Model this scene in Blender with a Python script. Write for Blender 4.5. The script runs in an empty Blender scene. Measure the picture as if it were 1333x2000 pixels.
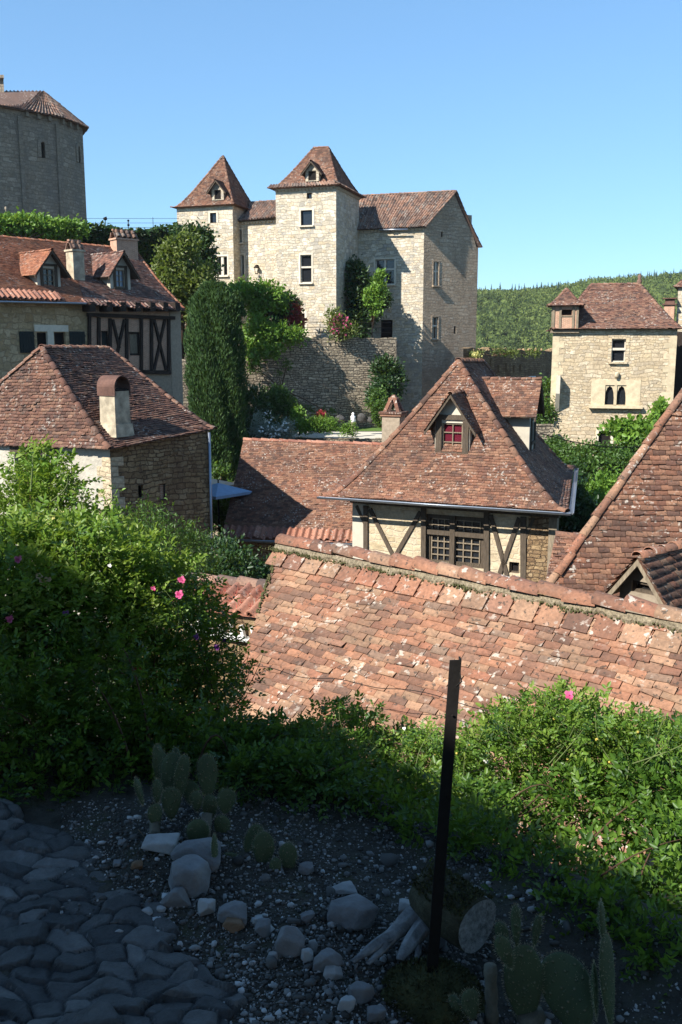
import bpy, math, random
import numpy as np
from mathutils import Vector
rng = np.random.default_rng(7)
random.seed(7)
SC = bpy.context.scene
COL = SC.collection
# ------------------------------------------------------------------ camera, world, sun
PITCH = math.radians(10.2)
FPX = 1800.0
cam_d = bpy.data.cameras.new('camera')
cam_d.sensor_fit = 'VERTICAL'; cam_d.sensor_height = 36.0; cam_d.sensor_width = 24.0
cam_d.lens = 36.0 * FPX / 2000.0
cam_d.clip_start = 0.05; cam_d.clip_end = 6000
cam = bpy.data.objects.new('camera', cam_d); COL.objects.link(cam)
cam.location = (0, 0, 0); cam.rotation_euler = (math.pi / 2 - PITCH, 0, 0)
SC.camera = cam
SUN_AZ, SUN_EL = math.radians(50), math.radians(39)      # direction the light travels: to the right and into the view
LIGHT = Vector((math.cos(SUN_EL) * math.sin(SUN_AZ), math.cos(SUN_EL) * math.cos(SUN_AZ), -math.sin(SUN_EL)))
sun_d = bpy.data.lights.new('sun', 'SUN'); sun_d.energy = 5.0; sun_d.angle = math.radians(0.5); sun_d.color = (1.0, 0.955, 0.885)
sun = bpy.data.objects.new('sun', sun_d); COL.objects.link(sun)
sun.rotation_euler = LIGHT.to_track_quat('-Z', 'Y').to_euler(); sun.location = (-20, -20, 30)
world = bpy.data.worlds.new('World'); SC.world = world; world.use_nodes = True
wn = world.node_tree.nodes; wl = world.node_tree.links
sky = wn.new('ShaderNodeTexSky'); sky.sky_type = 'NISHITA'; sky.sun_disc = False
sky.sun_elevation = SUN_EL; sky.sun_rotation = SUN_AZ + math.pi
sky.air_density = 1.0; sky.dust_density = 0.0; sky.ozone_density = 1.6; sky.altitude = 300
sky_g = wn.new('ShaderNodeGamma'); sky_g.inputs[1].default_value = 0.62; wl.new(sky.outputs[0], sky_g.inputs[0])
sky_t = wn.new('ShaderNodeMix'); sky_t.data_type = 'RGBA'; sky_t.blend_type = 'MULTIPLY'; sky_t.inputs[0].default_value = 1
sky_t.inputs[7].default_value = (0.62, 0.95, 1.25, 1); wl.new(sky_g.outputs[0], sky_t.inputs[6])
wl.new(sky_t.outputs[2], wn['Background'].inputs[0]); wn['Background'].inputs[1].default_value = 0.15
SC.view_settings.view_transform = 'Standard'; SC.view_settings.look = 'None'
SC.view_settings.exposure = 1.0; SC.view_settings.gamma = 1.0
SC.render.engine = 'CYCLES'
SC.cycles.max_bounces = 5; SC.cycles.diffuse_bounces = 3; SC.cycles.glossy_bounces = 2
SC.cycles.transmission_bounces = 3; SC.cycles.transparent_max_bounces = 6
SC.cycles.caustics_reflective = False; SC.cycles.caustics_refractive = False
SC.cycles.use_denoising = True
# ------------------------------------------------------------------ sight-line helpers (measure places from the photograph)
CT, ST = math.cos(PITCH), math.sin(PITCH)
def ray(px, py):
    xc = (px - 666.5) / FPX; yc = -(py - 1000.0) / FPX
    return np.array([xc, CT + yc * ST, -ST + yc * CT])
def W(px, py, Y):
    d = ray(px, py); return d * (Y / d[1])
def WZ(px, py, z):
    d = ray(px, py); return d * (z / d[2])
def Wplane(px, py, p0, n):
    d = ray(px, py); n = np.array(n, float); return d * (np.dot(p0, n) / np.dot(d, n))
def along(P, d, px, z):
    """distance t from plan point P along plan direction d until it shows at column px (height z)"""
    xc = (px - 666.5) / FPX
    return (xc * (P[1] * CT - z * ST) - P[0]) / (d[0] - xc * d[1] * CT)
def uvdir(deg):
    a = math.radians(deg)
    return np.array([math.cos(a), -math.sin(a)]), np.array([math.sin(a), math.cos(a)])
def v3(p, z): return np.array([p[0], p[1], z])
# ------------------------------------------------------------------ mesh builder
class MB:
    def __init__(s): s.V = []; s.F = []; s.R = []; s.U = []; s.n = 0
    def add(s, verts, faces, rnd=None, uv=None):
        verts = np.asarray(verts, float).reshape(-1, 3); faces = np.asarray(faces, int)
        if faces.ndim == 1: faces = faces[None]
        s.V.append(verts); s.F.append(faces + s.n); s.n += len(verts)
        m = len(faces)
        if rnd is None: r = np.full(m, rng.random())
        elif np.isscalar(rnd): r = np.full(m, rnd)
        else: r = np.asarray(rnd)
        s.R.append(r)
        s.U.append(np.zeros((len(verts), 2)) if uv is None else np.asarray(uv, float).reshape(-1, 2))
    def quad(s, a, b, c, d, rnd=None, uv=None):
        if uv is None:
            a_, b_, d_ = map(np.asarray, (a, b, d))
            w = np.linalg.norm(b_ - a_); h = np.linalg.norm(d_ - a_)
            uv = [(0, 0), (w, 0), (w, h), (0, h)]
        s.add([a, b, c, d], [[0, 1, 2, 3]], rnd, uv)
    def poly(s, pts, rnd=None, uv=None): s.add(pts, [list(range(len(pts)))], rnd, uv)
    def box(s, o, ax, ay, az, rnd=None):
        """box spanned from corner o by the three edge vectors"""
        o, ax, ay, az = (np.asarray(q, float) for q in (o, ax, ay, az))
        P = [o, o + ax, o + ax + ay, o + ay]; P += [p + az for p in P]
        lx, ly, lz = (np.linalg.norm(q) for q in (ax, ay, az)); r = rng.random() if rnd is None else rnd
        for f, (w, h) in (((0, 3, 2, 1), (ly, lx)), ((4, 5, 6, 7), (lx, ly)), ((0, 1, 5, 4), (lx, lz)), ((1, 2, 6, 5), (ly, lz)), ((2, 3, 7, 6), (lx, lz)), ((3, 0, 4, 7), (ly, lz))):
            s.quad(*[P[k] for k in f], rnd=r, uv=[(0, 0), (w, 0), (w, h), (0, h)])
    def tube(s, path, rad, n=8, cap=True, rnd=None):
        path = np.asarray(path, float); k = len(path)
        rad = np.full(k, rad) if np.isscalar(rad) else np.asarray(rad, float)
        T = np.gradient(path, axis=0); T /= np.linalg.norm(T, axis=1)[:, None] + 1e-9
        ref = np.array([0, 0, 1.0]) if abs(T[:, 2]).mean() < .85 else np.array([1.0, 0, 0])
        A = np.cross(T, ref); A /= np.linalg.norm(A, axis=1)[:, None] + 1e-9; B = np.cross(T, A)
        th = np.linspace(0, 2 * math.pi, n, endpoint=False)
        ring = path[:, None] + rad[:, None, None] * (np.cos(th)[None, :, None] * A[:, None] + np.sin(th)[None, :, None] * B[:, None])
        i, j = np.meshgrid(np.arange(k - 1), np.arange(n), indexing='ij'); j2 = (j + 1) % n
        F = np.stack([i * n + j, i * n + j2, (i + 1) * n + j2, (i + 1) * n + j], -1).reshape(-1, 4)
        L = np.r_[0, np.cumsum(np.linalg.norm(np.diff(path, axis=0), axis=1))]
        uv = np.stack([np.broadcast_to(th * rad.mean(), (k, n)), np.broadcast_to(L[:, None], (k, n))], -1)
        r = rng.random() if rnd is None else rnd
        b = s.n; s.add(ring.reshape(-1, 3), F, r, uv.reshape(-1, 2))
        if cap:
            s.F.append(np.array([list(range(n))[::-1]]) + b); s.R.append(np.array([r]))
            s.F.append(np.array([list(range(n))]) + b + (k - 1) * n); s.R.append(np.array([r]))
    def lathe(s, c, prof, n=16, rnd=None):
        """profile of (radius, height) pairs turned about the vertical through c"""
        c = np.asarray(c, float); th = np.linspace(0, 2 * math.pi, n, endpoint=False); k = len(prof)
        P = np.array([[c + (r * math.cos(t), r * math.sin(t), h) for t in th] for r, h in prof])
        i, j = np.meshgrid(np.arange(k - 1), np.arange(n), indexing='ij'); j2 = (j + 1) % n
        F = np.stack([i * n + j, i * n + j2, (i + 1) * n + j2, (i + 1) * n + j], -1).reshape(-1, 4)
        s.add(P.reshape(-1, 3), F, rng.random() if rnd is None else rnd)
    def blob(s, c, r, sub=2, amp=.15, seed=None, flat=None, rnd=None):
        """lumpy stone: a displaced icosphere with some planed-off sides"""
        V, F = ICO[sub]; g = np.random.default_rng(rng.integers(1 << 30) if seed is None else seed)
        d = V.copy(); q = np.full(len(d), 1. if flat is None or flat < 15 else .9)
        for _ in range(flat if flat is not None else 6):
            n = g.normal(size=3) if flat is None or flat < 15 or _ > 5 else np.array([[0, 0, 1.], [1, .15, 0], [-1, .1, .1], [.1, 1, 0], [-.1, -1, .12], [0, .2, -1.]])[_] + g.normal(0, .12, 3); n /= np.linalg.norm(n); h = g.uniform(.62, .92) if flat is None or flat < 15 else g.uniform(.45, .72)
            t = d @ n; q = np.where(t > 0, np.minimum(q, h / np.maximum(t, 1e-3)), q)
        q = q + amp * (np.sin(d @ g.normal(size=3) * 3 + g.random() * 6) * .5 + np.sin(d @ g.normal(size=3) * 7 + 2) * .25)
        r = np.asarray(r, float) * np.ones(3); a = g.random() * 6.28; ca, sa = math.cos(a), math.sin(a)
        P = d * q[:, None] * r; s.add(np.asarray(c) + P, F, rng.random() if rnd is None else rnd)
    def mesh(s, base, smooth=False):
        me = bpy.data.meshes.new('m'); V = np.concatenate(s.V) - np.asarray(base)
        U = np.concatenate(s.U)
        loops = np.concatenate([f.ravel() for f in s.F]); tot = np.concatenate([np.full(len(f), f.shape[1]) for f in s.F])
        R = np.concatenate(s.R)
        me.vertices.add(len(V)); me.vertices.foreach_set('co', V.astype(np.float32).ravel())
        me.loops.add(len(loops)); me.loops.foreach_set('vertex_index', loops.astype(np.int32))
        me.polygons.add(len(tot)); me.polygons.foreach_set('loop_start', np.r_[0, np.cumsum(tot)[:-1]].astype(np.int32))
        me.polygons.foreach_set('loop_total', tot.astype(np.int32))
        if smooth: me.polygons.foreach_set('use_smooth', np.ones(len(tot), bool))
        a = me.attributes.new('rnd', 'FLOAT', 'FACE'); a.data.foreach_set('value', R.astype(np.float32))
        if len(U) == len(V):
            ul = me.uv_layers.new(name='uv'); ul.data.foreach_set('uv', U[loops].astype(np.float32).ravel())
        me.update(calc_edges=True); me.validate(); return me
def ico(sub):
    import bmesh
    bm = bmesh.new(); bmesh.ops.create_icosphere(bm, subdivisions=sub, radius=1)
    bm.verts.ensure_lookup_table(); V = np.array([v.co[:] for v in bm.verts]); F = np.array([[v.index for v in f.verts] for f in bm.faces]); bm.free(); return V, F
ICO = {1: ico(1), 2: ico(2), 3: ico(3), 4: ico(4)}
BASE = {}
def tag(o, label=None, cat=None, group=None, kind=None):
    if label: o['label'] = label
    if cat: o['category'] = cat
    if group: o['group'] = group
    if kind: o['kind'] = kind
    return o
def thing(name, label, cat, base, group=None):
    o = bpy.data.objects.new(name, None); COL.objects.link(o); o.location = [float(b) for b in base]
    o.empty_display_size = .2; BASE[o.name] = np.asarray(base, float); return tag(o, label, cat, group)
def part(name, mb, mat, parent, smooth=False, label=None):
    b = BASE[parent.name]; o = bpy.data.objects.new(name, mb.mesh(b, smooth)); COL.objects.link(o)
    o.parent = parent; o.data.materials.append(mat); o.data.name = name; BASE[o.name] = b
    if label: o['label'] = label
    return o
def single(name, mb, mat, base, label=None, cat=None, group=None, kind=None, smooth=False):
    o = bpy.data.objects.new(name, mb.mesh(base, smooth)); COL.objects.link(o); o.location = [float(b) for b in base]
    o.data.materials.append(mat); o.data.name = name; BASE[o.name] = np.asarray(base, float); return tag(o, label, cat, group, kind)
def copy_tree(o, parent=None):
    c = o.copy(); COL.objects.link(c); BASE[c.name] = BASE[o.name]
    if parent: c.parent = parent
    for ch in list(o.children): copy_tree(ch, c)
    return c
# ------------------------------------------------------------------ materials
class NT:
    def __init__(s, name, rough=.9, spec=.25):
        s.m = bpy.data.materials.new(name); s.m.use_nodes = True; s.t = s.m.node_tree; s.b = s.t.nodes['Principled BSDF']
        s.b.inputs['Roughness'].default_value = rough; s.b.inputs['Specular IOR Level'].default_value = spec
    def n(s, typ, **kw):
        nd = s.t.nodes.new(typ)
        for k, v in kw.items(): setattr(nd, k, v)
        return nd
    def l(s, a, b): s.t.links.new(a, b)
    def setin(s, nd, i, v):
        if hasattr(v, 'links') or isinstance(v, bpy.types.NodeSocket): s.l(v, nd.inputs[i])
        else: nd.inputs[i].default_value = v
    def attr(s): return s.n('ShaderNodeAttribute', attribute_name='rnd').outputs['Fac']
    def obj(s): return s.n('ShaderNodeTexCoord').outputs['Object']
    def uv(s): return s.n('ShaderNodeUVMap', uv_map='uv').outputs[0]
    def mapping(s, vec, scale): nd = s.n('ShaderNodeMapping'); s.l(vec, nd.inputs[0]); nd.inputs['Scale'].default_value = scale; return nd.outputs[0]
    def noise(s, vec, scale, detail=4, rough=.6, out='Fac'):
        nd = s.n('ShaderNodeTexNoise'); s.l(vec, nd.inputs['Vector']); nd.inputs['Scale'].default_value = scale
        nd.inputs['Detail'].default_value = detail; nd.inputs['Roughness'].default_value = rough; return nd.outputs[out]
    def ramp(s, fac, stops, interp='LINEAR'):
        nd = s.n('ShaderNodeValToRGB'); cr = nd.color_ramp; cr.interpolation = interp
        while len(cr.elements) < len(stops): cr.elements.new(.5)
        for e, (p, c) in zip(cr.elements, stops): e.position = p; e.color = (*c, 1) if len(c) == 3 else c
        s.l(fac, nd.inputs[0]); return nd.outputs[0]
    def mix(s, fac, a, b, mode='MIX'):
        nd = s.n('ShaderNodeMix', data_type='RGBA', blend_type=mode)
        s.setin(nd, 0, fac)
        for i, v in ((6, a), (7, b)):
            if isinstance(v, tuple): nd.inputs[i].default_value = (*v, 1) if len(v) == 3 else v
            else: s.l(v, nd.inputs[i])
        return nd.outputs[2]
    def math(s, op, a, b=0.0, clamp=False):
        nd = s.n('ShaderNodeMath', operation=op, use_clamp=clamp); s.setin(nd, 0, a); s.setin(nd, 1, b); return nd.outputs[0]
    def bump(s, h, strength=.5, dist=.02):
        nd = s.n('ShaderNodeBump'); nd.inputs['Strength'].default_value = strength; nd.inputs['Distance'].default_value = dist
        s.l(h, nd.inputs['Height']); s.l(nd.outputs[0], s.b.inputs['Normal'])
    def col(s, c):
        if isinstance(c, tuple): s.b.inputs['Base Color'].default_value = (*c, 1)
        else: s.l(c, s.b.inputs['Base Color'])
        return s.m
G1 = (.5, .5, .5)
def mat_tile(name, cols, lichen=.0, dark=.5, spots=60., stain=1.2):
    t = NT(name, .88, .2); o = t.obj()
    k = len(cols); c = t.ramp(t.attr(), [(i / (k - 1), cc) for i, cc in enumerate(cols)])
    c = t.mix(.85, c, t.ramp(t.noise(o, 26, 3), [(.3, (.35, .35, .35)), (.7, (.62, .6, .58))]), 'OVERLAY')
    c = t.mix(t.math('MULTIPLY', t.ramp(t.noise(o, stain, 4, .65), [(.45, (0, 0, 0)), (.68, (1, 1, 1))]), dark), c, (.055, .042, .036))
    if lichen:
        m = t.ramp(t.noise(o, spots, 3, .55), [(.575, (0, 0, 0)), (.63, (1, 1, 1))])
        m2 = t.ramp(t.noise(o, spots * .13, 3, .6), [(.47, (.04, .04, .04)), (.60, (1, 1, 1))])
        f = t.math('MULTIPLY', t.math('MULTIPLY', m, m2), lichen)
        c = t.mix(f, c, (.50, .46, .395))
        m3 = t.ramp(t.noise(o, spots * 1.7, 2, .5), [(.62, (0, 0, 0)), (.67, (1, 1, 1))])
        c = t.mix(t.math('MULTIPLY', m3, .75), c, (.045, .04, .034))
    t.bump(t.noise(o, 35, 4), .5, .012); return t.col(c)
def mat_stone(name, cols, mortar, sw=.34, sh=.2, joint=.06, bump=.8, stain=.35, staincol=(.10, .085, .065), rnd=1.0, dist=.03, distort=.16):
    """roughly coursed masonry: stones of uneven length and height in wavering courses"""
    t = NT(name, .93, .15); u = t.uv()
    def warp(vec, scale, amp, det=2):
        n = t.noise(vec, scale, det, .55, 'Color'); s = t.n('ShaderNodeVectorMath', operation='SUBTRACT'); t.l(n, s.inputs[0]); s.inputs[1].default_value = (.5, .5, .5)
        m = t.n('ShaderNodeVectorMath', operation='MULTIPLY_ADD'); t.l(s.outputs[0], m.inputs[0]); m.inputs[1].default_value = amp; t.l(vec, m.inputs[2]); return m.outputs[0]
    v = warp(u, .9, (.5, .34 * distort / .16, 0)); v = warp(v, 1 / sw, (sw * 1.0, sh * 1.1 * distort / .16, 0)); v = warp(v, 3.2 / sh, (sh * .34, sh * .30, 0), 3)
    def brick(vec, w, h):
        k = t.n('ShaderNodeTexBrick'); t.l(vec, k.inputs['Vector']); k.offset = .5; k.offset_frequency = 2; k.squash = .7; k.squash_frequency = 3
        for q, cc in ((1, (0, 0, 0, 1)), (2, (1, 1, 1, 1)), (3, (.4, .4, .4, 1))): k.inputs[q].default_value = cc
        for nm, val in (('Scale', 1), ('Mortar Size', joint * sh * 1.6), ('Mortar Smooth', .6), ('Brick Width', w), ('Row Height', h)): k.inputs[nm].default_value = val
        return k
    k1 = brick(v, sw, sh); k2 = brick(v, sw * 1.45, sh * 1.42); pick = t.ramp(t.noise(u, .55, 2), [(.5, (0, 0, 0)), (.52, (1, 1, 1))])
    tone = t.mix(pick, k1.outputs[0], k2.outputs[0]); mort = t.mix(pick, k1.outputs[1], k2.outputs[1])
    k = len(cols); c = t.ramp(tone, [(i / (k - 1), cc) for i, cc in enumerate(cols)])
    fine = t.noise(u, 9, 5, .65); mid = t.noise(u, 2.6, 4, .6)
    c = t.mix(.8, c, t.ramp(fine, [(.3, (.33, .33, .33)), (.7, (.64, .63, .61))]), 'OVERLAY')
    c = t.mix(.6, c, t.ramp(mid, [(.3, (.36, .35, .33)), (.7, (.62, .62, .62))]), 'OVERLAY')
    c = t.mix(mort, c, mortar)
    big = t.ramp(t.noise(t.mapping(u, (1, .42, 1)), .6, 5, .7), [(.44, (0, 0, 0)), (.70, (1, 1, 1))])
    c = t.mix(t.math('MULTIPLY', big, stain), c, staincol)
    h = t.math('SUBTRACT', t.math('MULTIPLY', fine, .9), t.math('MULTIPLY', mort, .9)); h = t.math('ADD', h, t.math('MULTIPLY', tone, .7)); h = t.math('ADD', h, t.math('MULTIPLY', mid, .5))
    t.bump(h, bump, dist); return t.col(c)
def mat_plain(name, c, rough=.85, var=.25, scale=12., bump=.3, dist=.01, spec=.25, metal=0.):
    t = NT(name, rough, spec); o = t.obj(); t.b.inputs['Metallic'].default_value = metal
    n = t.noise(o, scale, 5, .62)
    a = tuple(x * (1 - var) for x in c); b = tuple(min(1, x * (1 + var)) for x in c)
    cc = t.mix(t.math('MULTIPLY', t.math('SUBTRACT', t.attr(), .5), .5), t.ramp(n, [(.3, a), (.7, b)]), tuple(x * .45 for x in c))
    if bump: t.bump(n, bump, dist)
    return t.col(cc)
def mat_wood(name, c):
    t = NT(name, .85, .2); o = t.obj(); n = t.noise(t.mapping(o, (9, 9, 1.2)), 3.5, 5, .7)
    t.bump(n, .6, .01); return t.col(t.ramp(n, [(.28, tuple(x * .45 for x in c)), (.72, tuple(x * 1.4 for x in c))]))
def mat_brick(name, c1, c2, mortar, w=.22, h=.055):
    t = NT(name, .92, .15); b = t.n('ShaderNodeTexBrick'); t.l(t.uv(), b.inputs['Vector'])
    for i, c in ((1, c1), (2, c2), (3, mortar)): b.inputs[i].default_value = (*c, 1)
    b.inputs['Scale'].default_value = 1; b.inputs['Mortar Size'].default_value = .012; b.inputs['Brick Width'].default_value = w; b.inputs['Row Height'].default_value = h
    c = t.mix(.7, b.outputs[0], t.ramp(t.noise(t.uv(), 5, 5), [(.3, (.36, .36, .36)), (.7, (.62, .62, .62))]), 'OVERLAY')
    t.bump(b.outputs[1], -.5, .01); return t.col(c)
def mat_leaf(name, cols, transl=.35, rough=.45, spec=.35):
    t = NT(name, rough, spec); k = len(cols)
    c = t.ramp(t.attr(), [(i / (k - 1), cc) for i, cc in enumerate(cols)]); t.col(c)
    tr = t.n('ShaderNodeBsdfTranslucent'); t.l(t.mix(.6, c, (.30, .42, .03)), tr.inputs[0])
    ms = t.n('ShaderNodeMixShader'); ms.inputs[0].default_value = transl
    t.l(t.b.outputs[0], ms.inputs[1]); t.l(tr.outputs[0], ms.inputs[2]); t.l(ms.outputs[0], t.t.nodes['Material Output'].inputs[0]); return t.m
def mat_glass(name, c=(.015, .017, .02), rough=.06):
    t = NT(name, rough, .6); o = t.obj(); t.bump(t.noise(o, 2.5, 2), .06, .02); return t.col(c)
TILE_C = [(0.071, 0.042, 0.035), (0.122, 0.063, 0.047), (0.168, 0.084, 0.059), (0.202, 0.105, 0.071), (0.139, 0.074, 0.057), (0.244, 0.139, 0.092), (0.092, 0.060, 0.052)]
M = {}
M['tile_near'] = mat_tile('clay_tile_lichen', [(.12, .07, .052), (.235, .115, .072), (.30, .15, .092), (.245, .155, .10), (.335, .20, .128), (.145, .085, .062), (.265, .12, .075), (.19, .13, .095)], 0.68, .5, 12., 1.8)
M['tile'] = mat_tile('clay_tile', TILE_C, .55, .3, 9., 1.0)
M['tile_mid'] = mat_tile('clay_tile_mid', [(.10, .055, .040), (.17, .083, .054), (.235, .112, .070), (.20, .108, .070), (.285, .155, .098), (.115, .065, .050), (.185, .084, .054)], .75, .55, 13., .9)
M['tile_red'] = mat_tile('clay_tile_orange', [(.19, .075, .045), (.28, .11, .06), (.34, .14, .075), (.23, .088, .05), (.38, .17, .095), (.15, .07, .045)], .4, .3, 8., .5)
M['tile_dark'] = mat_tile('clay_tile_weathered', [(.075, .043, .037), (.135, .07, .055), (.19, .092, .066), (.25, .125, .09), (.11, .066, .056), (.29, .2, .165)], .7, .4, 7., .7)
M['canal'] = mat_tile('canal_tile', [(.09, .062, .052), (.17, .105, .08), (.23, .14, .10), (.30, .17, .115), (.13, .10, .085), (.26, .2, .16)], .5, .35, 7., .8)
M['canal_red'] = mat_tile('canal_tile_red', [(.22, .09, .06), (.31, .14, .09), (.37, .185, .125), (.18, .08, .06)], .4, .25, 10., 1.)
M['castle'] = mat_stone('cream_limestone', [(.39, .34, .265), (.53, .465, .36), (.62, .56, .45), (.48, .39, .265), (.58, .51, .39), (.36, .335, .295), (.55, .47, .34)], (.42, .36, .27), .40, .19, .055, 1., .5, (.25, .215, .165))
M['gable'] = mat_stone('brown_limestone', [(.38, .29, .20), (.46, .36, .26), (.42, .31, .21), (.5, .41, .31)], (.40, .31, .22), .36, .2, .07, 1.0, .55, (.20, .145, .10), dist=.06)  # browner, darker stone than the other castle walls
M['house_stone'] = mat_stone('ochre_limestone', [(.44, .355, .235), (.56, .465, .325), (.49, .39, .25), (.40, .335, .245), (.62, .54, .395)], (.40, .32, .21), .34, .15, .07, 1., .4, (.26, .19, .12))
M['rubble'] = mat_stone('dry_rubble', [(.22, .185, .14), (.33, .275, .2), (.44, .37, .27), (.28, .225, .16), (.50, .42, .31)], (.09, .075, .058), .34, .15, .12, 1.0, .35, (.12, .105, .08), dist=.06)
M['brown_stone'] = mat_stone('brown_rubble', [(.27, .185, .10), (.36, .255, .14), (.22, .145, .08), (.42, .315, .185)], (.13, .09, .055), .24, .12, .09, 1.0, .9, (.10, .055, .033), dist=.07)
M['old_stone'] = mat_stone('old_house_stone', [(.32, .23, .125), (.42, .305, .17), (.48, .365, .225), (.35, .235, .12)], (.31, .225, .13), .40, .25, .07, .8, .3, (.2, .15, .09))
M['church'] = mat_stone('grey_ashlar', [(.20, .165, .125), (.28, .235, .18), (.23, .185, .135), (.34, .29, .225)], (.17, .145, .11), .55, .26, .07, .8, .6, (.15, .135, .12), distort=.05)
M['infill'] = mat_stone('infill_stone', [(.46, .375, .25), (.53, .445, .31), (.43, .345, .22), (.52, .45, .33)], (.46, .385, .27), .36, .2, .08, .55, .3, (.3, .22, .14), distort=.10)
M['ashlar'] = mat_plain('dressed_stone', (.60, .53, .41), .9, .12, 5, .3)
M['house_ashlar'] = mat_plain('warm_dressed_stone', (.50, .41, .27), .9, .2, 4, .4)
M['plaster'] = mat_plain('lime_plaster', (.41, .375, .305), .95, .14, 3.5, 1.0, .06)
M['plaster_w'] = mat_plain('pale_plaster', (.50, .45, .355), .95, .1, 3, .3, .02)
M['chimney'] = mat_plain('chimney_render', (.40, .335, .235), .95, .45, 3.5, .7, .03)
M['concrete'] = mat_plain('grey_render', (.29, .235, .17), .95, .2, 9, .6, .02)
M['wood'] = mat_wood('weathered_oak', (.085, .065, .046))
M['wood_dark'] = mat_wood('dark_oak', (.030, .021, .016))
M['wood_l'] = mat_wood('grey_oak', (.22, .175, .12))
M['frame'] = mat_plain('painted_frame', (.52, .47, .38), .7, .1, 6, .1)
M['white'] = mat_plain('white_paint', (.75, .74, .70), .6, .05, 6, .1)
M['brick'] = mat_brick('narrow_brick', (.44, .215, .135), (.34, .155, .095), (.45, .34, .24))
M['zinc'] = mat_plain('zinc_gutter', (.28, .31, .35), .35, .12, 6, .05, .01, .5, .7)
M['iron'] = mat_plain('rusty_iron', (.010, .0085, .0075), .8, .3, 40, .3, .004)
M['rust'] = mat_plain('rusted_sheet', (.12, .062, .045), .8, .4, 4, .3, .01)
M['glass'] = mat_glass('dark_glass')
M['glass_b'] = mat_glass('sky_glass', (.16, .21, .28), .2)
M['dark'] = mat_plain('dark_interior', (.012, .010, .009), 1, .1, 4, 0)
M['red_cloth'] = mat_plain('red_curtain', (.10, .004, .015), .9, .2, 9, .2)
M['shutter'] = mat_wood('black_green_shutter', (.022, .028, .026))
M['mossy_mortar'] = mat_plain('mossy_mortar', (.20, .165, .11), .95, .6, 35, .8, .02)
M['gravel'] = mat_plain('terrace_gravel', (.30, .26, .19), .95, .2, 20, .4)
M['moss'] = mat_plain('moss', (.075, .075, .03), 1, .5, 30, .8, .02)
# ------------------------------------------------------------------ walls, windows, roofs
class Wall:
    """upright wall from plan point A to B (left to right as seen from outside)"""
    def __init__(s, A, B, z0, z1):
        s.A = np.array(A[:2], float); s.B = np.array(B[:2], float); s.z0 = z0; s.z1 = z1
        d = s.B - s.A; s.len = np.linalg.norm(d); s.d = d / s.len; s.n = np.array([s.d[1], -s.d[0]]); s.op = []
    def P(s, a, z, o=0.): q = s.A + s.d * a + s.n * o; return np.array([q[0], q[1], z])
    def uv(s, px, py, o=0.):
        p = Wplane(px, py, s.P(0, 0, o), (s.n[0], s.n[1], 0)); return float(np.dot(p[:2] - s.A, s.d)), float(p[2])
    def box(s, mb, a0, a1, z0, z1, o0, o1, rnd=None):
        mb.box(s.P(a0, z0, o0), v3(s.d * (a1 - a0), 0), v3(s.n * (o1 - o0), 0), (0, 0, z1 - z0), rnd)
    def beam(s, mb, a0, z0, a1, z1, w, o0, o1):
        L = math.hypot(a1 - a0, z1 - z0); ca, sa = (a1 - a0) / L, (z1 - z0) / L
        mb.box(s.P(a0 + sa * w / 2, z0 - ca * w / 2, o0), v3(s.d * (a1 - a0), z1 - z0), v3(s.d * (-sa * w), ca * w), v3(s.n * (o1 - o0), 0))
    def beam_px(s, mb, x0, y0, x1, y1, w, o0, o1):
        a0, z0 = s.uv(x0, y0, o1); a1, z1 = s.uv(x1, y1, o1); s.beam(mb, a0, z0, a1, z1, w, o0, o1)
    def fill(s, mb, prof=None, reveal=.28):
        """prof: [(a, top z)] roofline; openings get reveals"""
        prof = prof or [(0, s.z1), (s.len, s.z1)]; pa = [p[0] for p in prof]; pz = [p[1] for p in prof]
        br = sorted(set([0, s.len] + pa + [q for o in s.op for q in o[:2]]))
        r = rng.random()
        for a, b in zip(br[:-1], br[1:]):
            if b - a < 1e-6: continue
            m = (a + b) / 2; ops = sorted((o[2], o[3]) for o in s.op if o[0] < m < o[1]); z = s.z0
            for lo, hi in ops + [(None, None)]:
                t0, t1 = (lo, lo) if lo is not None else (np.interp(a + 1e-7, pa, pz), np.interp(b - 1e-7, pa, pz))
                mb.quad(s.P(a, z), s.P(b, z), s.P(b, t1), s.P(a, t0), r, [(a, z), (b, z), (b, t1), (a, t0)])
                z = hi
        for a, b, lo, hi in (o[:4] for o in s.op):
            for p, q in (((a, lo), (a, hi)), ((b, hi), (b, lo)), ((a, hi), (b, hi)), ((b, lo), (a, lo))):
                mb.quad(s.P(*p), s.P(*q), s.P(*q, -reveal), s.P(*p, -reveal), r, [p, q, (q[0] + reveal, q[1]), (p[0] + reveal, p[1])])
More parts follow.
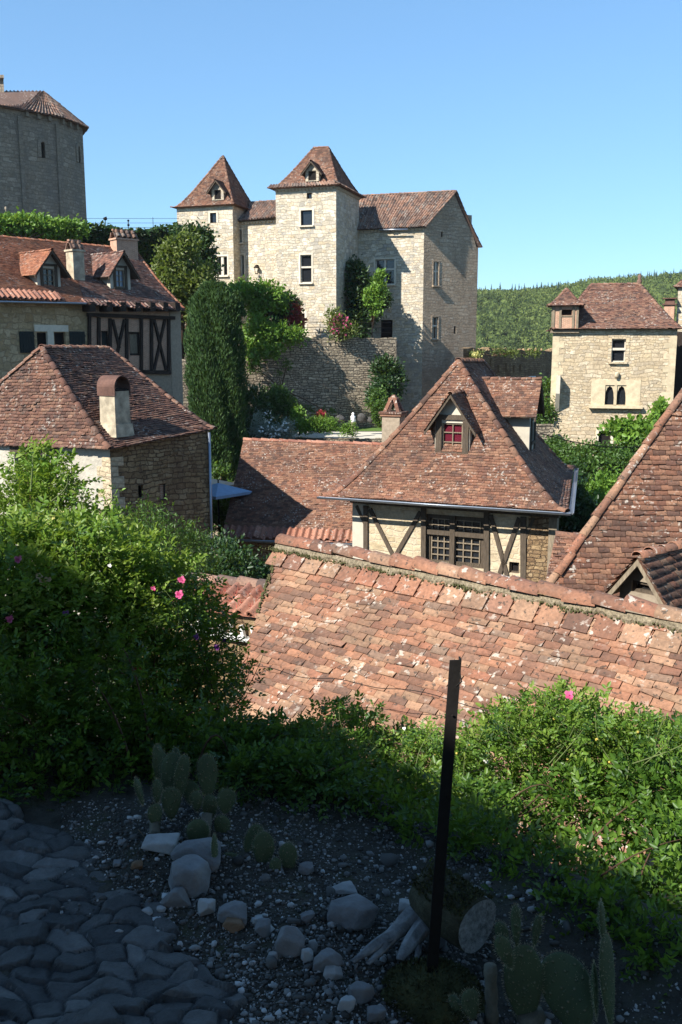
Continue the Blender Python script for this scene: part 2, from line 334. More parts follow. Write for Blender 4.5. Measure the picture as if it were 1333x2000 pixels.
def window(w, par, px, fm, pm='glass', nx=2, ny=3, transom=None, surround=None, sill=False, depth=.2, bar=.035, fr=.06, name='window', smat='ashlar', rect=None, lintel=.0, pane_label=None):
    a0, z1, a1, z0 = rect if rect else (*w.uv(px[0], px[1]), *w.uv(px[2], px[3]))
    w.op.append((a0, a1, z0, z1)); f = MB(); d0, d1 = -depth, -depth + .06
    for q in ((a0, a0 + fr, z0, z1), (a1 - fr, a1, z0, z1), (a0 + fr, a1 - fr, z0, z0 + fr), (a0 + fr, a1 - fr, z1 - fr, z1)): w.box(f, *q, d0, d1)
    for i in range(1, nx):
        a = a0 + (a1 - a0) * i / nx; w.box(f, a - bar / 2, a + bar / 2, z0 + fr, z1 - fr, d0 + .006, d1 - .01)
    for j in range(1, ny):
        z = z0 + (z1 - z0) * j / ny; w.box(f, a0 + fr, a1 - fr, z - bar / 2, z + bar / 2, d0 + .01, d1 - .014)
    if transom:
        for kind, t, th in transom:
            if kind == 'h': z = z0 + (z1 - z0) * t; w.box(f, a0 + .002, a1 - .002, z - th / 2, z + th / 2, d0 - .02, d1 + .09)
            else: a = a0 + (a1 - a0) * t; w.box(f, a - th / 2, a + th / 2, z0 + .002, z1 - .002, d0 - .016, d1 + .096)
    o = part(name, f, M[fm] if isinstance(fm, str) else fm, par)
    g = MB(); g.quad(w.P(a0, z0, d0 - .01), w.P(a1, z0, d0 - .01), w.P(a1, z1, d0 - .01), w.P(a0, z1, d0 - .01))
    part('pane', g, M[pm], o, label=pane_label)
    if surround:
        g = MB(); e = surround
        w.box(g, a0 - e, a0, z0, z1 + e, -.05, .025); w.box(g, a1, a1 + e, z0, z1 + e, -.05, .025)
        w.box(g, a0, a1, z1, z1 + e, -.05, .03 + lintel); part('surround', g, M[smat], o)
    if sill:
        g = MB(); w.box(g, a0 - .12, a1 + .12, z0 - .1, z0, -.05, .16); part('sill', g, M[smat], o)
    return o
def tiles(mb, L, R, tw=.17, exp=.1, th=.014, jit=.6, sides=False, base=True, dz=.0):
    L = np.asarray(L, float); R = np.asarray(R, float); mid = (L + R) / 2
    cl = np.r_[0, np.cumsum(np.linalg.norm(np.diff(mid, axis=0), axis=1))]; S = cl[-1]; nr = max(2, int(round(S / exp))); ex = S / nr
    I = lambda P, s: np.array([np.interp(s, cl, P[:, k]) for k in range(3)])
    if base:
        for i in range(len(L) - 1):
            nn = np.cross(R[i] - L[i], mid[i + 1] - mid[i]); nn /= np.linalg.norm(nn) + 1e-9
            mb.quad(*[p - nn * .012 for p in (L[i], R[i], R[i + 1], L[i + 1])], rnd=.1)
    tot_w = max(np.linalg.norm(R - L, axis=1)); wob = rng.random(4) * 6
    for k in range(nr):
        s0 = k * ex; s1 = min(s0 + ex * 1.35, S); l0, r0, l1, r1 = I(L, s0), I(R, s0), I(L, s1), I(R, s1)
        e = r0 - l0; w = np.linalg.norm(e)
        if w < tw * .4: continue
        e /= w; up = (l1 + r1) / 2 - (l0 + r0) / 2; nn = np.cross(e, up); nn /= np.linalg.norm(nn); up = up - e * np.dot(up, e); ul = np.linalg.norm(up); up /= ul
        ref = np.dot(L[0], e); al, ar = np.dot(l0, e) - ref, np.dot(r0, e) - ref; bl, b_r = np.dot(l1, e) - ref, np.dot(r1, e) - ref
        off = (.5 if k % 2 else 0) + rng.uniform(-.12, .12); j0 = int(math.floor(al / tw - off)); j1 = int(math.ceil(ar / tw - off))
        ed = (np.arange(j0, j1 + 1) + off) * tw + rng.uniform(-.13, .13, j1 - j0 + 1) * tw
        ed = np.clip(ed, al, ar); ed = ed[np.r_[True, np.diff(ed) > tw * .12]]
        if len(ed) < 2: continue
        ed[-1] = ar
        n = len(ed) - 1; g = tw * rng.uniform(.005, .03, n); a0, a1 = ed[:-1] + g, ed[1:] - g
        sag = np.sin((a0 + a1) * .9 + k * .13 + wob[0]) * .012 + np.sin((a0 + a1) * .37 + wob[1] + k * .05) * .02
        slip = rng.normal(0, .055 * ex * jit * 2, n) + sag * min(1, ex * 6); rot = rng.normal(0, .05 * ex * jit * 2, n); lift = th * (1 + rng.random(n) * jit * 1.3 + (rng.random(n) < .05) * jit * 1.5)
        p0 = l0 - e * al
        def pt(a, up_, h): return p0 + e * a[:, None] + up * up_[:, None] + nn * (h + dz)[:, None]
        z = np.zeros(n); t0, t1 = np.clip(a0, bl, b_r), np.clip(a1, bl, b_r)
        A = pt(a0, slip - rot, lift - th * .9); B = pt(a1, slip + rot, lift * rng.uniform(.85, 1.1, n) - th * .9)
        C = A + nn * th; D = B + nn * th; E = pt(t0, np.full(n, ul), z); F = pt(t1, np.full(n, ul), z)
        Vv = np.stack([A, B, C, D, E, F], 1).reshape(-1, 3); o = np.arange(n)[:, None] * 6
        Fs = np.concatenate([o + [0, 1, 3, 2], o + [2, 3, 5, 4]]); r = rng.random(n); mb.add(Vv, Fs, np.r_[r, r])
        if sides:
            mb.add(Vv, np.concatenate([o + [0, 2, 4], o + [1, 5, 3]]), np.r_[r, r])
def canal(mb, L, R, pitch=.22, amp=.07, rowlen=.36, rise=.018):
    L = np.asarray(L, float); R = np.asarray(R, float); mid = (L + R) / 2
    cl = np.r_[0, np.cumsum(np.linalg.norm(np.diff(mid, axis=0), axis=1))]; S = cl[-1]; nr = max(1, int(round(S / rowlen))); ex = S / nr
    I = lambda P, s: np.array([np.interp(s, cl, P[:, k]) for k in range(3)])
    n = max(1, int(round(max(np.linalg.norm(R - L, axis=1)) / pitch))); q = 9
    x = np.linspace(0, 1, q); h = np.where(x < .62, np.sin(np.pi * np.clip(x / .62, 0, 1)) ** .75, -.4 * np.sin(np.pi * np.clip((x - .62) / .38, 0, 1)))
    for i in range(len(L) - 1):
        nn = np.cross(R[i] - L[i], mid[i + 1] - mid[i]); nn /= np.linalg.norm(nn) + 1e-9; mb.quad(*[p - nn * amp * .5 for p in (L[i], R[i], R[i + 1], L[i + 1])], rnd=.1)
    for k in range(nr):
        s0 = k * ex; s1 = min(S, s0 + ex * 1.08); l0, r0, l1, r1 = I(L, s0), I(R, s0), I(L, s1), I(R, s1)
        nn = np.cross(r0 - l0 if k < nr - 1 else I(R, s0) - I(L, s0), l1 - l0 + r1 - r0); nn /= np.linalg.norm(nn) + 1e-9
        jz = rng.normal(0, .012, n); js = rng.normal(0, .03, n)
        t = (np.arange(n)[:, None] + x[None]) / n
        up = ((l1 + r1) - (l0 + r0)) / 2; up /= np.linalg.norm(up)
        a = l0 + (r0 - l0) * t[..., None] + nn * ((h[None] * amp + rise + jz[:, None])[..., None]) + up * js[:, None, None]
        b = l1 + (r1 - l1) * t[..., None] + nn * (h[None] * amp * .85)[..., None]
        V = np.stack([a, b], 2).reshape(-1, 3); j, i = np.meshgrid(np.arange(n), np.arange(q - 1), indexing='ij'); o = (j * q + i) * 2
        F = np.stack([o, o + 2, o + 3, o + 1], -1).reshape(-1, 4); mb.add(V, F, np.repeat(rng.random(n), q - 1))
        a2 = a - nn * .03; V = np.stack([a, a2], 2).reshape(-1, 3); F = np.stack([o + 1, o + 3, o + 2, o], -1).reshape(-1, 4); mb.add(V, F, np.repeat(rng.random(n), q - 1))
def ridge(mb, path, r=.1, seg=.34, n=7, lift=.0, jit=1.):
    """row of half-round tiles along a polyline, each lapping the one below"""
    path = np.asarray(path, float); cl = np.r_[0, np.cumsum(np.linalg.norm(np.diff(path, axis=0), axis=1))]; S = cl[-1]; k = max(1, int(round(S / seg))); e = S / k
    I = lambda s: np.array([np.interp(s, cl, path[:, j]) for j in range(3)])
    for i in range(k):
        p, q = I(i * e), I(min(S, (i + 1.12) * e)); t = q - p; t /= np.linalg.norm(t); sd = np.cross(t, (0, 0, 1)); sd /= np.linalg.norm(sd); up = np.cross(sd, t)
        th = np.linspace(-.12, math.pi + .12, n); r0 = r * (1 + rng.normal(0, .04) * jit); r1 = r * .86; u0 = lift + .02 + rng.normal(0, .006) * jit; so = rng.normal(0, .008) * jit
        V = []; 
        for c, rr, u in ((p, r0, u0), (p, r0 - .016, u0), (q, r1, lift)):
            V.append(c + sd * so + up * u + rr * (np.cos(th)[:, None] * sd + np.sin(th)[:, None] * up * .85) - up * r * .25)
        V = np.concatenate(V); j = np.arange(n - 1)
        F = np.concatenate([np.stack([j, j + 1, 2 * n + j + 1, 2 * n + j], -1), np.stack([j, n + j, n + j + 1, j + 1], -1)]); mb.add(V, F, rng.random())
def hip_pts(a, b, flare):
    ts = [0, .07, .15, .26, .42, .65, 1]
    return [np.asarray(a) + (np.asarray(b) - np.asarray(a)) * t - np.array([0, 0, flare * math.sin(math.pi * t ** .55)]) for t in ts]
def hiproof(par, FL, FR, BR, BL, r0, r1, flare=.2, tw=.17, exp=.1, th=.014, mat='tile', rr=.1, name='roof', faces='frbl', soffit=True, jit=.6, seg=.34, label=None):
    mb = MB(); H = {k: hip_pts(a, b, flare) for k, (a, b) in dict(fl0=(FL, r0), fr1=(FR, r1), br1=(BR, r1), bl0=(BL, r0)).items()}
    if 'f' in faces: tiles(mb, H['fl0'], H['fr1'], tw, exp, th, jit)
    if 'r' in faces: tiles(mb, H['fr1'], H['br1'], tw, exp, th, jit)
    if 'b' in faces: tiles(mb, H['br1'], H['bl0'], tw, exp, th, jit)
    if 'l' in faces: tiles(mb, H['bl0'], H['fl0'], tw, exp, th, jit)
    if soffit: mb.quad(FL, BL, BR, FR, .05)
    o = part(name, mb, M[mat], par, label=label)
    g = MB()
    for k in H: ridge(g, H[k], rr, seg)
    if np.linalg.norm(np.asarray(r1) - np.asarray(r0)) > .3: ridge(g, [r0, r1], rr, seg)
    part('ridge_cap', g, M[mat], o); return o
def dormer(par, C, psi, w, z0, ze, zp, depth, ov=.22, wall='plaster', mat='tile', tw=.16, exp=.1, th=.014, win=None, posts=None, ovs=.25, board='wood', back=0., rr=.08, fm='wood', pm='glass', nx=2, ny=3, canalt=False, depth_e=None):
    """gabled dormer: front centre C in plan, half width w, base z0, eaves ze, peak zp"""
    u, v = uvdir(psi); C = np.asarray(C[:2], float); depth_e = depth if depth_e is None else depth_e
    fw = Wall(C - u * w, C + u * w, z0, ze)
    mb = MB(); o = bpy.data.objects.new('dormer', None)
    if win: fw.op.append((w - win[0] / 2, w + win[0] / 2, z0 + win[1], z0 + win[2]))
    fw.fill(mb, [(0, ze), (w, zp), (2 * w, ze)], reveal=.12)
    for sgn in (-1, 1):
        a = C + u * w * sgn; b = a + v * depth_e; q = [v3(a, z0), v3(b, z0), v3(b, ze), v3(a, ze)]
        mb.quad(*(q if sgn > 0 else [q[1], q[0], q[3], q[2]]))
    d = part('dormer', mb, M[wall], par)
    if win:
        fw.op.clear(); window(fw, d, None, fm, pm, nx, ny, rect=(w - win[0] / 2, z0 + win[2], w + win[0] / 2, z0 + win[1]), depth=.1, bar=.03, fr=.05)
    sl = (zp - ze) / w; zo = ze - sl * ovs; g = MB(); zr = zp + .03
    fl, fr_ = C - u * (w + ovs) - v * ov, C + u * (w + ovs) - v * ov; rf, rb = C - v * ov, C + v * (depth + back)
    bl, b_r = C - u * (w + ovs) + v * depth_e, C + u * (w + ovs) + v * depth_e
    fn = (lambda L, R: canal(g, L, R, .2, .06, .34)) if canalt else (lambda L, R: tiles(g, L, R, tw, exp, th))
    fn([v3(fr_, zo), v3(rf, zr)], [v3(b_r, zo), v3(rb, zr)]); fn([v3(bl, zo), v3(rb, zr)], [v3(fl, zo), v3(rf, zr)])
    ridge(g, [v3(rf, zr), v3(rb, zr)], rr); part('dormer_roof', g, M[mat], d)
    g = MB()
    for sgn in (-1, 1):
        e = C + u * (w + ovs) * sgn - v * (ov - .02); t = C - v * (ov - .02)
        g.box(v3(e, zo - .14), v3(t - e, zr - zo), (0, 0, .12), v3(v * .05, 0)); e2 = e + v * (depth_e * .6)
        g.quad(v3(e, zo - .03), v3(t, zr - .03), v3(t + v * depth * .6, zr - .03), v3(e2, zo - .03))
    if posts:
        for sgn in (-1, 1):
            a = w + sgn * (win[0] / 2 + posts / 2); fw.box(g, a - posts / 2, a + posts / 2, z0, z0 + win[2] + .1, .002, .05)
        fw.box(g, w - win[0] / 2 - posts, w + win[0] / 2 + posts, z0 + win[2] + .1, z0 + win[2] + .1 + posts * .8, .002, .06)
        fw.box(g, w - win[0] / 2 - posts, w + win[0] / 2 + posts, z0 + win[1] - .09, z0 + win[1], .002, .07)
    part('bargeboard', g, M[board], d); return d, fw
def dentils(w, mb, a0, a1, z, step=.3, wd=.15, out=.14, h=.1, rows=1):
    a = a0
    while a < a1 - wd: w.box(mb, a, a + wd, z, z + h, .0, out); a += step
    w.box(mb, a0, a1, z + h, z + h + .05, 0, out + .06)
# ================================================================== BUILDINGS
def zat(px, py, P): d = ray(px, py); return float(d[2] / d[1] * P[1])     # height that a point at plan P shows at row py
# ------------------------------------------------------------------ castle with two towers
U, V = uvdir(18)
C0 = W(657, 500, 67)[:2]
cas = thing('castle', 'cream stone castle with two pyramid-roofed towers high on the terrace', 'castle', v3(C0, 0.4))
ZT = .2
wT = -along(C0, -U, 541, 4) * -1; TL = C0 - U * wT
dT = along(C0, V, 700.5, 4); TB = C0 + V * dT
wf = Wall(TL, C0, ZT, zat(657, 364, C0)); wr = Wall(C0, TB + V * .1, ZT, wf.z1)
tw_ = MB()
window(wf, cas, (588, 411, 610.5, 440), 'wood_dark', nx=1, ny=1, surround=.14, sill=True)
window(wf, cas, (587, 498, 609, 552), 'frame', nx=1, ny=1, transom=[('h', .56, .12)], surround=.12, sill=True)
window(wf, cas, (599.5, 377, 609.5, 388), 'wood_dark', nx=1, ny=1)
window(wf, cas, (580, 612, 596, 650), 'wood_dark', 'dark', nx=1, ny=1, surround=.15, name='door')
wf.fill(tw_); wr.fill(tw_); Wall(TB, TB - U * wT, ZT, wf.z1).fill(tw_); Wall(TB - U * wT, TL, ZT, wf.z1).fill(tw_)
part('central_tower', tw_, M['castle'], cas)
cn = MB(); dentils(wf, cn, 0, wf.len, wf.z1 - .16, .26, .13, .13); dentils(wr, cn, 0, wr.len, wf.z1 - .16, .26, .13, .13); part('cornice', cn, M['castle'], cas)
o_ = .42; ze = wf.z1 + .08
FL, FR, BR, BL = (v3(p, ze) for p in (TL - U * o_ - V * o_, C0 + U * o_ - V * o_, TB + U * o_ + V * o_, TB - U * wT - U * o_ + V * o_))
cm = (TL + C0) / 2 + V * dT / 2; zr = zat(627, 288, cm)
ra = cm + U * along(cm, U, 613, 14); rb = cm + U * along(cm, U, 641, 14)
roofT = hiproof(cas, FL, FR, BR, BL, v3(ra, zr), v3(rb, zr), .45, .2, .13, .016, 'tile_mid', .1)
mb = MB(); canal(mb, [FL - (0, 0, .02), FL + v3(V * .5, .3)], [FR - (0, 0, .02), FR + v3(V * .5 - U * .5, .3)], .22, .05, .5); canal(mb, [FR - (0, 0, .02), FR + v3(-U * .5, .3)], [BR - (0, 0, .02), BR + v3(-U * .5, .3)], .22, .05, .5)
part('eave_tile', mb, M['canal'], cas)
dc = C0 - U * .5 * wT; dc = dc + U * along(dc, U, 608, 11)
dc = dc + V * .25
dormer(cas, dc, 18, .5, zat(608, 354, dc), zat(608, 332, dc), zat(608, 316, dc), 1.7, .3, 'castle', 'tile', .18, .12, win=(.6, .05, .7), pm='dark', fm='wood', nx=1, ny=1, ovs=.28)
# main block
G0 = TB + U * along(TB, U, 827, 4); zE = zat(827, 444, G0)
Wf2 = TB - U * 1.0
wm = Wall(Wf2, G0, -5.8, zE)
window(wm, cas, (734, 507, 770.5, 555), 'frame', nx=1, ny=1, transom=[('h', .6, .14), ('v', .5, .14)], surround=.13, sill=True)
window(wm, cas, (744, 625, 767, 665), 'wood_dark', 'dark', nx=1, ny=1, surround=.16, name='door', smat='castle')
mbm = MB(); wm.fill(mbm)
gd = np.array([math.sin(math.radians(56)), math.cos(math.radians(56))])
gl = along(G0, gd, 931.5, 3); GB = G0 + gd * gl
wg = Wall(G0, GB, -5.8, zE); pr = [(0, zE)]
for x, y in ((889, 375), (904, 412), (916, 430), (931, 483)): pr.append(wg.uv(x, y))
pr.append((wg.len + .01, pr[-1][1]))
window(wg, cas, (847.5, 511, 856.5, 558), 'frame', nx=1, ny=1, transom=[('h', .6, .12), ('v', .5, .1)], surround=.1, sill=True, smat='gable')
window(wg, cas, (845, 619, 855, 662), 'frame', nx=1, ny=1, transom=[('h', .6, .12)], surround=.1, sill=True, smat='gable')
window(wg, cas, (887, 637, 891, 652), 'wood_dark', 'dark', nx=1, ny=1)
window(wg, cas, (862, 452, 865.5, 463), 'wood_dark', 'dark', nx=1, ny=1)
mbg = MB(); wg.fill(mbg, pr); part('gable_wall', mbg, M['gable'], cas, label='brown gable wall of the castle')
Wall(GB, Wf2 + V * 9, -5.8, pr[-1][1]).fill(mbm); part('main_wall', mbm, M['castle'], cas)
mb = MB(); dentils(wm, mb, 1, wm.len, zE - .2, .26, .13, .13); part('cornice', mb, M['castle'], cas)
apx = wg.P(pr[1][0], pr[1][1] + .08, .15); e1 = v3(G0 - V * .4 + U * .15, zE); ru = U * -(along(apx[:2], -U, 690, 9))
rdg0 = apx + v3(ru, 0) ; e0 = v3(Wf2 - V * .4, zE - .02)
mb = MB(); canal(mb, [e0, rdg0], [e1, apx], .24, .075, .4)
bk = wg.P(pr[-1][0] + .25, pr[-1][1], .15); k1 = wg.P(pr[2][0], pr[2][1] + .05, .15)
canal(mb, [bk, k1, apx], [bk + v3(ru * 1.1, 0), k1 + v3(ru, 0), rdg0], .24, .075, .4); mb.quad(e0, e1, e1 + v3(V * 1.2, 0), e0 + v3(V * 1.2, 0), .1); part('main_roof', mb, M['canal'], cas)
mb = MB(); ridge(mb, [rdg0, apx], .11, .36); ridge(mb, [e1, apx], .09, .36); ridge(mb, [bk, k1, apx], .09, .36); part('ridge_cap', mb, M['canal'], cas)
mb = MB(); a0, z0 = wm.uv(741, 449, .5); a1, z1 = wm.uv(797, 448, .5)
mb.tube([wm.P(a0, z0, .5), wm.P(a1, z1, .5)], .06); part('gutter', mb, M['zinc'], cas)
mb = MB(); p = wg.P(pr[3][0] - .15, pr[3][1] - .6, -.7); mb.box(p, v3(wg.d * .55, 0), v3(wg.n * .6, 0), (0, 0, 1.0)); part('chimney', mb, M['gable'], cas)
# left wing and left tower
wv = dT * .55
wA = C0 + V * wv
def colpt(px, off, z=4): q = C0 + V * off; return q - U * along(q, -U, px, z)
wl0, wl1, wl2 = colpt(455, wv + .5), colpt(519, wv), colpt(545, wv - .1)
zw = zat(500, 430, wl1); mbw = MB()
w1 = Wall(wl0, wl1, ZT, zw + .22); w2 = Wall(wl1, wl2, ZT, zw + .26)
window(w1, cas, (462, 449, 473, 474), 'frame', nx=1, ny=1, surround=.12, sill=True)
window(w1, cas, (463, 498, 477.5, 539), 'frame', nx=1, ny=1, transom=[('v', .5, .16)], surround=.12, sill=True)
w1.fill(mbw); w2.fill(mbw); part('wing_wall', mbw, M['castle'], cas)
mb = MB(); dentils(w1, mb, 0, w1.len, zw - .2, .26, .13, .13); dentils(w2, mb, 0, w2.len, zw - .2, .26, .13, .13); part('cornice', mb, M['castle'], cas)
mb = MB(); f = lambda p, dv, z: v3(p - V * .4 + V * dv, z); zt = zat(520, 391, wl1 + V * 2.6)
canal(mb, [f(wl0, 0, zw), f(wl0, 3, zt)], [f(wl1, 0, zw + .1), f(wl1, 3, zt)], .24, .075, .4); canal(mb, [f(wl1, 0, zw + .1), f(wl1, 3, zt)], [f(wl2, 0, zw + .15), f(wl2, 3, zt)], .24, .075, .4)
ridge(mb, [f(wl0, 3, zt), f(wl2, 3, zt)], .11)
for p_, q_ in ((wl0, wl1), (wl1, wl2)): mb.quad(f(p_, 0, zw), f(q_, 0, zw), f(q_, 1.2, zw + .1), f(p_, 1.2, zw + .1), .1)
mb.quad(*[v3(p + V * k, z) for p, k, z in ((wl1, 2.7, zw), (wl2 + U * 1.5, 2.7, zw), (wl2 + U * 1.5, 2.7, zt), (wl1, 2.7, zt))], .1); pass; part('wing_roof', mb, M['canal'], cas)
lm = MB(); a, z = w1.uv(505, 520); w1.box(lm, a - .02, a + .02, z - .1, z + .1, 0, .3); q = w1.P(a, z - .35, .28)
for k in range(4):
    an = k * math.pi / 2 + .78; lm.tube([q + (.11 * math.cos(an), .11 * math.sin(an), -.2), q + (.17 * math.cos(an), .17 * math.sin(an), .2)], .014, 5)
lm.lathe(q, [(.22, .2), (.2, .25), (.06, .42), (.0, .46)], 8); lm.lathe(q, [(.0, -.24), (.12, -.22), (.12, -.18)], 8); part('wall_lantern', lm, M['wood_dark'], cas)
T2R = colpt(458, wv - .9); T2L = colpt(350.5, wv - .9); w2t = np.linalg.norm(T2R - T2L)
wt = Wall(T2L, T2R, ZT, zat(405, 404, (T2L + T2R) / 2)); d2 = 4.6
wt2 = Wall(T2R, T2R + V * d2, ZT, wt.z1)
window(wt, cas, (410.5, 416, 423.5, 435), 'wood_dark', nx=1, ny=1, surround=.12)
window(wt, cas, (424, 501, 445, 538), 'frame', 'dark', nx=1, ny=1, transom=[('v', .5, .2)], surround=.12, sill=True)
mb = MB(); wt.fill(mb); wt2.fill(mb); Wall(T2R + V * d2, T2L + V * d2, ZT, wt.z1).fill(mb); Wall(T2L + V * d2, T2L, ZT, wt.z1).fill(mb); part('corner_tower', mb, M['castle'], cas)
ze2 = wt.z1 + .05; FL, FR, BR, BL = (v3(p, ze2) for p in (T2L - U * .35 - V * .35, T2R + U * .35 - V * .35, T2R + U * .35 + V * (d2 + .35), T2L - U * .35 + V * (d2 + .35)))
cm = (T2L + T2R) / 2 + V * d2 / 2; cm = cm + U * along(cm, U, 436, 14); ap = v3(cm, zat(436, 304, cm))
hiproof(cas, FL, FR, BR, BL, ap, ap + (.02, 0, 0), .5, .2, .13, .016, 'tile_mid', .1)
dc = T2L + U * w2t * .5; dc = dc + U * along(dc, U, 424, 11) + V * .15
dormer(cas, dc, 18, .48, zat(424, 391, dc), zat(424, 368, dc), zat(424, 353, dc), 1.6, .35, 'castle', 'tile', .18, .12, win=(.55, .05, .75), pm='dark', fm='wood', nx=1, ny=1, ovs=.3)
# ------------------------------------------------------------------ rubble terrace wall and railing
TWa, TWb = W(348, 640, 62.2)[:2], W(775, 663, 66.4)[:2]
tww = Wall(TWa, TWb, -6.2, zat(700, 660, TWb)); mb = MB()
prf = []; 
for i in range(60):
    a = tww.len * i / 59; x = TWa + tww.d * a; prf.append((a, tww.z1 + rng.normal(0, .035)))
tww.fill(mb, prf)
for (a, z), (b, y) in zip(prf[:-1], prf[1:]): mb.quad(tww.P(a, z), tww.P(b, y), tww.P(b, y, -.5), tww.P(a, z, -.5), uv=[(a, 0), (b, 0), (b, .5), (a, .5)])
Wall(TWb, TWb + np.array([.055, 1.]) * 5.2, -6.2, tww.z1).fill(mb)
m_ = MB(); m_.poly([v3(TWa + tww.n * -.3, tww.z1 - .06), v3(TWb + tww.n * -.3, tww.z1 - .06), v3(TWb + np.array([.055, 1.]) * 6, tww.z1 - .06), v3(TL + V * 8, tww.z1 - .06), v3(T2L + V * 6, tww.z1 - .06), v3(TWa + np.array([-3, 8.]), tww.z1 - .06)])
single('castle_terrace', m_, M['gravel'], v3(TWa, tww.z1), kind='structure')
trw = single('terrace_wall', mb, M['rubble'], v3(TWa, -5.5), 'tall dry rubble retaining wall holding up the castle terrace', 'wall')
rl = thing('railing', 'thin rusty iron railing along the top of the castle terrace wall', 'railing', v3(TWa, tww.z1))
ZR = tww.z1; mb = MB()
for h in (.35, .7, 1.05): mb.tube([tww.P(a, ZR + h, -.3) for a in np.linspace(.2, tww.len - .3, 12)], .016, 5)
part('rail', mb, M['iron'], rl)
for a in np.arange(.3, tww.len, 1.9): mb = MB(); mb.tube([tww.P(a, ZR - .05, -.3), tww.P(a, ZR + 1.1, -.3)], .024, 6); part('railing_post', mb, M['iron'], rl)
# ------------------------------------------------------------------ church apse
ch = thing('church', 'grey stone church apse with tall facets and a tiled half-cone roof', 'church', v3(W(60, 440, 78)[:2], 9.5))
A1 = W(46, 300, 78)[:2]; g2 = np.array([math.sin(math.radians(43.5)), math.cos(math.radians(43.5))]); g1 = np.array([math.sin(math.radians(46.5)), math.cos(math.radians(46.5))]); g3 = np.array([math.sin(math.radians(18)), math.cos(math.radians(18))])
A0 = A1 - g1 * 5.5; A2 = A1 + g2 * along(A1, g2, 118, 15); A3 = A2 + g3 * along(A2, g3, 165.5, 15); A4 = A3 + np.array([-.4, .92]) * 3
zc = zat(48, 216, A1); ws = [Wall(A0, A1, 7, zc), Wall(A1, A2, 7, zc), Wall(A2, A3, 7, zc), Wall(A3, A4, 7, zc)]
def slit(w, px, par):
    a0, z1 = w.uv(px[0], px[1]); a1, z0 = w.uv(px[2], px[3]); m = (a0 + a1) / 2; h = (a1 - a0) / 2; r = h + .32
    w.op.append((a0, a1, z0, z1)); f = MB(); th = np.linspace(0, math.pi, 9)
    I_ = [(m + h * math.cos(t), z1 - h + h * math.sin(t)) for t in th]; O_ = [(m + r * math.cos(t), z1 - h + r * math.sin(t)) for t in th]
    I_ = [(a1, z0)] + I_ + [(a0, z0)]; O_ = [(a1 + .32, z0)] + O_ + [(a0 - .32, z0)]
    for (p, q), (p2, q2) in zip(zip(I_[:-1], I_[1:]), zip(O_[:-1], O_[1:])):
        f.quad(w.P(*p, .07), w.P(*p2, .07), w.P(*q2, .07), w.P(*q, .07)); f.quad(w.P(*p2, .07), w.P(*p2, -.02), w.P(*q2, -.02), w.P(*q2, .07)); f.quad(w.P(*p, .07), w.P(*q, .07), w.P(*q, -.26), w.P(*p, -.26))
    top = [(a1, z1 + .01)] ; o = part('window', f, M['church'], par)
    g = MB(); g.quad(*(w.P(a, z, -.25) for a, z in ((a0 - .3, z0), (a1 + .3, z0), (a1 + .3, z1), (a0 - .3, z1)))); part('pane', g, M['dark'], o)
slit(ws[1], (79.5, 276, 89, 309), ch); slit(ws[2], (152, 285, 157, 318), ch)
mb = MB()
for w in ws: w.fill(mb)
for w, x in ((ws[0], ws[0].len - .35), (ws[1], ws[1].len - .3)): w.box(mb, x, x + (.34 if w is ws[0] else .28), 7, zc - .5, 0, .16)
for w, pts in ((ws[1], ((65, 237), (105, 335), (104, 359), (57, 335))), (ws[2], ((133, 336), (134, 262))), (ws[0], ((22, 306),))):
    for x, y in pts:
        a, z = w.uv(x, y); w.box(mb, a, a + .16, z, z + .28, -.01, .012, .5)
part('apse_wall', mb, M['church'], ch)
for w in ws[1:3]:
    a = .3
    while a < w.len - .3: mb = MB(); w.box(mb, a, a + .22, zc - .42, zc - .04, 0, .3); part('corbel', mb, M['church'], ch); a += 1.0
mb = MB(); cen = W(84, 178, 81.5); cen2 = W(-260, 177, 79)
e = [v3(A0 + ws[0].n * .5, zc), v3(A1 + ws[0].n * .45, zc), v3(A1 + ws[1].n * .45, zc), v3(A2 + (ws[1].n + ws[2].n) * .26, zc), v3(A3 + ws[2].n * .45 + g3 * .3, zc), v3(A4 + (ws[2].n * .2) + g3 * .5, zc)]
for p_, q_ in zip(e[:-1], e[1:]): mb.add([p_ - (0, 0, .03), q_ - (0, 0, .03), v3(cen[:2], zc - .03)], [[0, 1, 2]])
canal(mb, [e[0], cen2], [e[1], cen], .3, .085, .45); canal(mb, [e[2], cen], [e[3], cen + (.02, .02, 0)], .3, .085, .45); canal(mb, [e[3], cen], [e[4], cen + (.02, .02, 0)], .3, .085, .45); canal(mb, [e[4], cen], [e[5], cen + (.02, .02, 0)], .3, .085, .45)
part('apse_roof', mb, M['canal'], ch)
mb = MB(); q = W(7, 152, 80); mb.box(q - (6, 0, 22), (6, 0, 0), (-1.7, 4, 0), (0, 0, 22)); mb.box(q - (6.3, .3, .1), (6.45, 0, 0), (-2, 4.6, 0), (0, 0, .25)); part('stair_turret', mb, M['church'], ch)
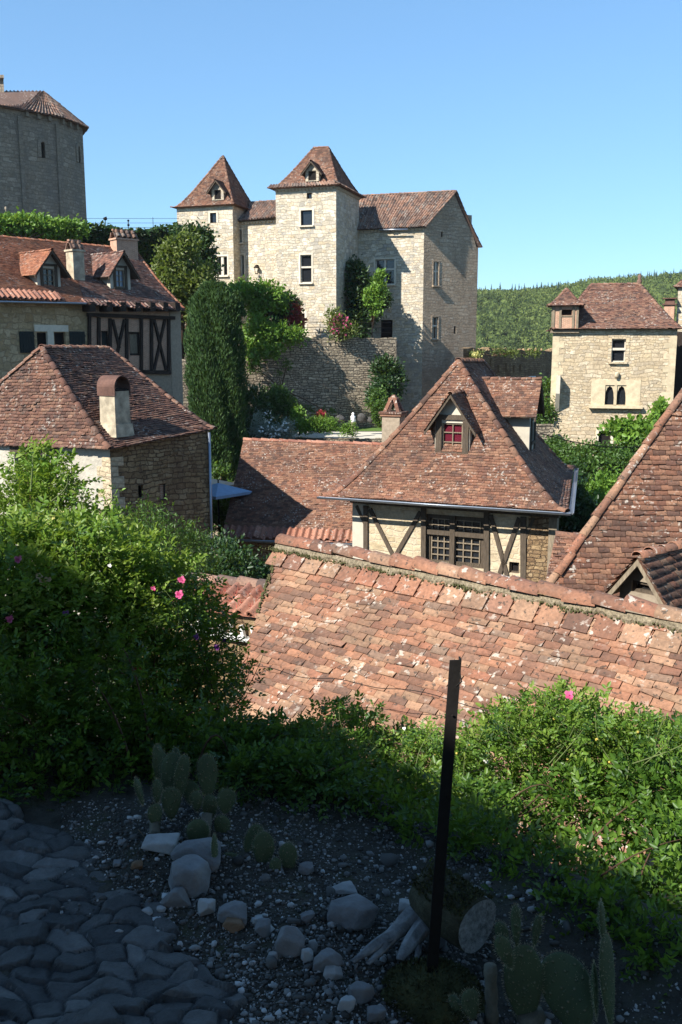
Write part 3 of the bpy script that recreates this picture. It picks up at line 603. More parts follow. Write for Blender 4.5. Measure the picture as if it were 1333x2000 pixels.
# ivy terrace wall below the church
IW = Wall(W(-60, 440, 60)[:2], W(352, 452, 72)[:2], -2, zat(352, 452, W(352, 452, 72)))
ivw = thing('church_terrace_wall', 'stone terrace wall below the church, almost covered by dark green ivy', 'wall', v3(IW.A, 3))
prf = [(0, zat(-60, 436, IW.A)), (IW.len * .3, zat(60, 440, IW.P(IW.len * .3, 0))), (IW.len * .55, zat(165, 450, IW.P(IW.len * .55, 0))), (IW.len, IW.z1)]
mb = MB(); IW.fill(mb, prf); part('masonry', mb, M['church'], ivw)
cr = thing('railing', 'thin wire railing on the terrace beside the church, against the sky', 'railing', IW.P(IW.len * .55, prf[2][1]))
mb = MB()
for h in (.35, .75, 1.15): mb.tube([v3(W(x, 440, y_)[:2], zat(x, 452 - (h * 22), W(x, 440, y_))) for x, y_ in ((158, 66), (215, 67.5), (300, 70), (350, 72))], .012, 4)
part('rail', mb, M['iron'], cr)
for x, y_ in ((160, 66), (300, 70)): mb = MB(); q = W(x, 455, y_); mb.tube([q, q + (0, 0, 1.1)], .02, 5); part('railing_post', mb, M['iron'], cr)
for x, y0, y1, y_, lab in ((206, 429, 452, 67, 'small black floodlight on a short pole on the church terrace'), (251, 431, 452, 68.5, 'slim black garden lamp with two balls above the wide chimney'), (12, 408, 438, 62, 'pale short post standing in the ivy left of the church apse')):
    t = thing('floodlight' if x == 206 else 'garden_lamp' if x == 251 else 'marker_post', lab, 'lamp' if x > 100 else 'post', W(x, y1, y_))
    q = W(x, y0, y_); b = W(x, y1, y_); mb = MB(); mb.tube([b, q], .03, 6); part('pole', mb, M['iron'] if x > 100 else M['concrete'], t)
    mb = MB()
    if x == 206: mb.blob(q + (0, 0, .05), (.16, .12, .13), 1); mb.box(q + (-.12, -.1, .0), (.2, 0, .08), (0, .2, 0), (.02, 0, .12))
    elif x == 251: mb.blob(q, .09, 1, 0, flat=0); mb.blob(q - (0, 0, .3), .1, 1, 0, flat=0)
    else: mb.lathe(q, [(.07, -.05), (.08, .1), (0, .16)], 8)
    part('lamp_head' if x > 100 else 'post_cap', mb, M['iron'] if x > 100 else M['concrete'], t)
# ------------------------------------------------------------------ half-timbered house, upper left
UH, VH = uvdir(-50)
P0 = W(170, 600, 45)[:2]                                    # joint of stone wall and timber front
ht = thing('timbered_house', 'long house with orange tiled roof, two dormers and a half-timbered brick upper wall', 'house', v3(P0, -4))
PA = P0 - UH * 9.0; PB = P0 + UH * along(P0, UH, 353, 0)
zE1 = zat(170, 588, P0); zE2 = zat(353, 604, PB)
w1 = Wall(PA, P0, -7, zE1); w2 = Wall(P0, PB, -7, zE2)
for px in ((72, 649, 98, 690), (106, 649, 130, 690)): window(w1, ht, px, 'wood_dark', 'dark', nx=1, ny=1, depth=.2, surround=.0)
mb = MB(); w1.fill(mb); part('stone_wall', mb, M['old_stone'], ht)
mb = MB(); a, z = w1.uv(101, 690, .03); w1.box(mb, a - .16, a + .16, z, z + 1.15, -.1, .05); a0, _ = w1.uv(68, 648, .03); a1, z1 = w1.uv(134, 648, .03); w1.box(mb, a0, a1, z1, z1 + .3, -.1, .045); part('window_mullion', mb, M['ashlar'], ht)
for x0, x1 in ((38, 69), (136, 168)):
    mb = MB(); a0, z1 = w1.uv(x0, 647, .06); a1, z0 = w1.uv(x1, 689, .06); n = 5
    for i in range(n): w1.box(mb, a0 + (a1 - a0) * i / n + .006, a0 + (a1 - a0) * (i + 1) / n - .006, z0, z1, .03, .07 + .004 * (i % 2))
    for z in (z0 + .15, z1 - .25): w1.box(mb, a0, a1, z, z + .1, .07, .1)
    part('shutter', mb, M['shutter'], ht)
# brick and timber front, slightly jettied
o = .12; zb = w2.uv(300, 724, o)[1]; ztop = w2.uv(250, 618, o)[1]; aR = w2.uv(334, 660, o)[0]
window(w2, ht, (198, 646, 214, 700), 'wood_dark', 'shutter', nx=1, ny=1, depth=.1)
window(w2, ht, (252, 648, 276, 694), 'wood_dark', 'wood_l', nx=1, ny=1, depth=.14, fr=.1)
mb = MB(); w2.fill(mb); part('front_wall', mb, M['brick'], ht)
mb = MB(); w2.box(mb, aR + .05, w2.len + .03, -7, zE2, -.3, .05); w2.box(mb, .2, aR + .05, -7, zb, -.2, .03); part('pier_wall', mb, M['concrete'], ht)
tm = lambda: MB()
def beam(x0, y0, x1, y1, w=.17, name='timber'): m = MB(); w2.beam_px(m, x0, y0, x1, y1, w, .0, o); part(name, m, M['wood_dark'], ht)
for x, ya, yb in ((176.5, 617, 700), (195, 620, 690), (217, 622, 690), (249.5, 622, 716), (278, 622, 724), (298, 622, 724), (331.5, 622, 727)): beam(x, ya, x, yb, .15)
beam(222, 624, 235, 680, .12); beam(245, 624, 231, 690, .12); beam(303, 624, 326, 722, .12); beam(324, 624, 303, 722, .12)
m = MB(); w2.beam_px(m, 173, 614.5, 343, 621, .17, .0, o + .03); part('timber', m, M['wood_dark'], ht)
m = MB(); w2.beam_px(m, 273, 726, 335, 727.5, .2, .0, o + .03); part('timber', m, M['wood_dark'], ht)
for k, x in enumerate((169, 202, 229, 258, 287, 312, 335)): 
    m = MB(); a, z = w2.uv(x, 603, .1); w2.box(m, a - .16, a + .16, z - .14, z + .3, -.1, .62); part('joist', m, M['wood_dark'], ht)
# roof planes
hv = 4.6; ov = .55
def rp(px, py, v): # point on the ridge plane (v inward of the front) seen at px,py
    q = P0 + VH * v; return Wplane(px, py, v3(q, 0), (-VH[0], -VH[1], 0))
Rl, Rr = rp(-330, 430, hv), rp(262, 486.5, hv)
e = lambda px, py: Wplane(px, py, v3(P0 - VH * ov, 0), (-VH[0], -VH[1], 0))
El, Em, Er = e(-330, 556, ), e(166, 592), e(361.5, 604)
mb = MB(); f = lambda a, b: [a + (b - a) * t - np.array([0, 0, .14 * math.sin(math.pi * t)]) for t in (0, .1, .25, .5, 1)]
Rm = rp(135, 475, hv); tiles(mb, f(El, Rl), f(Em, Rm), .18, .125, .017); part('roof', mb, M['tile_red'], ht)
mb = MB(); tiles(mb, f(Em, Rm), f(Er, Rr), .18, .125, .019); hb = v3(PB + VH * 9.2 + UH * .4, Er[2])
tiles(mb, f(Er, Rr), f(hb, Rr + (.02, 0, 0)), .18, .125, .018); tiles(mb, f(hb, Rr), f(v3(PA + VH * 9.2, Er[2]), Rl), .18, .2, .018)
part('roof', mb, M['tile_dark'], ht, label='darker weathered right half of the tiled roof')
mb = MB(); ridge(mb, [Rl, Rm, Rr], .11, .4); ridge(mb, f(Er, Rr), .1, .38); part('ridge_cap', mb, M['tile_red'], ht)
mb = MB(); c0, c1 = e(-100, 574), e(124, 586); canal(mb, [c0 + v3(-VH * .12, -.05), c0 + v3(VH * .4, .36)], [c1 + v3(-VH * .12, -.05), c1 + v3(VH * .4, .36)], .26, .09, .55); part('eave_tile', mb, M['canal_red'], ht)
mb = MB(); canal(mb, [Em + v3(-VH * .06, -.06), Em + v3(VH * .3, .2)], [Er + v3(-VH * .06, -.06), Er + v3(VH * .3, .2)], .22, .05, .4); part('eave_tile', mb, M['tile_dark'], ht)
mb = MB(); mb.tube([e(-60, 583) + v3(-VH * .08, -.1), Em + v3(-VH * .1, -.02)], .05); part('gutter', mb, M['zinc'], ht)
# facade close-off
mb = MB(); Wall(PB, PB + VH * 8.6, -7, zE2).fill(mb); Wall(PB + VH * 8.6, PA + VH * 8.6, -7, zE1).fill(mb); part('rear_wall', mb, M['old_stone'], ht)
sl = (Rm[2] - Em[2]) / (hv + ov)
def hd(cx, by, v, w, he, hp, L, **k):
    q = Wplane(cx, by, v3(P0 + VH * v, 0), (-VH[0], -VH[1], 0)); dormer(ht, q[:2], -50, w, q[2] - .15, q[2] + he, q[2] + hp, L, .42, 'plaster_w', tw=.17, exp=.12, ovs=.34, fm='wood_l', posts=.14, depth_e=.95, **k)
hd(97, 565, .75, .62, 1.0, 1.75, 2.35, mat='tile_red', win=(.62, .22, 1.1), nx=2, ny=3)
hd(236, 563, .95, .62, .95, 1.75, 2.35, mat='tile_dark', win=(.55, .2, 1.05), nx=2, ny=3, pm='glass_b')
def stack(par, cx, by, ty, Y, wx, wy, psi, mat='chimney', cap='slab', v=None):
    u, vv = uvdir(psi); b = W(cx, by, Y); t = W(cx, ty, Y)[2]; m = MB(); c = b[:2]; p = c - u * wx / 2
    m.box(v3(p, b[2] - .7), v3(u * wx, 0), v3(vv * wy, 0), (0, 0, t - b[2] + .7)); m.box(v3(p - u * .06 - vv * .06, t), v3(u * (wx + .12), 0), v3(vv * (wy + .12), 0), (0, 0, .09))
    o = part('chimney', m, M[mat], par); g = MB(); c0 = p + vv * wy / 2 + u * wx / 2
    n = max(2, int(wx / .3))
    for k in range(n + 1):
        q = p + u * wx * k / n; 
        for s in (-1, 1): g.box(v3(q + vv * (wy / 2 + s * wy * .45) - u * .05, t + .09), v3(u * .1, 0), v3(vv * (-s) * .06, 0), v3(vv * (-s) * wy * .2, .3))
    for s in (-1, 1):
        for k in range(n):
            q = p + u * (wx * (k + .5) / n)
            a0, a1 = v3(q + vv * (wy / 2 + s * wy * .52), t + .14), v3(q + vv * (wy / 2 + s * wy * .06), t + .55); ridge(g, [a0, a1], .11, .3)
    g.box(v3(p + vv * (wy / 2 - .1) - u * .03, t + .48), v3(u * (wx + .06), 0), v3(vv * .2, 0), (0, 0, .09)); part('chimney_cap', g, M['canal'], o); return o
q = P0 + VH * 2.6; 
stack(ht, 156, 545, 491, W(156, 545, 46.5)[1], .62, .62, -48, 'chimney')
stack(ht, 250, 500, 469, 51.5, 1.25, .75, -40, 'brick')
# ------------------------------------------------------------------ house with hipped roof, left
lh = thing('hipped_house', 'hip-roofed house of lime plaster and brown rubble behind the rose bush', 'house', v3(W(216, 1000, 27)[:2], -9))
U4, V4 = uvdir(24); gd = np.array([math.sin(math.radians(49)), math.cos(math.radians(49))])
Cn = W(215, 880, 27.15)[:2]; Lw = Cn - U4 * 9; zl = zat(217, 876, W(217, 876, 26.8))
Rw = Cn + gd * along(Cn, gd, 411.5, -4); zr_ = zat(413, 838, Rw)
wf = Wall(Lw, Cn, -10, zl); wr = Wall(Cn, Rw, -10, zl)
window(wf, lh, (28, 886, 104, 1005), 'wood_dark', 'dark', nx=1, ny=1, depth=.3, fr=.13)
window(wr, lh, (270, 948, 281, 972), 'wood_dark', 'dark', nx=1, ny=1, depth=.2, fr=.03)
window(wr, lh, (312, 946, 324, 976), 'wood_dark', 'brick', nx=1, ny=1, depth=.08, fr=.02)
window(wr, lh, (234, 1020, 243, 1036), 'wood_dark', 'dark', nx=1, ny=1, depth=.2, fr=.03)
mb = MB(); wf.fill(mb); part('plaster_wall', mb, M['plaster'], lh)
mb = MB(); wr.fill(mb, [(0, zl), (wr.len * .5, zl + (zr_ - zl) * .5), (wr.len, zr_)]); Wall(Rw, Rw + np.array([-1.3, 4.6]), -10, zr_).fill(mb); part('rubble_wall', mb, M['brown_stone'], lh)
mb = MB()
zz = -9.5; k = 0
while zz < zl - .3:
    h = rng.uniform(.22, .38); wf.box(mb, wf.len - (.5 if k % 2 else .3), wf.len + .012, zz, zz + h - .015, -.1, .014, rng.random()); wr.box(mb, -.012, .24 if k % 2 else .42, zz, zz + h - .015, -.1, .016, rng.random()); zz += h; k += 1
part('quoin', mb, M['house_stone'], lh)
a, z = wf.uv(28, 884, .02); b, _ = wf.uv(105, 884, .02); mb = MB(); wf.box(mb, a - .15, b + .15, z, z + .22, -.05, .05); part('lintel', mb, M['wood'], lh)
# roof: eave corner, long left hip, ridge
Ce = W(217, 877, 26.75); Re = W(420, 838, W(420, 838, 1)[1] * (Rw[1] + .1)); Le = Ce + v3(-U4 * 12, zat(0, 866, W(0, 866, 28.6)) - Ce[2] + .05)
Q0 = W(82, 678, 29.3); Q1 = W(213, 679.5, 32.6)
Bl = Le + v3(V4 * 9 + U4 * 1, 0.2); Br = Re + v3(V4 * 3.5 - U4 * 1.5, .1)
lhl = -U4 * 1
Lh = W(-150, 866, 30.1)
hiproof(lh, Ce, Re, v3(Re[:2] + V4 * 4.5 - U4 * 4.5, Re[2]), Lh, Q0, Q1, .12, .18, .105, .022, 'tile', .115, faces='frlb', jit=.9, seg=.36, soffit=False)
mb = MB(); mb.tube([Rw_ for Rw_ in (v3(Rw + wr.n * .07 - wr.d * .06, zr_ - .1), v3(Rw + wr.n * .07 - wr.d * .06, -9))], .045); part('downpipe', mb, M['zinc'], lh)
mb = MB(); a = W(229, 848, 26.6); u, v = uvdir(24)
uu, vv = uvdir(27)
def prism(mb, c, z0, z1, wx, wy, u, v, taper=.0, rnd=None):
    p = [c - u * wx / 2 - v * wy / 2, c + u * wx / 2 - v * wy / 2, c + u * wx / 2 + v * wy / 2, c - u * wx / 2 + v * wy / 2]
    k = 1 - taper; q = [c + (a - c) * k for a in p]; r = rng.random() if rnd is None else rnd
    for i in range(4): j = (i + 1) % 4; mb.quad(v3(p[i], z0), v3(p[j], z0), v3(q[j], z1), v3(q[i], z1), r)
    mb.quad(*[v3(x, z1) for x in q], rnd=r)
cc = W(216, 830, 27.5); zt = W(216, 764, 27.5)[2]; uu, vv = uvdir(33)
cc = cc + v3(V4 * .25, 0); prism(mb, cc[:2], cc[2] - .35, zt, .66, .62, uu, vv, .05); prism(mb, cc[:2], cc[2] - .35, cc[2] + .02, .80, .74, uu, vv, .08)
chm = part('chimney', mb, M['chimney'], lh)
mb = MB(); th = np.linspace(0, math.pi, 14); n = len(th); r = .325; c2 = cc[:2]
for rr in (r, r - .03):
    P_ = [[v3(c2 + uu * s + vv * rr * math.cos(t), zt + .12 + rr * 1.05 * math.sin(t)) for t in th] for s in (-.38, .36)]
    for i in range(n - 1): mb.quad(P_[0][i], P_[1][i], P_[1][i + 1], P_[0][i + 1])
for s in (-.38, .36):
    for i in range(n - 1):
        A = lambda rr, t: v3(c2 + uu * s + vv * rr * math.cos(t), zt + .12 + rr * 1.05 * math.sin(t)); mb.quad(A(r, th[i]), A(r - .03, th[i]), A(r - .03, th[i + 1]), A(r, th[i + 1]))
for sg in (-1, 1): mb.box(v3(c2 - uu * .38 + vv * sg * (r - .015) - vv * .015, zt - .14), v3(uu * .74, 0), v3(vv * .03, 0), (0, 0, .27))
part('chimney_hood', mb, M['rust'], chm)
mb = MB(); prism(mb, c2, zt + .001, zt + .06, .6, .56, uu, vv); part('flue', mb, M['dark'], chm)
# ------------------------------------------------------------------ centre house
ce = thing('centre_house', 'tall house with steep hipped tile roof, red-curtained dormer and timber-braced window wall', 'house', v3(W(880, 1100, 27.5)[:2], -9))
EL, ER = W(630, 968, 29.0), W(1109, 999, 25.9); ue = (ER - EL)[:2]; ue /= np.linalg.norm(ue); ve = np.array([-ue[1], ue[0]])
A_, B_ = W(896, 704, 30.1), W(944, 705, 33.0); EB = W(1121, 913, 34.4); EC = EB + (EL - ER) * 1.05
hiproof(ce, ER, EB, EC, EL, A_, B_, .42, .165, .092, .018, 'tile_mid', .12, faces='frlb', jit=.8, seg=.36)
F0 = W(681, 990, 29.0)[:2] + ve * .5; F1 = F0 + ue * along(F0, ue, 1086, -5); F2 = EB[:2] - ue * .5 - ve * .4
w = Wall(F0, F1, -10.5, zat(880, 984, (F0 + F1) / 2) + .25)
Zf = w.z1
window(w, ce, (832, 1003, 946, 1112), 'wood', nx=1, ny=1, depth=.14, fr=.14, transom=[('h', .64, .14), ('v', .455, .16)], name='window', pane_label='large dark panes of the mullioned window')
a0, z1 = w.uv(834, 1004); a1, z0 = w.uv(944, 1112); m = MB()
for (s0, s1, t0, t1, nx, ny) in ((a0 + .15, a0 + (a1 - a0) * .455 - .08, z0 + .1, z0 + (z1 - z0) * .64 - .06, 3, 4), (a0 + (a1 - a0) * .455 + .08, a1 - .15, z0 + .1, z0 + (z1 - z0) * .64 - .06, 3, 4), (a0 + .15, a0 + (a1 - a0) * .455 - .08, z0 + (z1 - z0) * .64 + .07, z1 - .14, 3, 2), (a0 + (a1 - a0) * .455 + .08, a1 - .15, z0 + (z1 - z0) * .64 + .07, z1 - .14, 3, 2)):
    for i in range(nx + 1): x = s0 + (s1 - s0) * i / nx; w.box(m, x - .017, x + .017, t0, t1, -.12, -.085)
    for j in range(ny + 1): z = t0 + (t1 - t0) * j / ny; w.box(m, s0, s1, z - .017, z + .017, -.118, -.08)
part('glazing_bar', m, M['wood_l'], ce)
window(w, ce, (995, 1097, 1014, 1121), 'wood', 'dark', nx=1, ny=1, depth=.15, fr=.05)
mb = MB(); w.fill(mb); part('front_wall', mb, M['infill'], ce)
mb = MB(); Wall(F1, F2, -10.5, Zf).fill(mb); Wall(F2, F0 + (F2 - F1), -10.5, Zf).fill(mb); Wall(F0 + (F2 - F1), F0, -10.5, Zf).fill(mb); part('side_wall', mb, M['concrete'], ce)
def tb(x0, y0, x1, y1, wd=.17, out=.07): m = MB(); w.beam_px(m, x0, y0, x1, y1, wd, .0, out); part('timber', m, M['wood'], ce)
tb(714, 988, 714, 1130, .15); tb(722, 994, 768, 1086, .13, .055); tb(821, 1000, 772, 1086, .13, .055); tb(696, 988, 712, 1022, .1, .055)
tb(827, 992, 827, 1140, .16); tb(950, 1000, 950, 1150, .16, .075)
tb(958, 1006, 990, 1124, .13, .055); tb(1014, 1012, 976, 1120, .13, .055); tb(1022, 1010, 1022, 1160, .17); tb(1043, 1012, 1026, 1050, .1, .055)
m = MB(); w.box(m, -.1, w.len + .12, Zf - .42, Zf - .18, -.05, .16); part('timber', m, M['wood'], ce)
m = MB(); w.box(m, w.len - .18, w.len + .06, -10.5, Zf - .42, -.2, .1); part('corner_post', m, M['wood_l'], ce)
m = MB(); w.box(m, -.06, .42, -10.5, Zf - .44, -.2, .03); part('corner_pier', m, M['plaster_w'], ce)
m = MB(); a0, z1 = w.uv(1033, 1018); w.box(m, a0, w.len - .18, -10.5, Zf - .44, -.1, .04); part('corner_stone', m, M['brown_stone'], ce)
a0, z0 = w.uv(826, 1113); a1, _ = w.uv(952, 1113); m = MB(); w.box(m, a0, a1, z0 - .12, z0, -.1, .14); part('window_sill', m, M['wood'], ce)
def gutter(par, p, q, inn, r=.07):
    m = MB(); d = q - p; d = d / np.linalg.norm(d); th = np.linspace(math.pi, 2 * math.pi, 8); o = np.array([*(-inn), 0])
    for k in range(7):
        f = lambda c, t, rr=r: c + o * rr * math.cos(t) + np.array([0, 0, rr * math.sin(t)])
        m.quad(f(p, th[k]), f(q, th[k]), f(q, th[k + 1]), f(p, th[k + 1]))
    for c in (p, q): m.poly([c + o * r * math.cos(t) + np.array([0, 0, r * math.sin(t)]) for t in th])
    m.tube([p + o * r, q + o * r], .014, 6); part('gutter', m, M['zinc'], par)
gutter(ce, EL + v3(-ve * .09 - ue * .12, -.03), ER + v3(-ve * .09 + ue * .1, -.03), ve)
es = (EB - ER)[:2]; es /= np.linalg.norm(es); gutter(ce, ER + v3(ue * .1, -.03), EB + v3(ue * .1 + es * .1, -.03), -ue)
q = W(883, 889, 28.55); sc = 28.55 / FPX
dormer(ce, q[:2], 24, .56, q[2] - .06, q[2] + 1.12, q[2] + 1.9, 2.0, .32, 'plaster_w', 'tile_mid', .16, .09, win=(.68, .16, 1.06), posts=.19, ovs=.26, board='wood', fm='wood_l', pm='red_cloth', nx=2, ny=3, depth_e=1.1, rr=.1)
q2 = W(1040, 858, 30.6); u8, v8 = uvdir(-66)
dormer(ce, q2[:2], -70, .66, q2[2] - .35, q2[2] + 1.2, q2[2] + 1.96, 2.5, .25, 'plaster_w', 'tile_mid', .16, .09, win=(.7, .3, .9), ovs=.34, fm='wood_l', nx=2, ny=2, depth_e=2.0, posts=.12)
# chimney of the centre house's left neighbour
q = W(769, 850, 35.5); t = W(769, 812, 35.5)[2]; m = MB(); uu, vv = uvdir(24); prism(m, q[:2], q[2] - 1.5, t, .72, .62, uu, vv)
lr = thing('low_house', 'low house with a broad lit tile roof left of the centre house', 'house', v3(W(560, 1100, 33)[:2], -10))
cm_ = part('chimney', m, M['concrete'], lr); m = MB(); prism(m, q[:2], t, t + .09, .84, .74, uu, vv); prism(m, q[:2], t + .09, t + .17, .92, .82, uu, vv); 
for sx in (-1, 1):
    for sy in (-1, 1): c = q[:2] + uu * sx * .27 + vv * sy * .22; m.box(v3(c - uu * .07 - vv * .05, t + .17), v3(uu * .14, 0), v3(vv * .1, 0), v3(-uu * sx * .2 - vv * sy * .12, .5))
prism(m, q[:2], t + .62, t + .69, .34, .3, uu, vv); prism(m, q[:2], t + .69, t + .80, .24, .22, uu, vv, .6); part('chimney_cap', m, M['tile_mid'], cm_)
# low roof left of centre
l0, l1 = W(434, 1041, 31.5), W(700, 1051, 30.6); t0 = W(476, 858, 35.8); t1 = W(770, 869, 35.0)
dd = (l1 - l0)[:2] / np.linalg.norm((l1 - l0)[:2]); t1 = t0 + (l1 - l0) * 1.35; l1b = l0 + (l1 - l0) * 1.25; t1[2] = t0[2] - .1
g = MB(); f = lambda a, b: [a + (b - a) * t - np.array([0, 0, .12 * math.sin(math.pi * t)]) for t in (0, .15, .4, .7, 1)]
tiles(g, f(l0, t0), f(l1b, t1), .17, .098, .016, .8)
nv = np.array([-dd[1], dd[0]]); b0, b1 = t0 + v3(nv * 4, -2.6), t1 + v3(nv * 4, -2.6); tiles(g, [b1, t1], [b0, t0], .2, .2)
o = part('roof', g, M['tile_mid'], lr); g = MB(); ridge(g, [t0, t1], .1, .36); part('ridge_cap', g, M['canal_red'], o)
g = MB(); canal(g, [l0 + v3(-nv * .2, -.1), l0 + v3(nv * .25, .22)], [l1b + v3(-nv * .2, -.1), l1b + v3(nv * .25, .22)], .235, .075, .5); part('eave_tile', g, M['canal_red'], lr)
gutter(lr, l0 + v3(-nv * .26, -.16), l1b + v3(-nv * .26, -.16), nv)
a, b = (l0 + v3(nv * .4 + dd * .15, 0))[:2], (l1b + v3(nv * .4, 0))[:2]; w = Wall(a, b, -11, l0[2] + .1); g = MB(); w.fill(g); Wall(b0[:2], a, -11, b0[2]).fill(g); 
c = (b0 + v3(dd * .15, 0))[:2]; g.poly([v3(a, l0[2]), v3(c, b0[2]), v3(t0[:2] + dd * .15, t0[2] - .1)]); part('stone_wall', g, M['brown_stone'], lr)
# ------------------------------------------------------------------ foreground roof
fh = thing('near_house', 'house just below the path, its big lichen-spotted tile roof seen from above', 'house', v3(W(800, 1300, 9)[:2], -7))
RA, RB = W(548, 1062, 12.0), W(1420, 1210, 8.25); RB[2] = RA[2] - .02
du = (RB - RA)[:2]; du /= np.linalg.norm(du); nvv = np.array([du[1], -du[0]])      # downslope, towards the camera
SL = math.radians(43); npl = np.array([nvv[0] * math.sin(SL), nvv[1] * math.sin(SL), math.cos(SL)])
LB = Wplane(440, 1390, RA, npl); L2 = RA + (LB - RA) * 1.5; z_e = L2[2]
down = np.array([nvv[0] * math.cos(SL), nvv[1] * math.cos(SL), -math.sin(SL)])
R2 = RB + down * ((z_e - RB[2]) / down[2])
g = MB(); tiles(g, [L2, RA], [R2, RB], .2, .088, .017, .75, sides=True)
def tiles_top(g):  # course of broad tiles just under the ridge
    n = 19; 
    for k in range(n):
        a = RA + (RB - RA) * (k / n) + down * .36; b = RA + (RB - RA) * ((k + 1) / n - .006) + down * .36; h = rng.uniform(.028, .045); dz_ = npl * h
        t = -down * .34; s = down * rng.normal(0, .012)
        V_ = [a + dz_ + s, b + dz_ * rng.uniform(.9, 1.1) + s * .4, b + dz_ + t, a + dz_ + t]; W_ = [p - npl * .022 for p in V_]; r = rng.random()
        g.quad(*V_, rnd=r); g.quad(W_[0], W_[1], V_[1], V_[0], rnd=r); g.quad(W_[3], W_[0], V_[0], V_[3], rnd=r); g.quad(W_[1], W_[2], V_[2], V_[1], rnd=r)
tiles_top(g)
bk = np.array([-nvv[0] * math.cos(SL), -nvv[1] * math.cos(SL), -math.sin(SL)]) * 3.2; g.quad(RA - (0, 0, .03), RB - (0, 0, .03), RB + bk, RA + bk, .3)
o = part('roof', g, M['tile_near'], fh)
g = MB(); ridge(g, [RA + npl * .02, RB + npl * .02], .115, .33, 11, .05, 1.8); part('ridge_cap', g, M['tile_near'], o)
g = MB()
tt = np.linspace(0, 1, 500); wv_ = .135 + .018 * np.sin(tt * 61) + .012 * np.sin(tt * 173) + rng.normal(0, .007, 500)
P_ = RA + (RB - RA) * tt[:, None]; rows = [P_ + down * .06 + npl * .075, P_ + down * (wv_ * .8)[:, None] + npl * (.06 + rng.normal(0, .008, 500))[:, None], P_ + down * wv_[:, None] + npl * .02]
for r0_, r1_ in zip(rows[:-1], rows[1:]): j = np.arange(499)[:, None]; g.add(np.concatenate([r0_, r1_]), j + np.array([[0, 500, 501, 1]]), np.clip(.5 + .35 * np.sin(tt[:-1] * 90) + rng.normal(0, .2, 499), 0, 1))
part('ridge_mortar', g, M['mossy_mortar'], o); g = MB()
for k in range(700):
    t = rng.random() ** 2 if k % 2 else rng.choice([.02, .11, .3, .52, .74]) + rng.normal(0, .02); p = RA + (RB - RA) * t + down * (.13 + rng.normal(0, .016)) + npl * (.03 + rng.uniform(0, .03)); g.blob(p, rng.uniform(.006, .018, 3), 1, .2, flat=0)
for k in range(160):
    t = rng.random() ** 1.5; p = RA + (L2 - RA) * t * .30 + npl * .03 + v3(du * abs(rng.normal(0, .03)), 0); g.blob(p, rng.uniform(.01, .024, 3), 1, .2, flat=0)
part('moss', g, M['moss'], o); o.children[-1]['kind'] = 'stuff'
g = MB(); A_w, B_w = (L2 - down * .35)[:2] + du * .3, (R2 - down * .35)[:2]; Wall(A_w, B_w, -9, z_e + .1).fill(g)
q = RA[:2] + du * .3; c = (RA + bk)[:2] + du * .3
g.poly([v3(c, -9), v3(A_w, -9), v3(A_w, z_e + .2), v3(q, RA[2] - .1), v3(c, (RA + bk)[2])])
q = RB[:2] - du * .15; c = (RB + bk)[:2] - du * .15; a_ = (R2 - down * .35)[:2] - du * .15
g.poly([v3(a_, -9), v3(c, -9), v3(c, (RB + bk)[2]), v3(q, RB[2] - .1), v3(a_, z_e + .2)], uv=[(0, 0), (5.5, 0), (5.5, 4), (2.8, 6.4), (0, 4)]); part('stone_wall', g, M['old_stone'], fh)
# ------------------------------------------------------------------ small canal-tile roof by the rose bush
q0, q1 = W(372, 1192, 15.2), W(520, 1200, 14.5); d5 = (q1 - q0)[:2]; d5 /= np.linalg.norm(d5); n5 = np.array([-d5[1], d5[0]])
sh = thing('lean_to_shed', 'small lean-to with red canal tiles and flowering stonecrop behind the rose bush', 'shed', v3(q0[:2], -8))
g = MB(); q0 = q0 - v3(d5 * 1.2, 0); q1 = q1 + v3(d5 * 1.5, 0); r0, r1 = q0 + v3(n5 * .8, .32), q1 + v3(n5 * .8, .32); canal(g, [q0, r0], [q1, r1], .235, .075, .42); part('canal_roof', g, M['canal_red'], sh)
g = MB(); ridge(g, [r0, r1], .13, .42); part('ridge_cap', g, M['canal'], sh)
g = MB(); w = Wall((q0 + v3(n5 * .12, 0))[:2], (q1 + v3(n5 * .12, 0))[:2], -9, q0[2] - .02); w.fill(g); part('shed_wall', g, M['brown_stone'], sh)
g = MB(); a0, z0 = w.uv(388, 1231, .12); a1, _ = w.uv(470, 1238, .12)
w.box(g, a0 - .3, a1 + .5, z0 - .06, z0, -.05, .14)
for k in range(8): x = a0 - .2 + k * .22; w.beam(g, x, z0, x - .05, z0 + .2, .05, .05, .12)
part('vent_slats', g, M['white'], sh)
g = MB(); 
for k in range(900):
    t = rng.random(); c = q0 + (q1 - q0) * t + v3(n5 * rng.uniform(.12, .6), 0); c[2] = q0[2] + np.dot(c[:2] - q0[:2], n5) * .4 + .06; d = rng.normal(0, .035, 3); d[2] = rng.uniform(.05, .13)
    s = np.cross(d, rng.normal(size=3)); s *= .007 / np.linalg.norm(s); g.add([c - s, c + s, c + d], [[0, 1, 2]])
M['sedum'] = mat_leaf('stonecrop', [(.30, .04, .035), (.45, .09, .07), (.25, .10, .05), (.35, .05, .05)], .1); part('stonecrop', g, M['sedum'], sh)
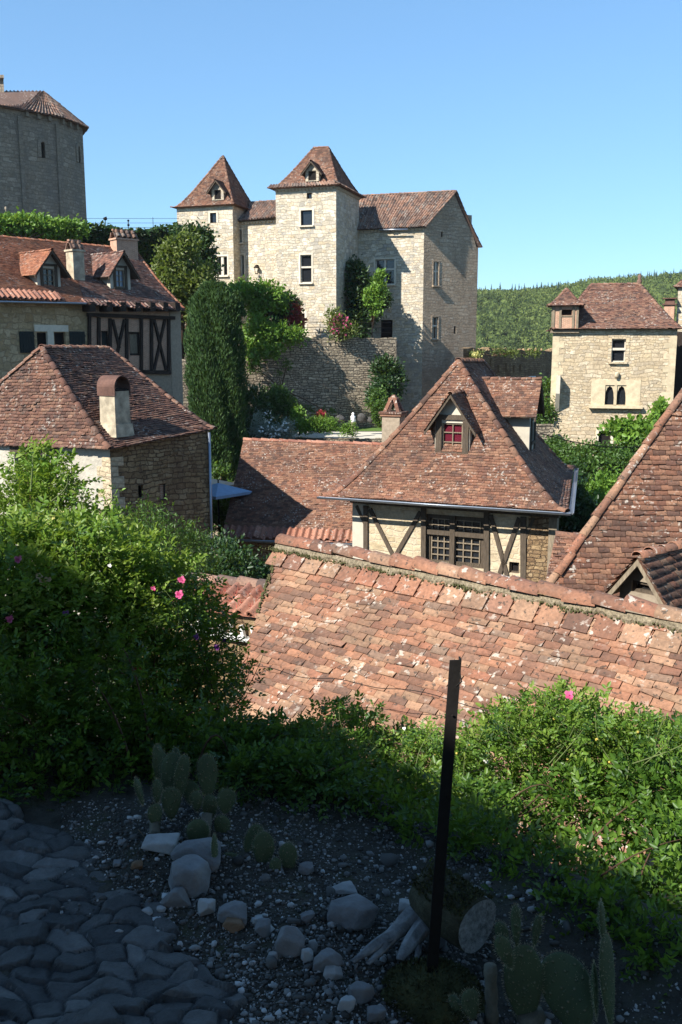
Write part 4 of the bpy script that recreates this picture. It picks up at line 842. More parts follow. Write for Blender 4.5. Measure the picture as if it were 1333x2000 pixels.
# ------------------------------------------------------------------ roof at the right edge
rh = thing('right_edge_house', 'house at the right edge with a steep tile roof and a shadowed gable dormer', 'house', v3(W(1330, 1200, 14)[:2], -9))
H0, H1 = W(1060, 1160, 15.0), W(1420, 645, 17.6)
ur, vr = uvdir(6); e0 = W(1060, 1160, 15.0); e1 = e0 + v3(ur * 7, 0.0)
hz = H1[2] - H0[2]; T1 = e1 + v3(vr * 2.6, hz)
g = MB(); f = lambda a, b: [a + (b - a) * t for t in (0, .3, .6, 1)]
tiles(g, f(H0, H1), f(e1, e1 + v3(vr * (H1 - H0)[:2].dot(vr), hz)), .19, .104, .018, .7, sides=True)
o = part('roof', g, M['tile_mid'], rh); g = MB(); ridge(g, f(H0, H1), .085, .42, 8, .02, 1.3); part('ridge_cap', g, M['tile_near'], o)
g = MB(); a = (H0 + v3(ur * .3 + vr * .3, 0))[:2]; Wall(a, a + ur * 6, -10, H0[2] - .02).fill(g); q = (H1 + v3(ur * .15, 0))[:2]; g.poly([v3(q, -10), v3(a, -10), v3(a, H0[2]), v3(q, H1[2] - .1)]); part('stone_wall', g, M['old_stone'], rh)
g = MB(); p0, p1 = W(1066, 1135, 18.6), W(1160, 1140, 18.4); s0, s1 = W(1085, 1044, 20.6), W(1190, 1048, 20.4); tiles(g, [p0, s0], [p1, s1], .18, .11, .018, .9); ridge(g, [s0, s1], .1, .4); part('wing_roof', g, M['tile_mid'], rh)
g = MB(); Wall((p0 + (.2, .3, 0))[:2], (p1 + (0, .3, 0))[:2], -10, p0[2]).fill(g); Wall((s0 + (.2, 0, 0))[:2], (p0 + (.2, .3, 0))[:2], -10, p0[2]).fill(g); part('wing_wall', g, M['old_stone'], rh)
nr_ = np.cross(H1 - H0, v3(ur, 0)); nr_ /= np.linalg.norm(nr_)
q = W(1258, 1150, 13.4)
dormer(rh, q[:2], 48, .40, q[2] - .5, q[2] + .0, q[2] + .5, 1.5, .25, 'concrete', 'tile_near', .19, .13, th=.022, win=(.42, .42, .60), pm='dark', ovs=.14, board='wood_l', depth_e=1.3, rr=.11, nx=1, ny=1)
# ------------------------------------------------------------------ square stone house with gothic windows
gh = thing('gothic_house', 'square ochre stone house with twin gothic windows and a brick corner turret', 'house', v3(W(1200, 870, 52)[:2], -7))
U6, V6 = uvdir(12.6); D = 52
A = W(1079, 700, D)[:2]; B = A + U6 * along(A, U6, 1319, -1); zE = zat(1200, 643, (A + B) / 2)
w = Wall(A, B, -9.5, zE)
window(w, gh, (1196, 662, 1221, 707), 'frame', nx=1, ny=1, transom=[('h', .56, .13)], surround=.2, sill=True, smat='house_stone')
window(w, gh, (1170, 842, 1191, 890), 'wood_dark', 'dark', nx=1, ny=1, surround=.14, name='door')
window(w, gh, (1095, 864, 1104, 874), 'rust', 'rust', nx=1, ny=1, depth=.06)
a0, z1 = w.uv(1183, 752); a1, z0 = w.uv(1222, 791); am = (a0 + a1) / 2
w.op.append((a0, a1, z0, z1)); g = MB()
w.box(g, am - .07, am + .07, z0, z1, -.22, .02); w.box(g, a0 - .75, a0, z0 - .05, z1 + .3, -.05, .022); w.box(g, a1, a1 + .75, z0 - .05, z1 + .3, -.05, .022); w.box(g, a0, a1, z1, z1 + .3, -.05, .026)
for s0, s1 in ((a0, am - .07), (am + .07, a1)):                                                # pointed trefoil heads
    m_ = (s0 + s1) / 2; hw = (s1 - s0) / 2; k = 10; arc = []
    for i in range(k + 1):
        t = i / k; x = -hw + hw * t * 1.0; y = .72 * math.sin(math.acos(max(-1, min(1, 1 - t))) ) ; y = .68 * (1 - (1 - t) ** 2) ** .5
        y -= .04 * abs(math.sin(math.pi * 2 * t)); arc.append((x, y))
    for sg in (-1, 1):
        for (x0, y0), (x1, y1) in zip(arc[:-1], arc[1:]):
            q = [(m_ + sg * x0, z1 - .72 + y0), (m_ + sg * x1, z1 - .72 + y1), (m_ + sg * x1, z1), (m_ + sg * x0, z1)]
            g.quad(*[w.P(a, z, -.04) for a, z in q]); g.quad(w.P(*q[0], -.04), w.P(*q[1], -.04), w.P(*q[1], -.24), w.P(*q[0], -.24))
o = part('gothic_window', g, M['house_ashlar'], gh); g = MB(); g.quad(*[w.P(a, z, -.2) for a, z in ((a0, z0), (a1, z0), (a1, z1), (a0, z1))]); part('pane', g, M['glass'], o)
g = MB(); w.box(g, a0 - .85, a1 + .9, z0 - .18, z0 - .04, -.05, .3); part('sill', g, M['house_ashlar'], o)
g = MB(); c = w.P(*w.uv(1205, 732), .15); g.blob(c, (.13, .12, .2), 2, .2); part('carved_corbel', g, M['house_ashlar'], gh)
g = MB(); w.fill(g); B2, A2 = B + V6 * 7.5, A + V6 * 7.5
Wall(B, B2, -9.5, zE).fill(g); Wall(B2, A2, -9.5, zE).fill(g); Wall(A2, A, -9.5, zE).fill(g); part('stone_wall', g, M['house_stone'], gh)
for side in (0, 1):
    g = MB(); zz = -9.2; k = side
    while zz < zE - .5:
        h = rng.uniform(.25, .4); l = .62 if k % 2 else .36; w.box(g, *((w.len - l, w.len + .015) if side else (-.015, l)), zz, zz + h - .004, -.1, .018, rng.random()); zz += h; k += 1
    part('quoin', g, M['house_ashlar'], gh)
g = MB(); a, z = w.uv(1087, 733); _, zb_ = w.uv(1087, 806); w.box(g, a, a + .22, zb_ + 1.1, z, 0, .75); g.quad(w.P(a, zb_, 0), w.P(a + .22, zb_, 0), w.P(a + .22, zb_ + 1.1, .75), w.P(a, zb_ + 1.1, .75)); g.poly([w.P(a + .22, zb_, 0), w.P(a + .22, zb_ + 1.1, 0), w.P(a + .22, zb_ + 1.1, .75)]); g.poly([w.P(a, zb_, 0), w.P(a, zb_ + 1.1, .75), w.P(a, zb_ + 1.1, 0)]); part('buttress_fin', g, M['plaster_w'], gh)
ov = .35; zo = zE + .02; FL, FR, BR, BL = (v3(p, zo) for p in (A - U6 * .1 - V6 * ov, B + U6 * ov - V6 * ov, B2 + U6 * ov + V6 * ov, A2 - U6 * ov + V6 * ov))
cmid = (A + B) / 2 + V6 * 3.75; r0 = cmid + U6 * along(cmid, U6, 1156, 4); r1 = cmid + U6 * along(cmid, U6, 1250, 4); zr = zat(1200, 555, cmid)
hiproof(gh, FL, FR, BR, BL, v3(r0, zr), v3(r1, zr), .25, .18, .12, .02, 'tile', .12, jit=.9)
g = MB(); g.lathe(v3(r1, zr), [(.12, 0), (.16, .15), (.08, .3), (.13, .42), (0, .6)], 10); part('finial', g, M['canal'], gh)
# corner turret in brick and timber
tz0, tz1 = zat(1100, 646, A), zat(1100, 597, A); hw = along(A, U6, 1128, 1) ; tc = A + U6 * (hw * .5 - .02) + V6 * .75
tl = hw + .12; wa = Wall(tc - U6 * tl / 2 - V6 * .85, tc + U6 * tl / 2 - V6 * .85, tz0, tz1); wb = Wall(wa.A + V6 * 1.7, wa.A, tz0, tz1); wc = Wall(wa.B, wa.B + V6 * 1.7, tz0, tz1)
g = MB(); wa.op.append((tl * .36, tl * .74, tz1 - .52, tz1 - .22)); wa.fill(g); wb.fill(g); wc.fill(g); Wall(wc.B, wb.A, tz0, tz1).fill(g); g.quad(*(v3(p, tz0 + .01) for p in (wa.A, wb.A, wc.B, wc.A))); o = part('turret', g, M['brick'], gh)
g = MB(); g.quad(wa.P(tl * .3, tz1 - .55, -.2), wa.P(tl * .8, tz1 - .55, -.2), wa.P(tl * .8, tz1 - .2, -.2), wa.P(tl * .3, tz1 - .2, -.2)); part('pane', g, M['dark'], o)
g = MB()
for x in (.06, tl * .3, tl * .8, tl - .06): wa.box(g, x - .06, x + .06, tz0, tz1, -.02, .05)
for x in (.06, .85, 1.64): wb.box(g, x - .06, x + .06, tz0, tz1, -.02, .05)
wa.box(g, -.06, tl + .06, tz0 - .12, tz0, -.1, .1); wb.box(g, -.06, 1.75, tz0 - .12, tz0 - .003, -.1, .09); wa.box(g, tl * .3, tl * .8, tz1 - .6, tz1 - .53, -.02, .045); part('turret_timber', g, M['wood_l'], o)
ov = .28; q = [v3(tc + U6 * (sx * (tl / 2 + ov)) + V6 * (sy * (.85 + ov)), tz1) for sx, sy in ((-1, -1), (1, -1), (1, 1), (-1, 1))]; ap = v3(tc, zat(1101, 563, tc))
hiproof(gh, *q, ap, ap + (.02, 0, 0), .12, .17, .11, .018, 'tile', .09, name='turret_roof')
# slim house at the right edge behind it, with its brick chimney
e_h = thing('edge_tower_house', 'pale house corner cut off by the right edge behind the gothic house', 'house', v3(W(1330, 640, 60)[:2], -6))
U6, V6 = uvdir(23); A = W(1323, 600, 60)[:2]; w = Wall(A, A + U6 * 5, -9, zat(1323, 561, A)); g = MB(); w.fill(g); Wall(A + V6 * 5, A, -9, w.z1).fill(g); part('stone_wall', g, M['castle'], e_h)
q = [v3(A + U6 * x + V6 * y, w.z1) for x, y in ((-.25, -.25), (5.2, -.25), (5.2, 5.2), (-.25, 5.2))]; ap = v3(A + U6 * 2.5 + V6 * 2.5, w.z1 + 3.2); hiproof(e_h, *q, ap, ap + (.02, 0, 0), .1, .18, .12, .016, 'tile')
cb = thing('brick_chimney_house', 'dark shaded house side with a capped brick chimney right of the gothic house', 'house', v3(W(1312, 700, 57)[:2], -7))
g = MB(); A = W(1317, 700, 58)[:2]; w = Wall(A, A + U6 * 6, -9, zat(1322, 648, A)); w.fill(g); part('side_wall', g, M['wood_dark'], cb)  # shadow on this side wall is put into its near-black colour
g = MB(); c = W(1307, 622, 60); prism(g, c[:2], c[2] - 2.5, W(1307, 596, 60)[2], .62, .6, U6, V6); o = part('chimney', g, M['brick'], cb); t = W(1307, 596, 60)[2]; g = MB(); prism(g, c[:2], t, t + .08, .85, .8, U6, V6); prism(g, c[:2], t + .08, t + .38, .6, .55, U6, V6, .1); g.box(v3(c[:2] - U6 * .42 - V6 * .4, t + .38), v3(U6 * .84, 0), v3(V6 * .8, 0), (0, 0, .06)); part('chimney_cap', g, M['rust'], o)
# ------------------------------------------------------------------ ruined wall behind the centre house, with its notice
rw = thing('ruined_wall', 'dark ruined stone wall between castle and gothic house, weeds along its top', 'wall', v3(W(1000, 760, 66)[:2], -4))
A, B = W(905, 700, 66)[:2], W(1095, 700, 79)[:2]; w = Wall(A, B, -7, zat(1000, 685, (A + B) / 2)); pr = [(w.len * t, w.z1 + z + rng.normal(0, .07)) for t, z in zip(np.linspace(0, 1, 26), np.interp(np.linspace(0, 1, 26), [0, .15, .5, .85, 1], [.15, .2, .08, -.05, -.1]))]
g = MB(); w.fill(g, pr, .6)
for (a, z), (b, y) in zip(pr[:-1], pr[1:]): g.quad(w.P(a, z), w.P(b, y), w.P(b, y, -.7), w.P(a, z, -.7), uv=[(a, 0), (b, 0), (b, .7), (a, .7)])
for k in range(30): a = rng.uniform(0, w.len); g.blob(w.P(a, w.z1 + .05, -rng.uniform(0, .5)), rng.uniform(.1, .24, 3), 1, .2)
for x, y, c in ((960, 703, 0), (975, 716, 0), (990, 713, 0), (1005, 716, 0), (1018, 714, 0)):
    a, z = w.uv(x, y); w.box(g, a - .2, a + .2, z - .35, z + .15, -.05, .12)
part('masonry', g, M['brown_stone'], rw)
sg = thing('notice_board', 'small white notice with grey printing on the ruined wall', 'sign', w.P(w.uv(1040, 745)[0], w.uv(1040, 745)[1], .1)); a0, z1 = w.uv(1034, 735, .1); a1, z0 = w.uv(1047, 744, .1)
g = MB(); w.box(g, a0, a1, z0, z1, .04, .08); part('panel', g, M['white'], sg); g = MB(); h = (z1 - z0); ww = a1 - a0
for k in range(2): w.box(g, a0 + ww * (.12 + .42 * k), a0 + ww * (.46 + .42 * k), z0 + h * .5, z1 - h * .14, .08, .084)
for k in range(3): w.box(g, a0 + ww * .14, a1 - ww * .14, z0 + h * (.12 + .11 * k), z0 + h * (.16 + .11 * k), .08, .084)
part('printing', g, M['zinc'], sg)
# ================================================================== GROUND, HILL, PATH
EDX = [-6, -4, -1.3, -.3, .1, .6, 1.0, 2.5, 4, 8]; EDY = [4.2, 3.7, 3.42, 3.42, 3.05, 2.6, 2.2, 1.6, 1.3, 1.0]
def smooth(t): t = np.clip(t, 0, 1); return t * t * (3 - 2 * t)
CP = np.array([(-1, 8.5, -6.6), (4, 7, -6.8), (-8, 12, -7.5), (0, 16, -9), (8, 14, -9.5), (-8, 24, -9.5), (3, 25, -10), (14, 24, -10), (-3, 36, -9.5), (-14, 34, -8), (6, 40, -8.6), (-4, 50, -6.6), (3, 52, -6.0), (12, 48, -7.4), (20, 48, -7.5), (-9, 49, -5), (-16, 40, -6), (-24, 44, -5), (10, 58, -6.2), (-4, 58, -5.9), (3, 61, -5.9), (-12, 60, -5.6), (20, 60, -6.8), (13, 66, -6), (24, 75, -9), (10, 80, -2), (-4, 90, -4), (-20, 58, -4), (-30, 60, -4)])
def gz(x, y):
    x = np.asarray(x, float); y = np.asarray(y, float); e = np.interp(x, EDX, EDY); d = y - e
    near = -1.6 + .02 * np.sin(x * 5 + 1) * np.sin(y * 4) - .06 * smooth((x + .2) / .5) * smooth((1.4 - x))
    w = 1 / (((x[..., None] - CP[:, 0]) ** 2 + (y[..., None] - CP[:, 1]) ** 2) + 2) ** 2
    mid = (w * CP[:, 2]).sum(-1) / w.sum(-1)
    z = near + (mid - near) * smooth(d / 4.6)
    far = smooth((y - 92) / 60); z = z * (1 - far) + (-60) * far
    side = smooth((x - 30) / 60); z = z * (1 - side) + (-60) * side * (y > 5) + z * side * (y <= 5)
    return z
def grid_mesh(xs, ys, zf, uvs=1.0):
    X, Y = np.meshgrid(xs, ys, indexing='ij'); Z = zf(X, Y); V = np.stack([X, Y, Z], -1).reshape(-1, 3); m = len(ys)
    i, j = np.meshgrid(np.arange(len(xs) - 1), np.arange(m - 1), indexing='ij'); o = i * m + j
    return V, np.stack([o, o + m, o + m + 1, o + 1], -1).reshape(-1, 4)
M['ground'] = (lambda t: (t.bump(t.noise(t.obj(), 14, 6, .7), .8, .04), t.col(t.ramp(t.noise(t.obj(), 5, 6, .7), [(.3, (.03, .027, .021)), (.52, (.075, .068, .056)), (.7, (.055, .06, .03))])))[1])(NT('soil', .95, .1))
xs = np.unique(np.r_[-1000, -500, -200, -100, np.arange(-60, -8, 2.), np.arange(-8, -2.4, .4), np.arange(-2.4, 3, .08), np.arange(3, 8, .4), np.arange(8, 60, 2.), 90, 140, 250, 500, 1000])
ys = np.unique(np.r_[-300, -100, -60, -30, -12, np.arange(-6, .8, .5), np.arange(.8, 6, .08), np.arange(6, 14, .5), np.arange(14, 100, 2.), np.arange(100, 240, 12.), 300, 450, 700, 1000, 1350])
mb = MB(); Vv, F = grid_mesh(xs, ys, gz); mb.add(Vv, F); single('ground', mb, M['ground'], (0, 0, 0), kind='structure', smooth=True)
# garden strip and gravel path under the rubble wall
M['gravel_path'] = mat_plain('pale_gravel_path', (.50, .46, .38), .95, .15, 30, .4); M['lawn'] = mat_plain('mown_lawn', (.085, .15, .03), .95, .35, 8, .8, .05)
def strip(name, pts, mat, dz=.0, **k):
    m = MB(); m.poly(pts); return single(name, m, M[mat], pts[0], **k)
gz0 = -5.72
strip('garden_path', [WZ(x, y, gz0) for x, y in ((560, 856), (760, 858), (790, 843), (585, 843))], 'gravel_path', kind='structure')
strip('lawn', [WZ(x, y, gz0 + .01) for x, y in ((570, 842), (790, 842), (780, 812), (585, 812))], 'lawn', kind='structure')
gw = Wall(WZ(475, 860, gz0 - .1)[:2], WZ(775, 862, gz0 - .1)[:2], -9, gz0 + .02); m = MB(); gw.fill(m); pth = np.linspace(0, gw.len, 30)
for a, b in zip(pth[:-1], pth[1:]): gw.box(m, a, b - .02, gz0 - .12, gz0 + rng.uniform(.02, .09), -.35, .03, rng.random())
single('garden_wall', m, M['rubble'], gw.P(0, -6), 'low stone edging wall along the pale garden path', 'wall')
# ------------------------------------------------------------------ wooded hill across the valley
HXp = [600, 900, 960, 1050, 1100, 1150, 1250, 1333, 1700]; HYp = [600, 578, 570, 560, 553, 547, 545, 547, 570]
def hill_z(x, y):
    cr = 560.; px = 666.5 + x / cr * FPX; top = (676 - np.interp(px, HXp, HYp)) / FPX * cr - 4
    t = smooth((y - 190) / (cr - 190)); b = smooth((y - cr) / 500)
    z = -64 + (top + 64) * (.25 * np.clip((y - 190) / (cr - 190), 0, 1) + .75 * t) - b * 60
    return z + np.sin(x * .031 + y * .012) * 3.5 * t + np.sin(x * .013 - y * .02 + 2) * 5 * t * (1 - t) * 2 + np.sin(x * .07 + 1) * np.sin(y * .05) * 2 * (1 - t)
M['hill'] = mat_plain('hill_scrub', (.045, .07, .025), 1, .3, .06, 0)
mb = MB(); Vv, F = grid_mesh(np.linspace(-700, 900, 90), np.linspace(190, 1300, 70), hill_z); mb.add(Vv, F); single('hill', mb, M['hill'], (0, 0, 0), kind='structure', smooth=True)
def leaves(mb, P, D, size, asp=.42, fold=.12, rnd=None, up=None, hexa=False):
    """leaf blades: base point P, direction D, each a pointed blade folded on its midrib"""
    P = np.asarray(P, float); N = len(P); D = np.asarray(D, float); D = D / (np.linalg.norm(D, axis=1)[:, None] + 1e-9)
    size = np.broadcast_to(np.asarray(size, float), (N,))[:, None]
    R = rng.normal(size=(N, 3)); 
    if up is not None: R = R * .45 + np.asarray(up)
    Sd = np.cross(D, R); Sd /= np.linalg.norm(Sd, axis=1)[:, None] + 1e-9; Nn = np.cross(Sd, D)
    a = P; b = P + D * size * .45 + Sd * size * asp / 2 + Nn * size * fold; c = P + D * size - Nn * size * .08; d = P + D * size * .45 - Sd * size * asp / 2 + Nn * size * fold
    r = rng.random(N) if rnd is None else rnd
    if hexa:
        w1, w2 = Sd * size * asp * .46, Sd * size * asp * .40; m1, m2 = P + D * size * .3 + Nn * size * fold, P + D * size * .68 + Nn * size * fold * .8
        V_ = np.stack([a, m1 + w1, m2 + w2, c, m2 - w2, m1 - w1], 1).reshape(-1, 3); F = np.arange(N)[:, None] * 6; mb.add(V_, np.concatenate([F + [0, 1, 2, 3], F + [3, 4, 5, 0]]), np.tile(np.broadcast_to(r, (N,)), 2)); return
    V_ = np.stack([a, b, c, d], 1).reshape(-1, 3); F = np.arange(N)[:, None] * 4 + np.arange(4); mb.add(V_, F, r)
def unit(n): v = rng.normal(size=(n, 3)); return v / np.linalg.norm(v, axis=1)[:, None]
HILL_C = [(0.047, 0.066, 0.020), (0.078, 0.109, 0.030), (0.109, 0.144, 0.037), (0.140, 0.172, 0.047), (0.062, 0.086, 0.023)]
M['hill_leaf'] = mat_leaf('hill_leaf', HILL_C, .15, .8, .1); M['conifer_leaf'] = mat_leaf('conifer_leaf', [(.05, .085, .07), (.07, .115, .09), (.06, .10, .08)], .05, .8, .1)
mb = MB(); n = 0
NT_ = 3000
ang = rng.uniform(.115, .42, NT_); Yt = 250 + 315 * rng.random(NT_) ** .8; Xt = Yt * ang
for x, y in zip(Xt, Yt):
    r = rng.uniform(2.2, 4.4) * (1 + .25 * math.sin(x * .05)); z = float(hill_z(np.array(x), np.array(y))); k = 70
    u = unit(k); u[:, 2] = np.abs(u[:, 2]) * 1.1 - .1; c = np.array([x, y, z + r * .5]); tone = np.clip(rng.normal(.5, .28) + .2 * math.sin(x * .03 + y * .02), 0, 1)
    leaves(mb, c + u * r * rng.uniform(.7, 1.0, (k, 1)), u + rng.normal(0, .5, (k, 3)), rng.uniform(.7, 1.4, k), .7, .1, np.clip(tone + rng.normal(0, .12, k), 0, 1))
    mb.blob(c, (r * .8, r * .8, r * .8), 1, .2, flat=0, rnd=max(0, tone - .2))
single('hillside_woods', mb, M['hill_leaf'], (120, 400, 0), 'dense green deciduous woods covering the hill across the valley', 'woods', kind='stuff')
mb = MB()
for k in range(430):
    y = rng.uniform(540, 585); x = y * rng.uniform(.14, .42) if rng.random() > .25 else y * rng.uniform(.26, .42); z = float(hill_z(np.array(x), np.array(y))); h = rng.uniform(3.5, 8.5); q = 90
    if x / y < .2 and rng.random() < .7: continue
    t = rng.random(q); th = rng.uniform(0, 6.28, q); rr = (1 - t) * h * .27 + .35
    d = np.stack([np.cos(th), np.sin(th), -.25 * np.ones(q)], -1); leaves(mb, np.stack([x + 0 * t, y + 0 * t, z - 1 + t * h], -1), d, rr * 1.15, .45, .05)
    mb.tube([(x, y, z - 2), (x, y, z + h)], [.9, .1], 5, False)
single('ridge_conifers', mb, M['conifer_leaf'], (150, 555, 35), 'dark bluish conifers lining the crest of the far hill', 'woods', kind='stuff')
# ------------------------------------------------------------------ tall house behind the viewpoint that shades the path
sh_ = thing('path_house', 'tall gabled stone house beside the path, its shadow lying over the foreground', 'house', (-9, -4, -1.6))
ap = np.array([-9.3, 7.62]); sl = .62; xr, xl = -1.8, -17.0
zz = lambda x: ap[1] - abs(x - ap[0]) * sl
for nm, y in (('gable_wall', -3.0), ('rear_wall', -10.0)):
    w = Wall((xl, y), (xr, y), -3, 4); w.n *= 1; g = MB(); w.fill(g, [(0, zz(xl) - .1), (ap[0] - xl, ap[1] - .1), (xr - xl, zz(xr) - .1)]); part(nm, g, M['old_stone'], sh_)
g = MB(); Wall((xr, -10), (xr, -3), -3, zz(xr) - .1).fill(g); Wall((xl, -3), (xl, -10), -3, zz(xl) - .1).fill(g); part('side_wall', g, M['old_stone'], sh_)
g = MB()
for x in (xr, xl):
    g.quad((x, -10.2, zz(x)), (x, -2.9, zz(x)), (ap[0], -2.9, ap[1]), (ap[0], -10.2, ap[1])); g.quad((x, -2.9, zz(x) - .12), (x, -2.9, zz(x)), (ap[0], -2.9, ap[1]), (ap[0], -2.9, ap[1] - .12))
part('roof', g, M['tile_dark'], sh_)
ot = thing('added_shade_tree', 'broad dark tree leaning over the path from behind the viewpoint', 'tree', (2.6, -3.4, -1.7)); g = MB()  # unseen tree, added to keep sky light off the foreground
for c, r in (((1.2, -2.2, 6.2), (2.4, 2.4, 1.1)), ((3.2, -1.2, 6.4), (2.2, 2.2, 1.1)), ((2.2, .4, 7.4), (2.4, 2.0, .9)), ((3.4, -4.0, 5.6), (2.4, 2.2, 1.5)), ((.4, -.2, 7.6), (1.6, 1.6, .7)), ((4.6, .8, 6.6), (1.8, 1.8, 1.0)), ((1, -5, 5.5), (2.2, 2, 1.5)), ((-1.5, 1.8, 6.6), (1.8, 1.8, .8)), ((.6, 2.8, 6.9), (1.8, 1.6, .7)), ((2.2, 3, 6.6), (1.7, 1.6, .8)), ((-2.2, -.2, 6.4), (1.5, 1.6, .8)), ((3.6, 2.4, 6), (1.5, 1.6, .9)), ((-.9, 4.4, 4.7), (1.2, 1.2, .6)), ((1, 4.8, 4.7), (1.5, 1.2, .6)), ((2.9, 4.5, 4.5), (1.4, 1.2, .7)), ((.1, 3.2, 5.3), (1.5, 1.2, .6)), ((2, 3.2, 5.3), (1.5, 1.2, .6)), ((4.4, 3.4, 4.6), (1.4, 1.4, .8))):
    n = 1900; u = unit(n); leaves(g, np.array(c) + u * np.array(r) * rng.uniform(.3, 1, (n, 1)), u + rng.normal(0, .6, (n, 3)), .32, .6)
M['over_leaf'] = mat_leaf('shade_tree_leaf', [(.02, .05, .012), (.04, .08, .02)], .15); part('crown', g, M['over_leaf'], ot)
g = MB(); g.tube([(2.6, -3.4, -2), (2.5, -3.3, 1), (2.3, -2.7, 3.5), (2.2, -1.8, 6.2)], [.32, .27, .22, .12], 10)
for q in ((.6, -1, 7), (3.6, -1, 6.2), (2.6, .6, 7.2), (3.4, -4, 5.6), (1.2, 4.6, 4.8), (3.4, 3.8, 4.7)): g.tube([(2.4, -3, 2.6), ((2.4 + q[0]) / 2, (-3 + q[1]) / 2, 4.9), q], [.14, .1, .04], 8)
part('trunk', g, M['wood_dark'], ot)
w = [((8.5, -1.5), (3.4, -2.6)), ((3.4, -2.6), (3.4, -9)), ((8.5, -9), (8.5, -1.5))]; rhs = thing('sky_block_house', 'stone house across the path, behind the viewpoint on the right', 'house', (5, -5, -1.6)); g = MB()  # unseen house, added to cut sky light from behind on the right
for A_, B_w in w: Wall(B_w, A_, -3, 5.5).fill(g)
part('stone_wall', g, M['old_stone'], rhs); g = MB()
for x0, x1 in ((3.1, 6), (8.8, 6)): g.quad((x0, -1.2 if x0 > 6 else -2.3, 5.4), (x1, -1.6, 8.2), (x1, -9.3, 8.2), (x0, -9.3, 5.4))
part('roof', g, M['tile_dark'], rhs)
# ------------------------------------------------------------------ cobbled path
PEX = [WZ(x, y, -1.58)[:2] for x, y in ((-200, 1500), (0, 1560), (62, 1600), (130, 1625), (205, 1690), (270, 1745), (325, 1800), (395, 1880), (430, 1935), (490, 2010), (560, 2150), (700, 2600))]
pe = np.array(PEX)[::-1]                # ordered by growing distance
def path_edge(y): return np.interp(y, pe[:, 1], pe[:, 0])
M['cobble'] = (lambda t: (t.bump(t.noise(t.obj(), 30, 8, .72), 1., .012), setattr(t.b.inputs['Roughness'], 'default_value', .55), t.col(t.mix(.8, t.ramp(t.attr(), [(0, (.055, .05, .043)), (.12, (.03, .03, .03)), (.45, (.055, .055, .055)), (.7, (.09, .088, .084)), (1, (.17, .165, .157))]), t.ramp(t.noise(t.obj(), 18, 6, .7), [(.3, (.3, .3, .3)), (.7, (.65, .65, .65))]), 'OVERLAY')))[2])(NT('cobblestone', .6, .35))
xs = np.arange(-2.2, -.0, .0055); ys = np.arange(1.1, 3.75, .0055); X, Y = np.meshgrid(xs, ys, indexing='ij')
sd = []
yy = 1.0
while yy < 3.9:
    rh_ = rng.uniform(.04, .085); xx = -2.4 + rng.random() * .2
    while xx < .2: wd = rng.uniform(.055, .16); sd.append((xx + wd / 2, yy + rh_ / 2 + rng.normal(0, .015), wd, rh_)); xx += wd
    yy += rh_
sd = np.array(sd); best = np.full(X.shape, 9.); sec = np.full(X.shape, 9.); idx = np.zeros(X.shape, int)
wx = X + .012 * np.sin(Y * 31 + X * 9) + .004 * np.sin(Y * 53 + X * 20); wy = Y + .012 * np.sin(X * 27 + 2) + .004 * np.sin(X * 51 + Y * 20)
for k, (cx, cy, a, b) in enumerate(sd):
    d = np.sqrt(((wx - cx) / (a * .5)) ** 2 + ((wy - cy) / (b * .5)) ** 2) * (b * .5); m = d < best; sec = np.where(m, best, np.minimum(sec, d)); idx = np.where(m, k, idx); best = np.where(m, d, best)
ed = np.clip((sec - best) / .013, 0, 1); tilt = rng.normal(0, .09, (len(sd), 2)); hz_ = rng.normal(0, .004, len(sd))
Z = -1.6 + .009 * smooth(ed) + .004 + hz_[idx] * (ed > .05) + (tilt[idx, 0] * (X - sd[idx, 0]) + tilt[idx, 1] * (Y - sd[idx, 1])) * ed + .0016 * np.sin(X * 60 + idx) * np.sin(Y * 75 + idx * 2) + .001 * np.sin(X * 150 + Y * 90) + (-X - .8).clip(0) * .05
edge = path_edge(Y) + .04 * np.sin(Y * 19) + .02 * np.sin(Y * 47); Z -= smooth((X - edge) / .05) * .14
V_ = np.stack([X, Y, Z], -1).reshape(-1, 3); m_ = len(ys); i, j = np.meshgrid(np.arange(len(xs) - 1), np.arange(m_ - 1), indexing='ij'); o = i * m_ + j
tone = np.clip(rng.beta(2, 2, len(sd)) * .7 + .3, 0, 1); ec = (ed[:-1, :-1] + ed[1:, :-1] + ed[:-1, 1:] + ed[1:, 1:]) / 4; tf = (.03 + (tone[idx][:-1, :-1] - .03) * np.clip((ec - .1) / .35, 0, 1)).ravel()
mb = MB(); mb.add(V_, np.stack([o, o + m_, o + m_ + 1, o + 1], -1).reshape(-1, 4), tf); single('cobbled_path', mb, M['cobble'], (-1, 2.4, -1.6), kind='structure', smooth=True)
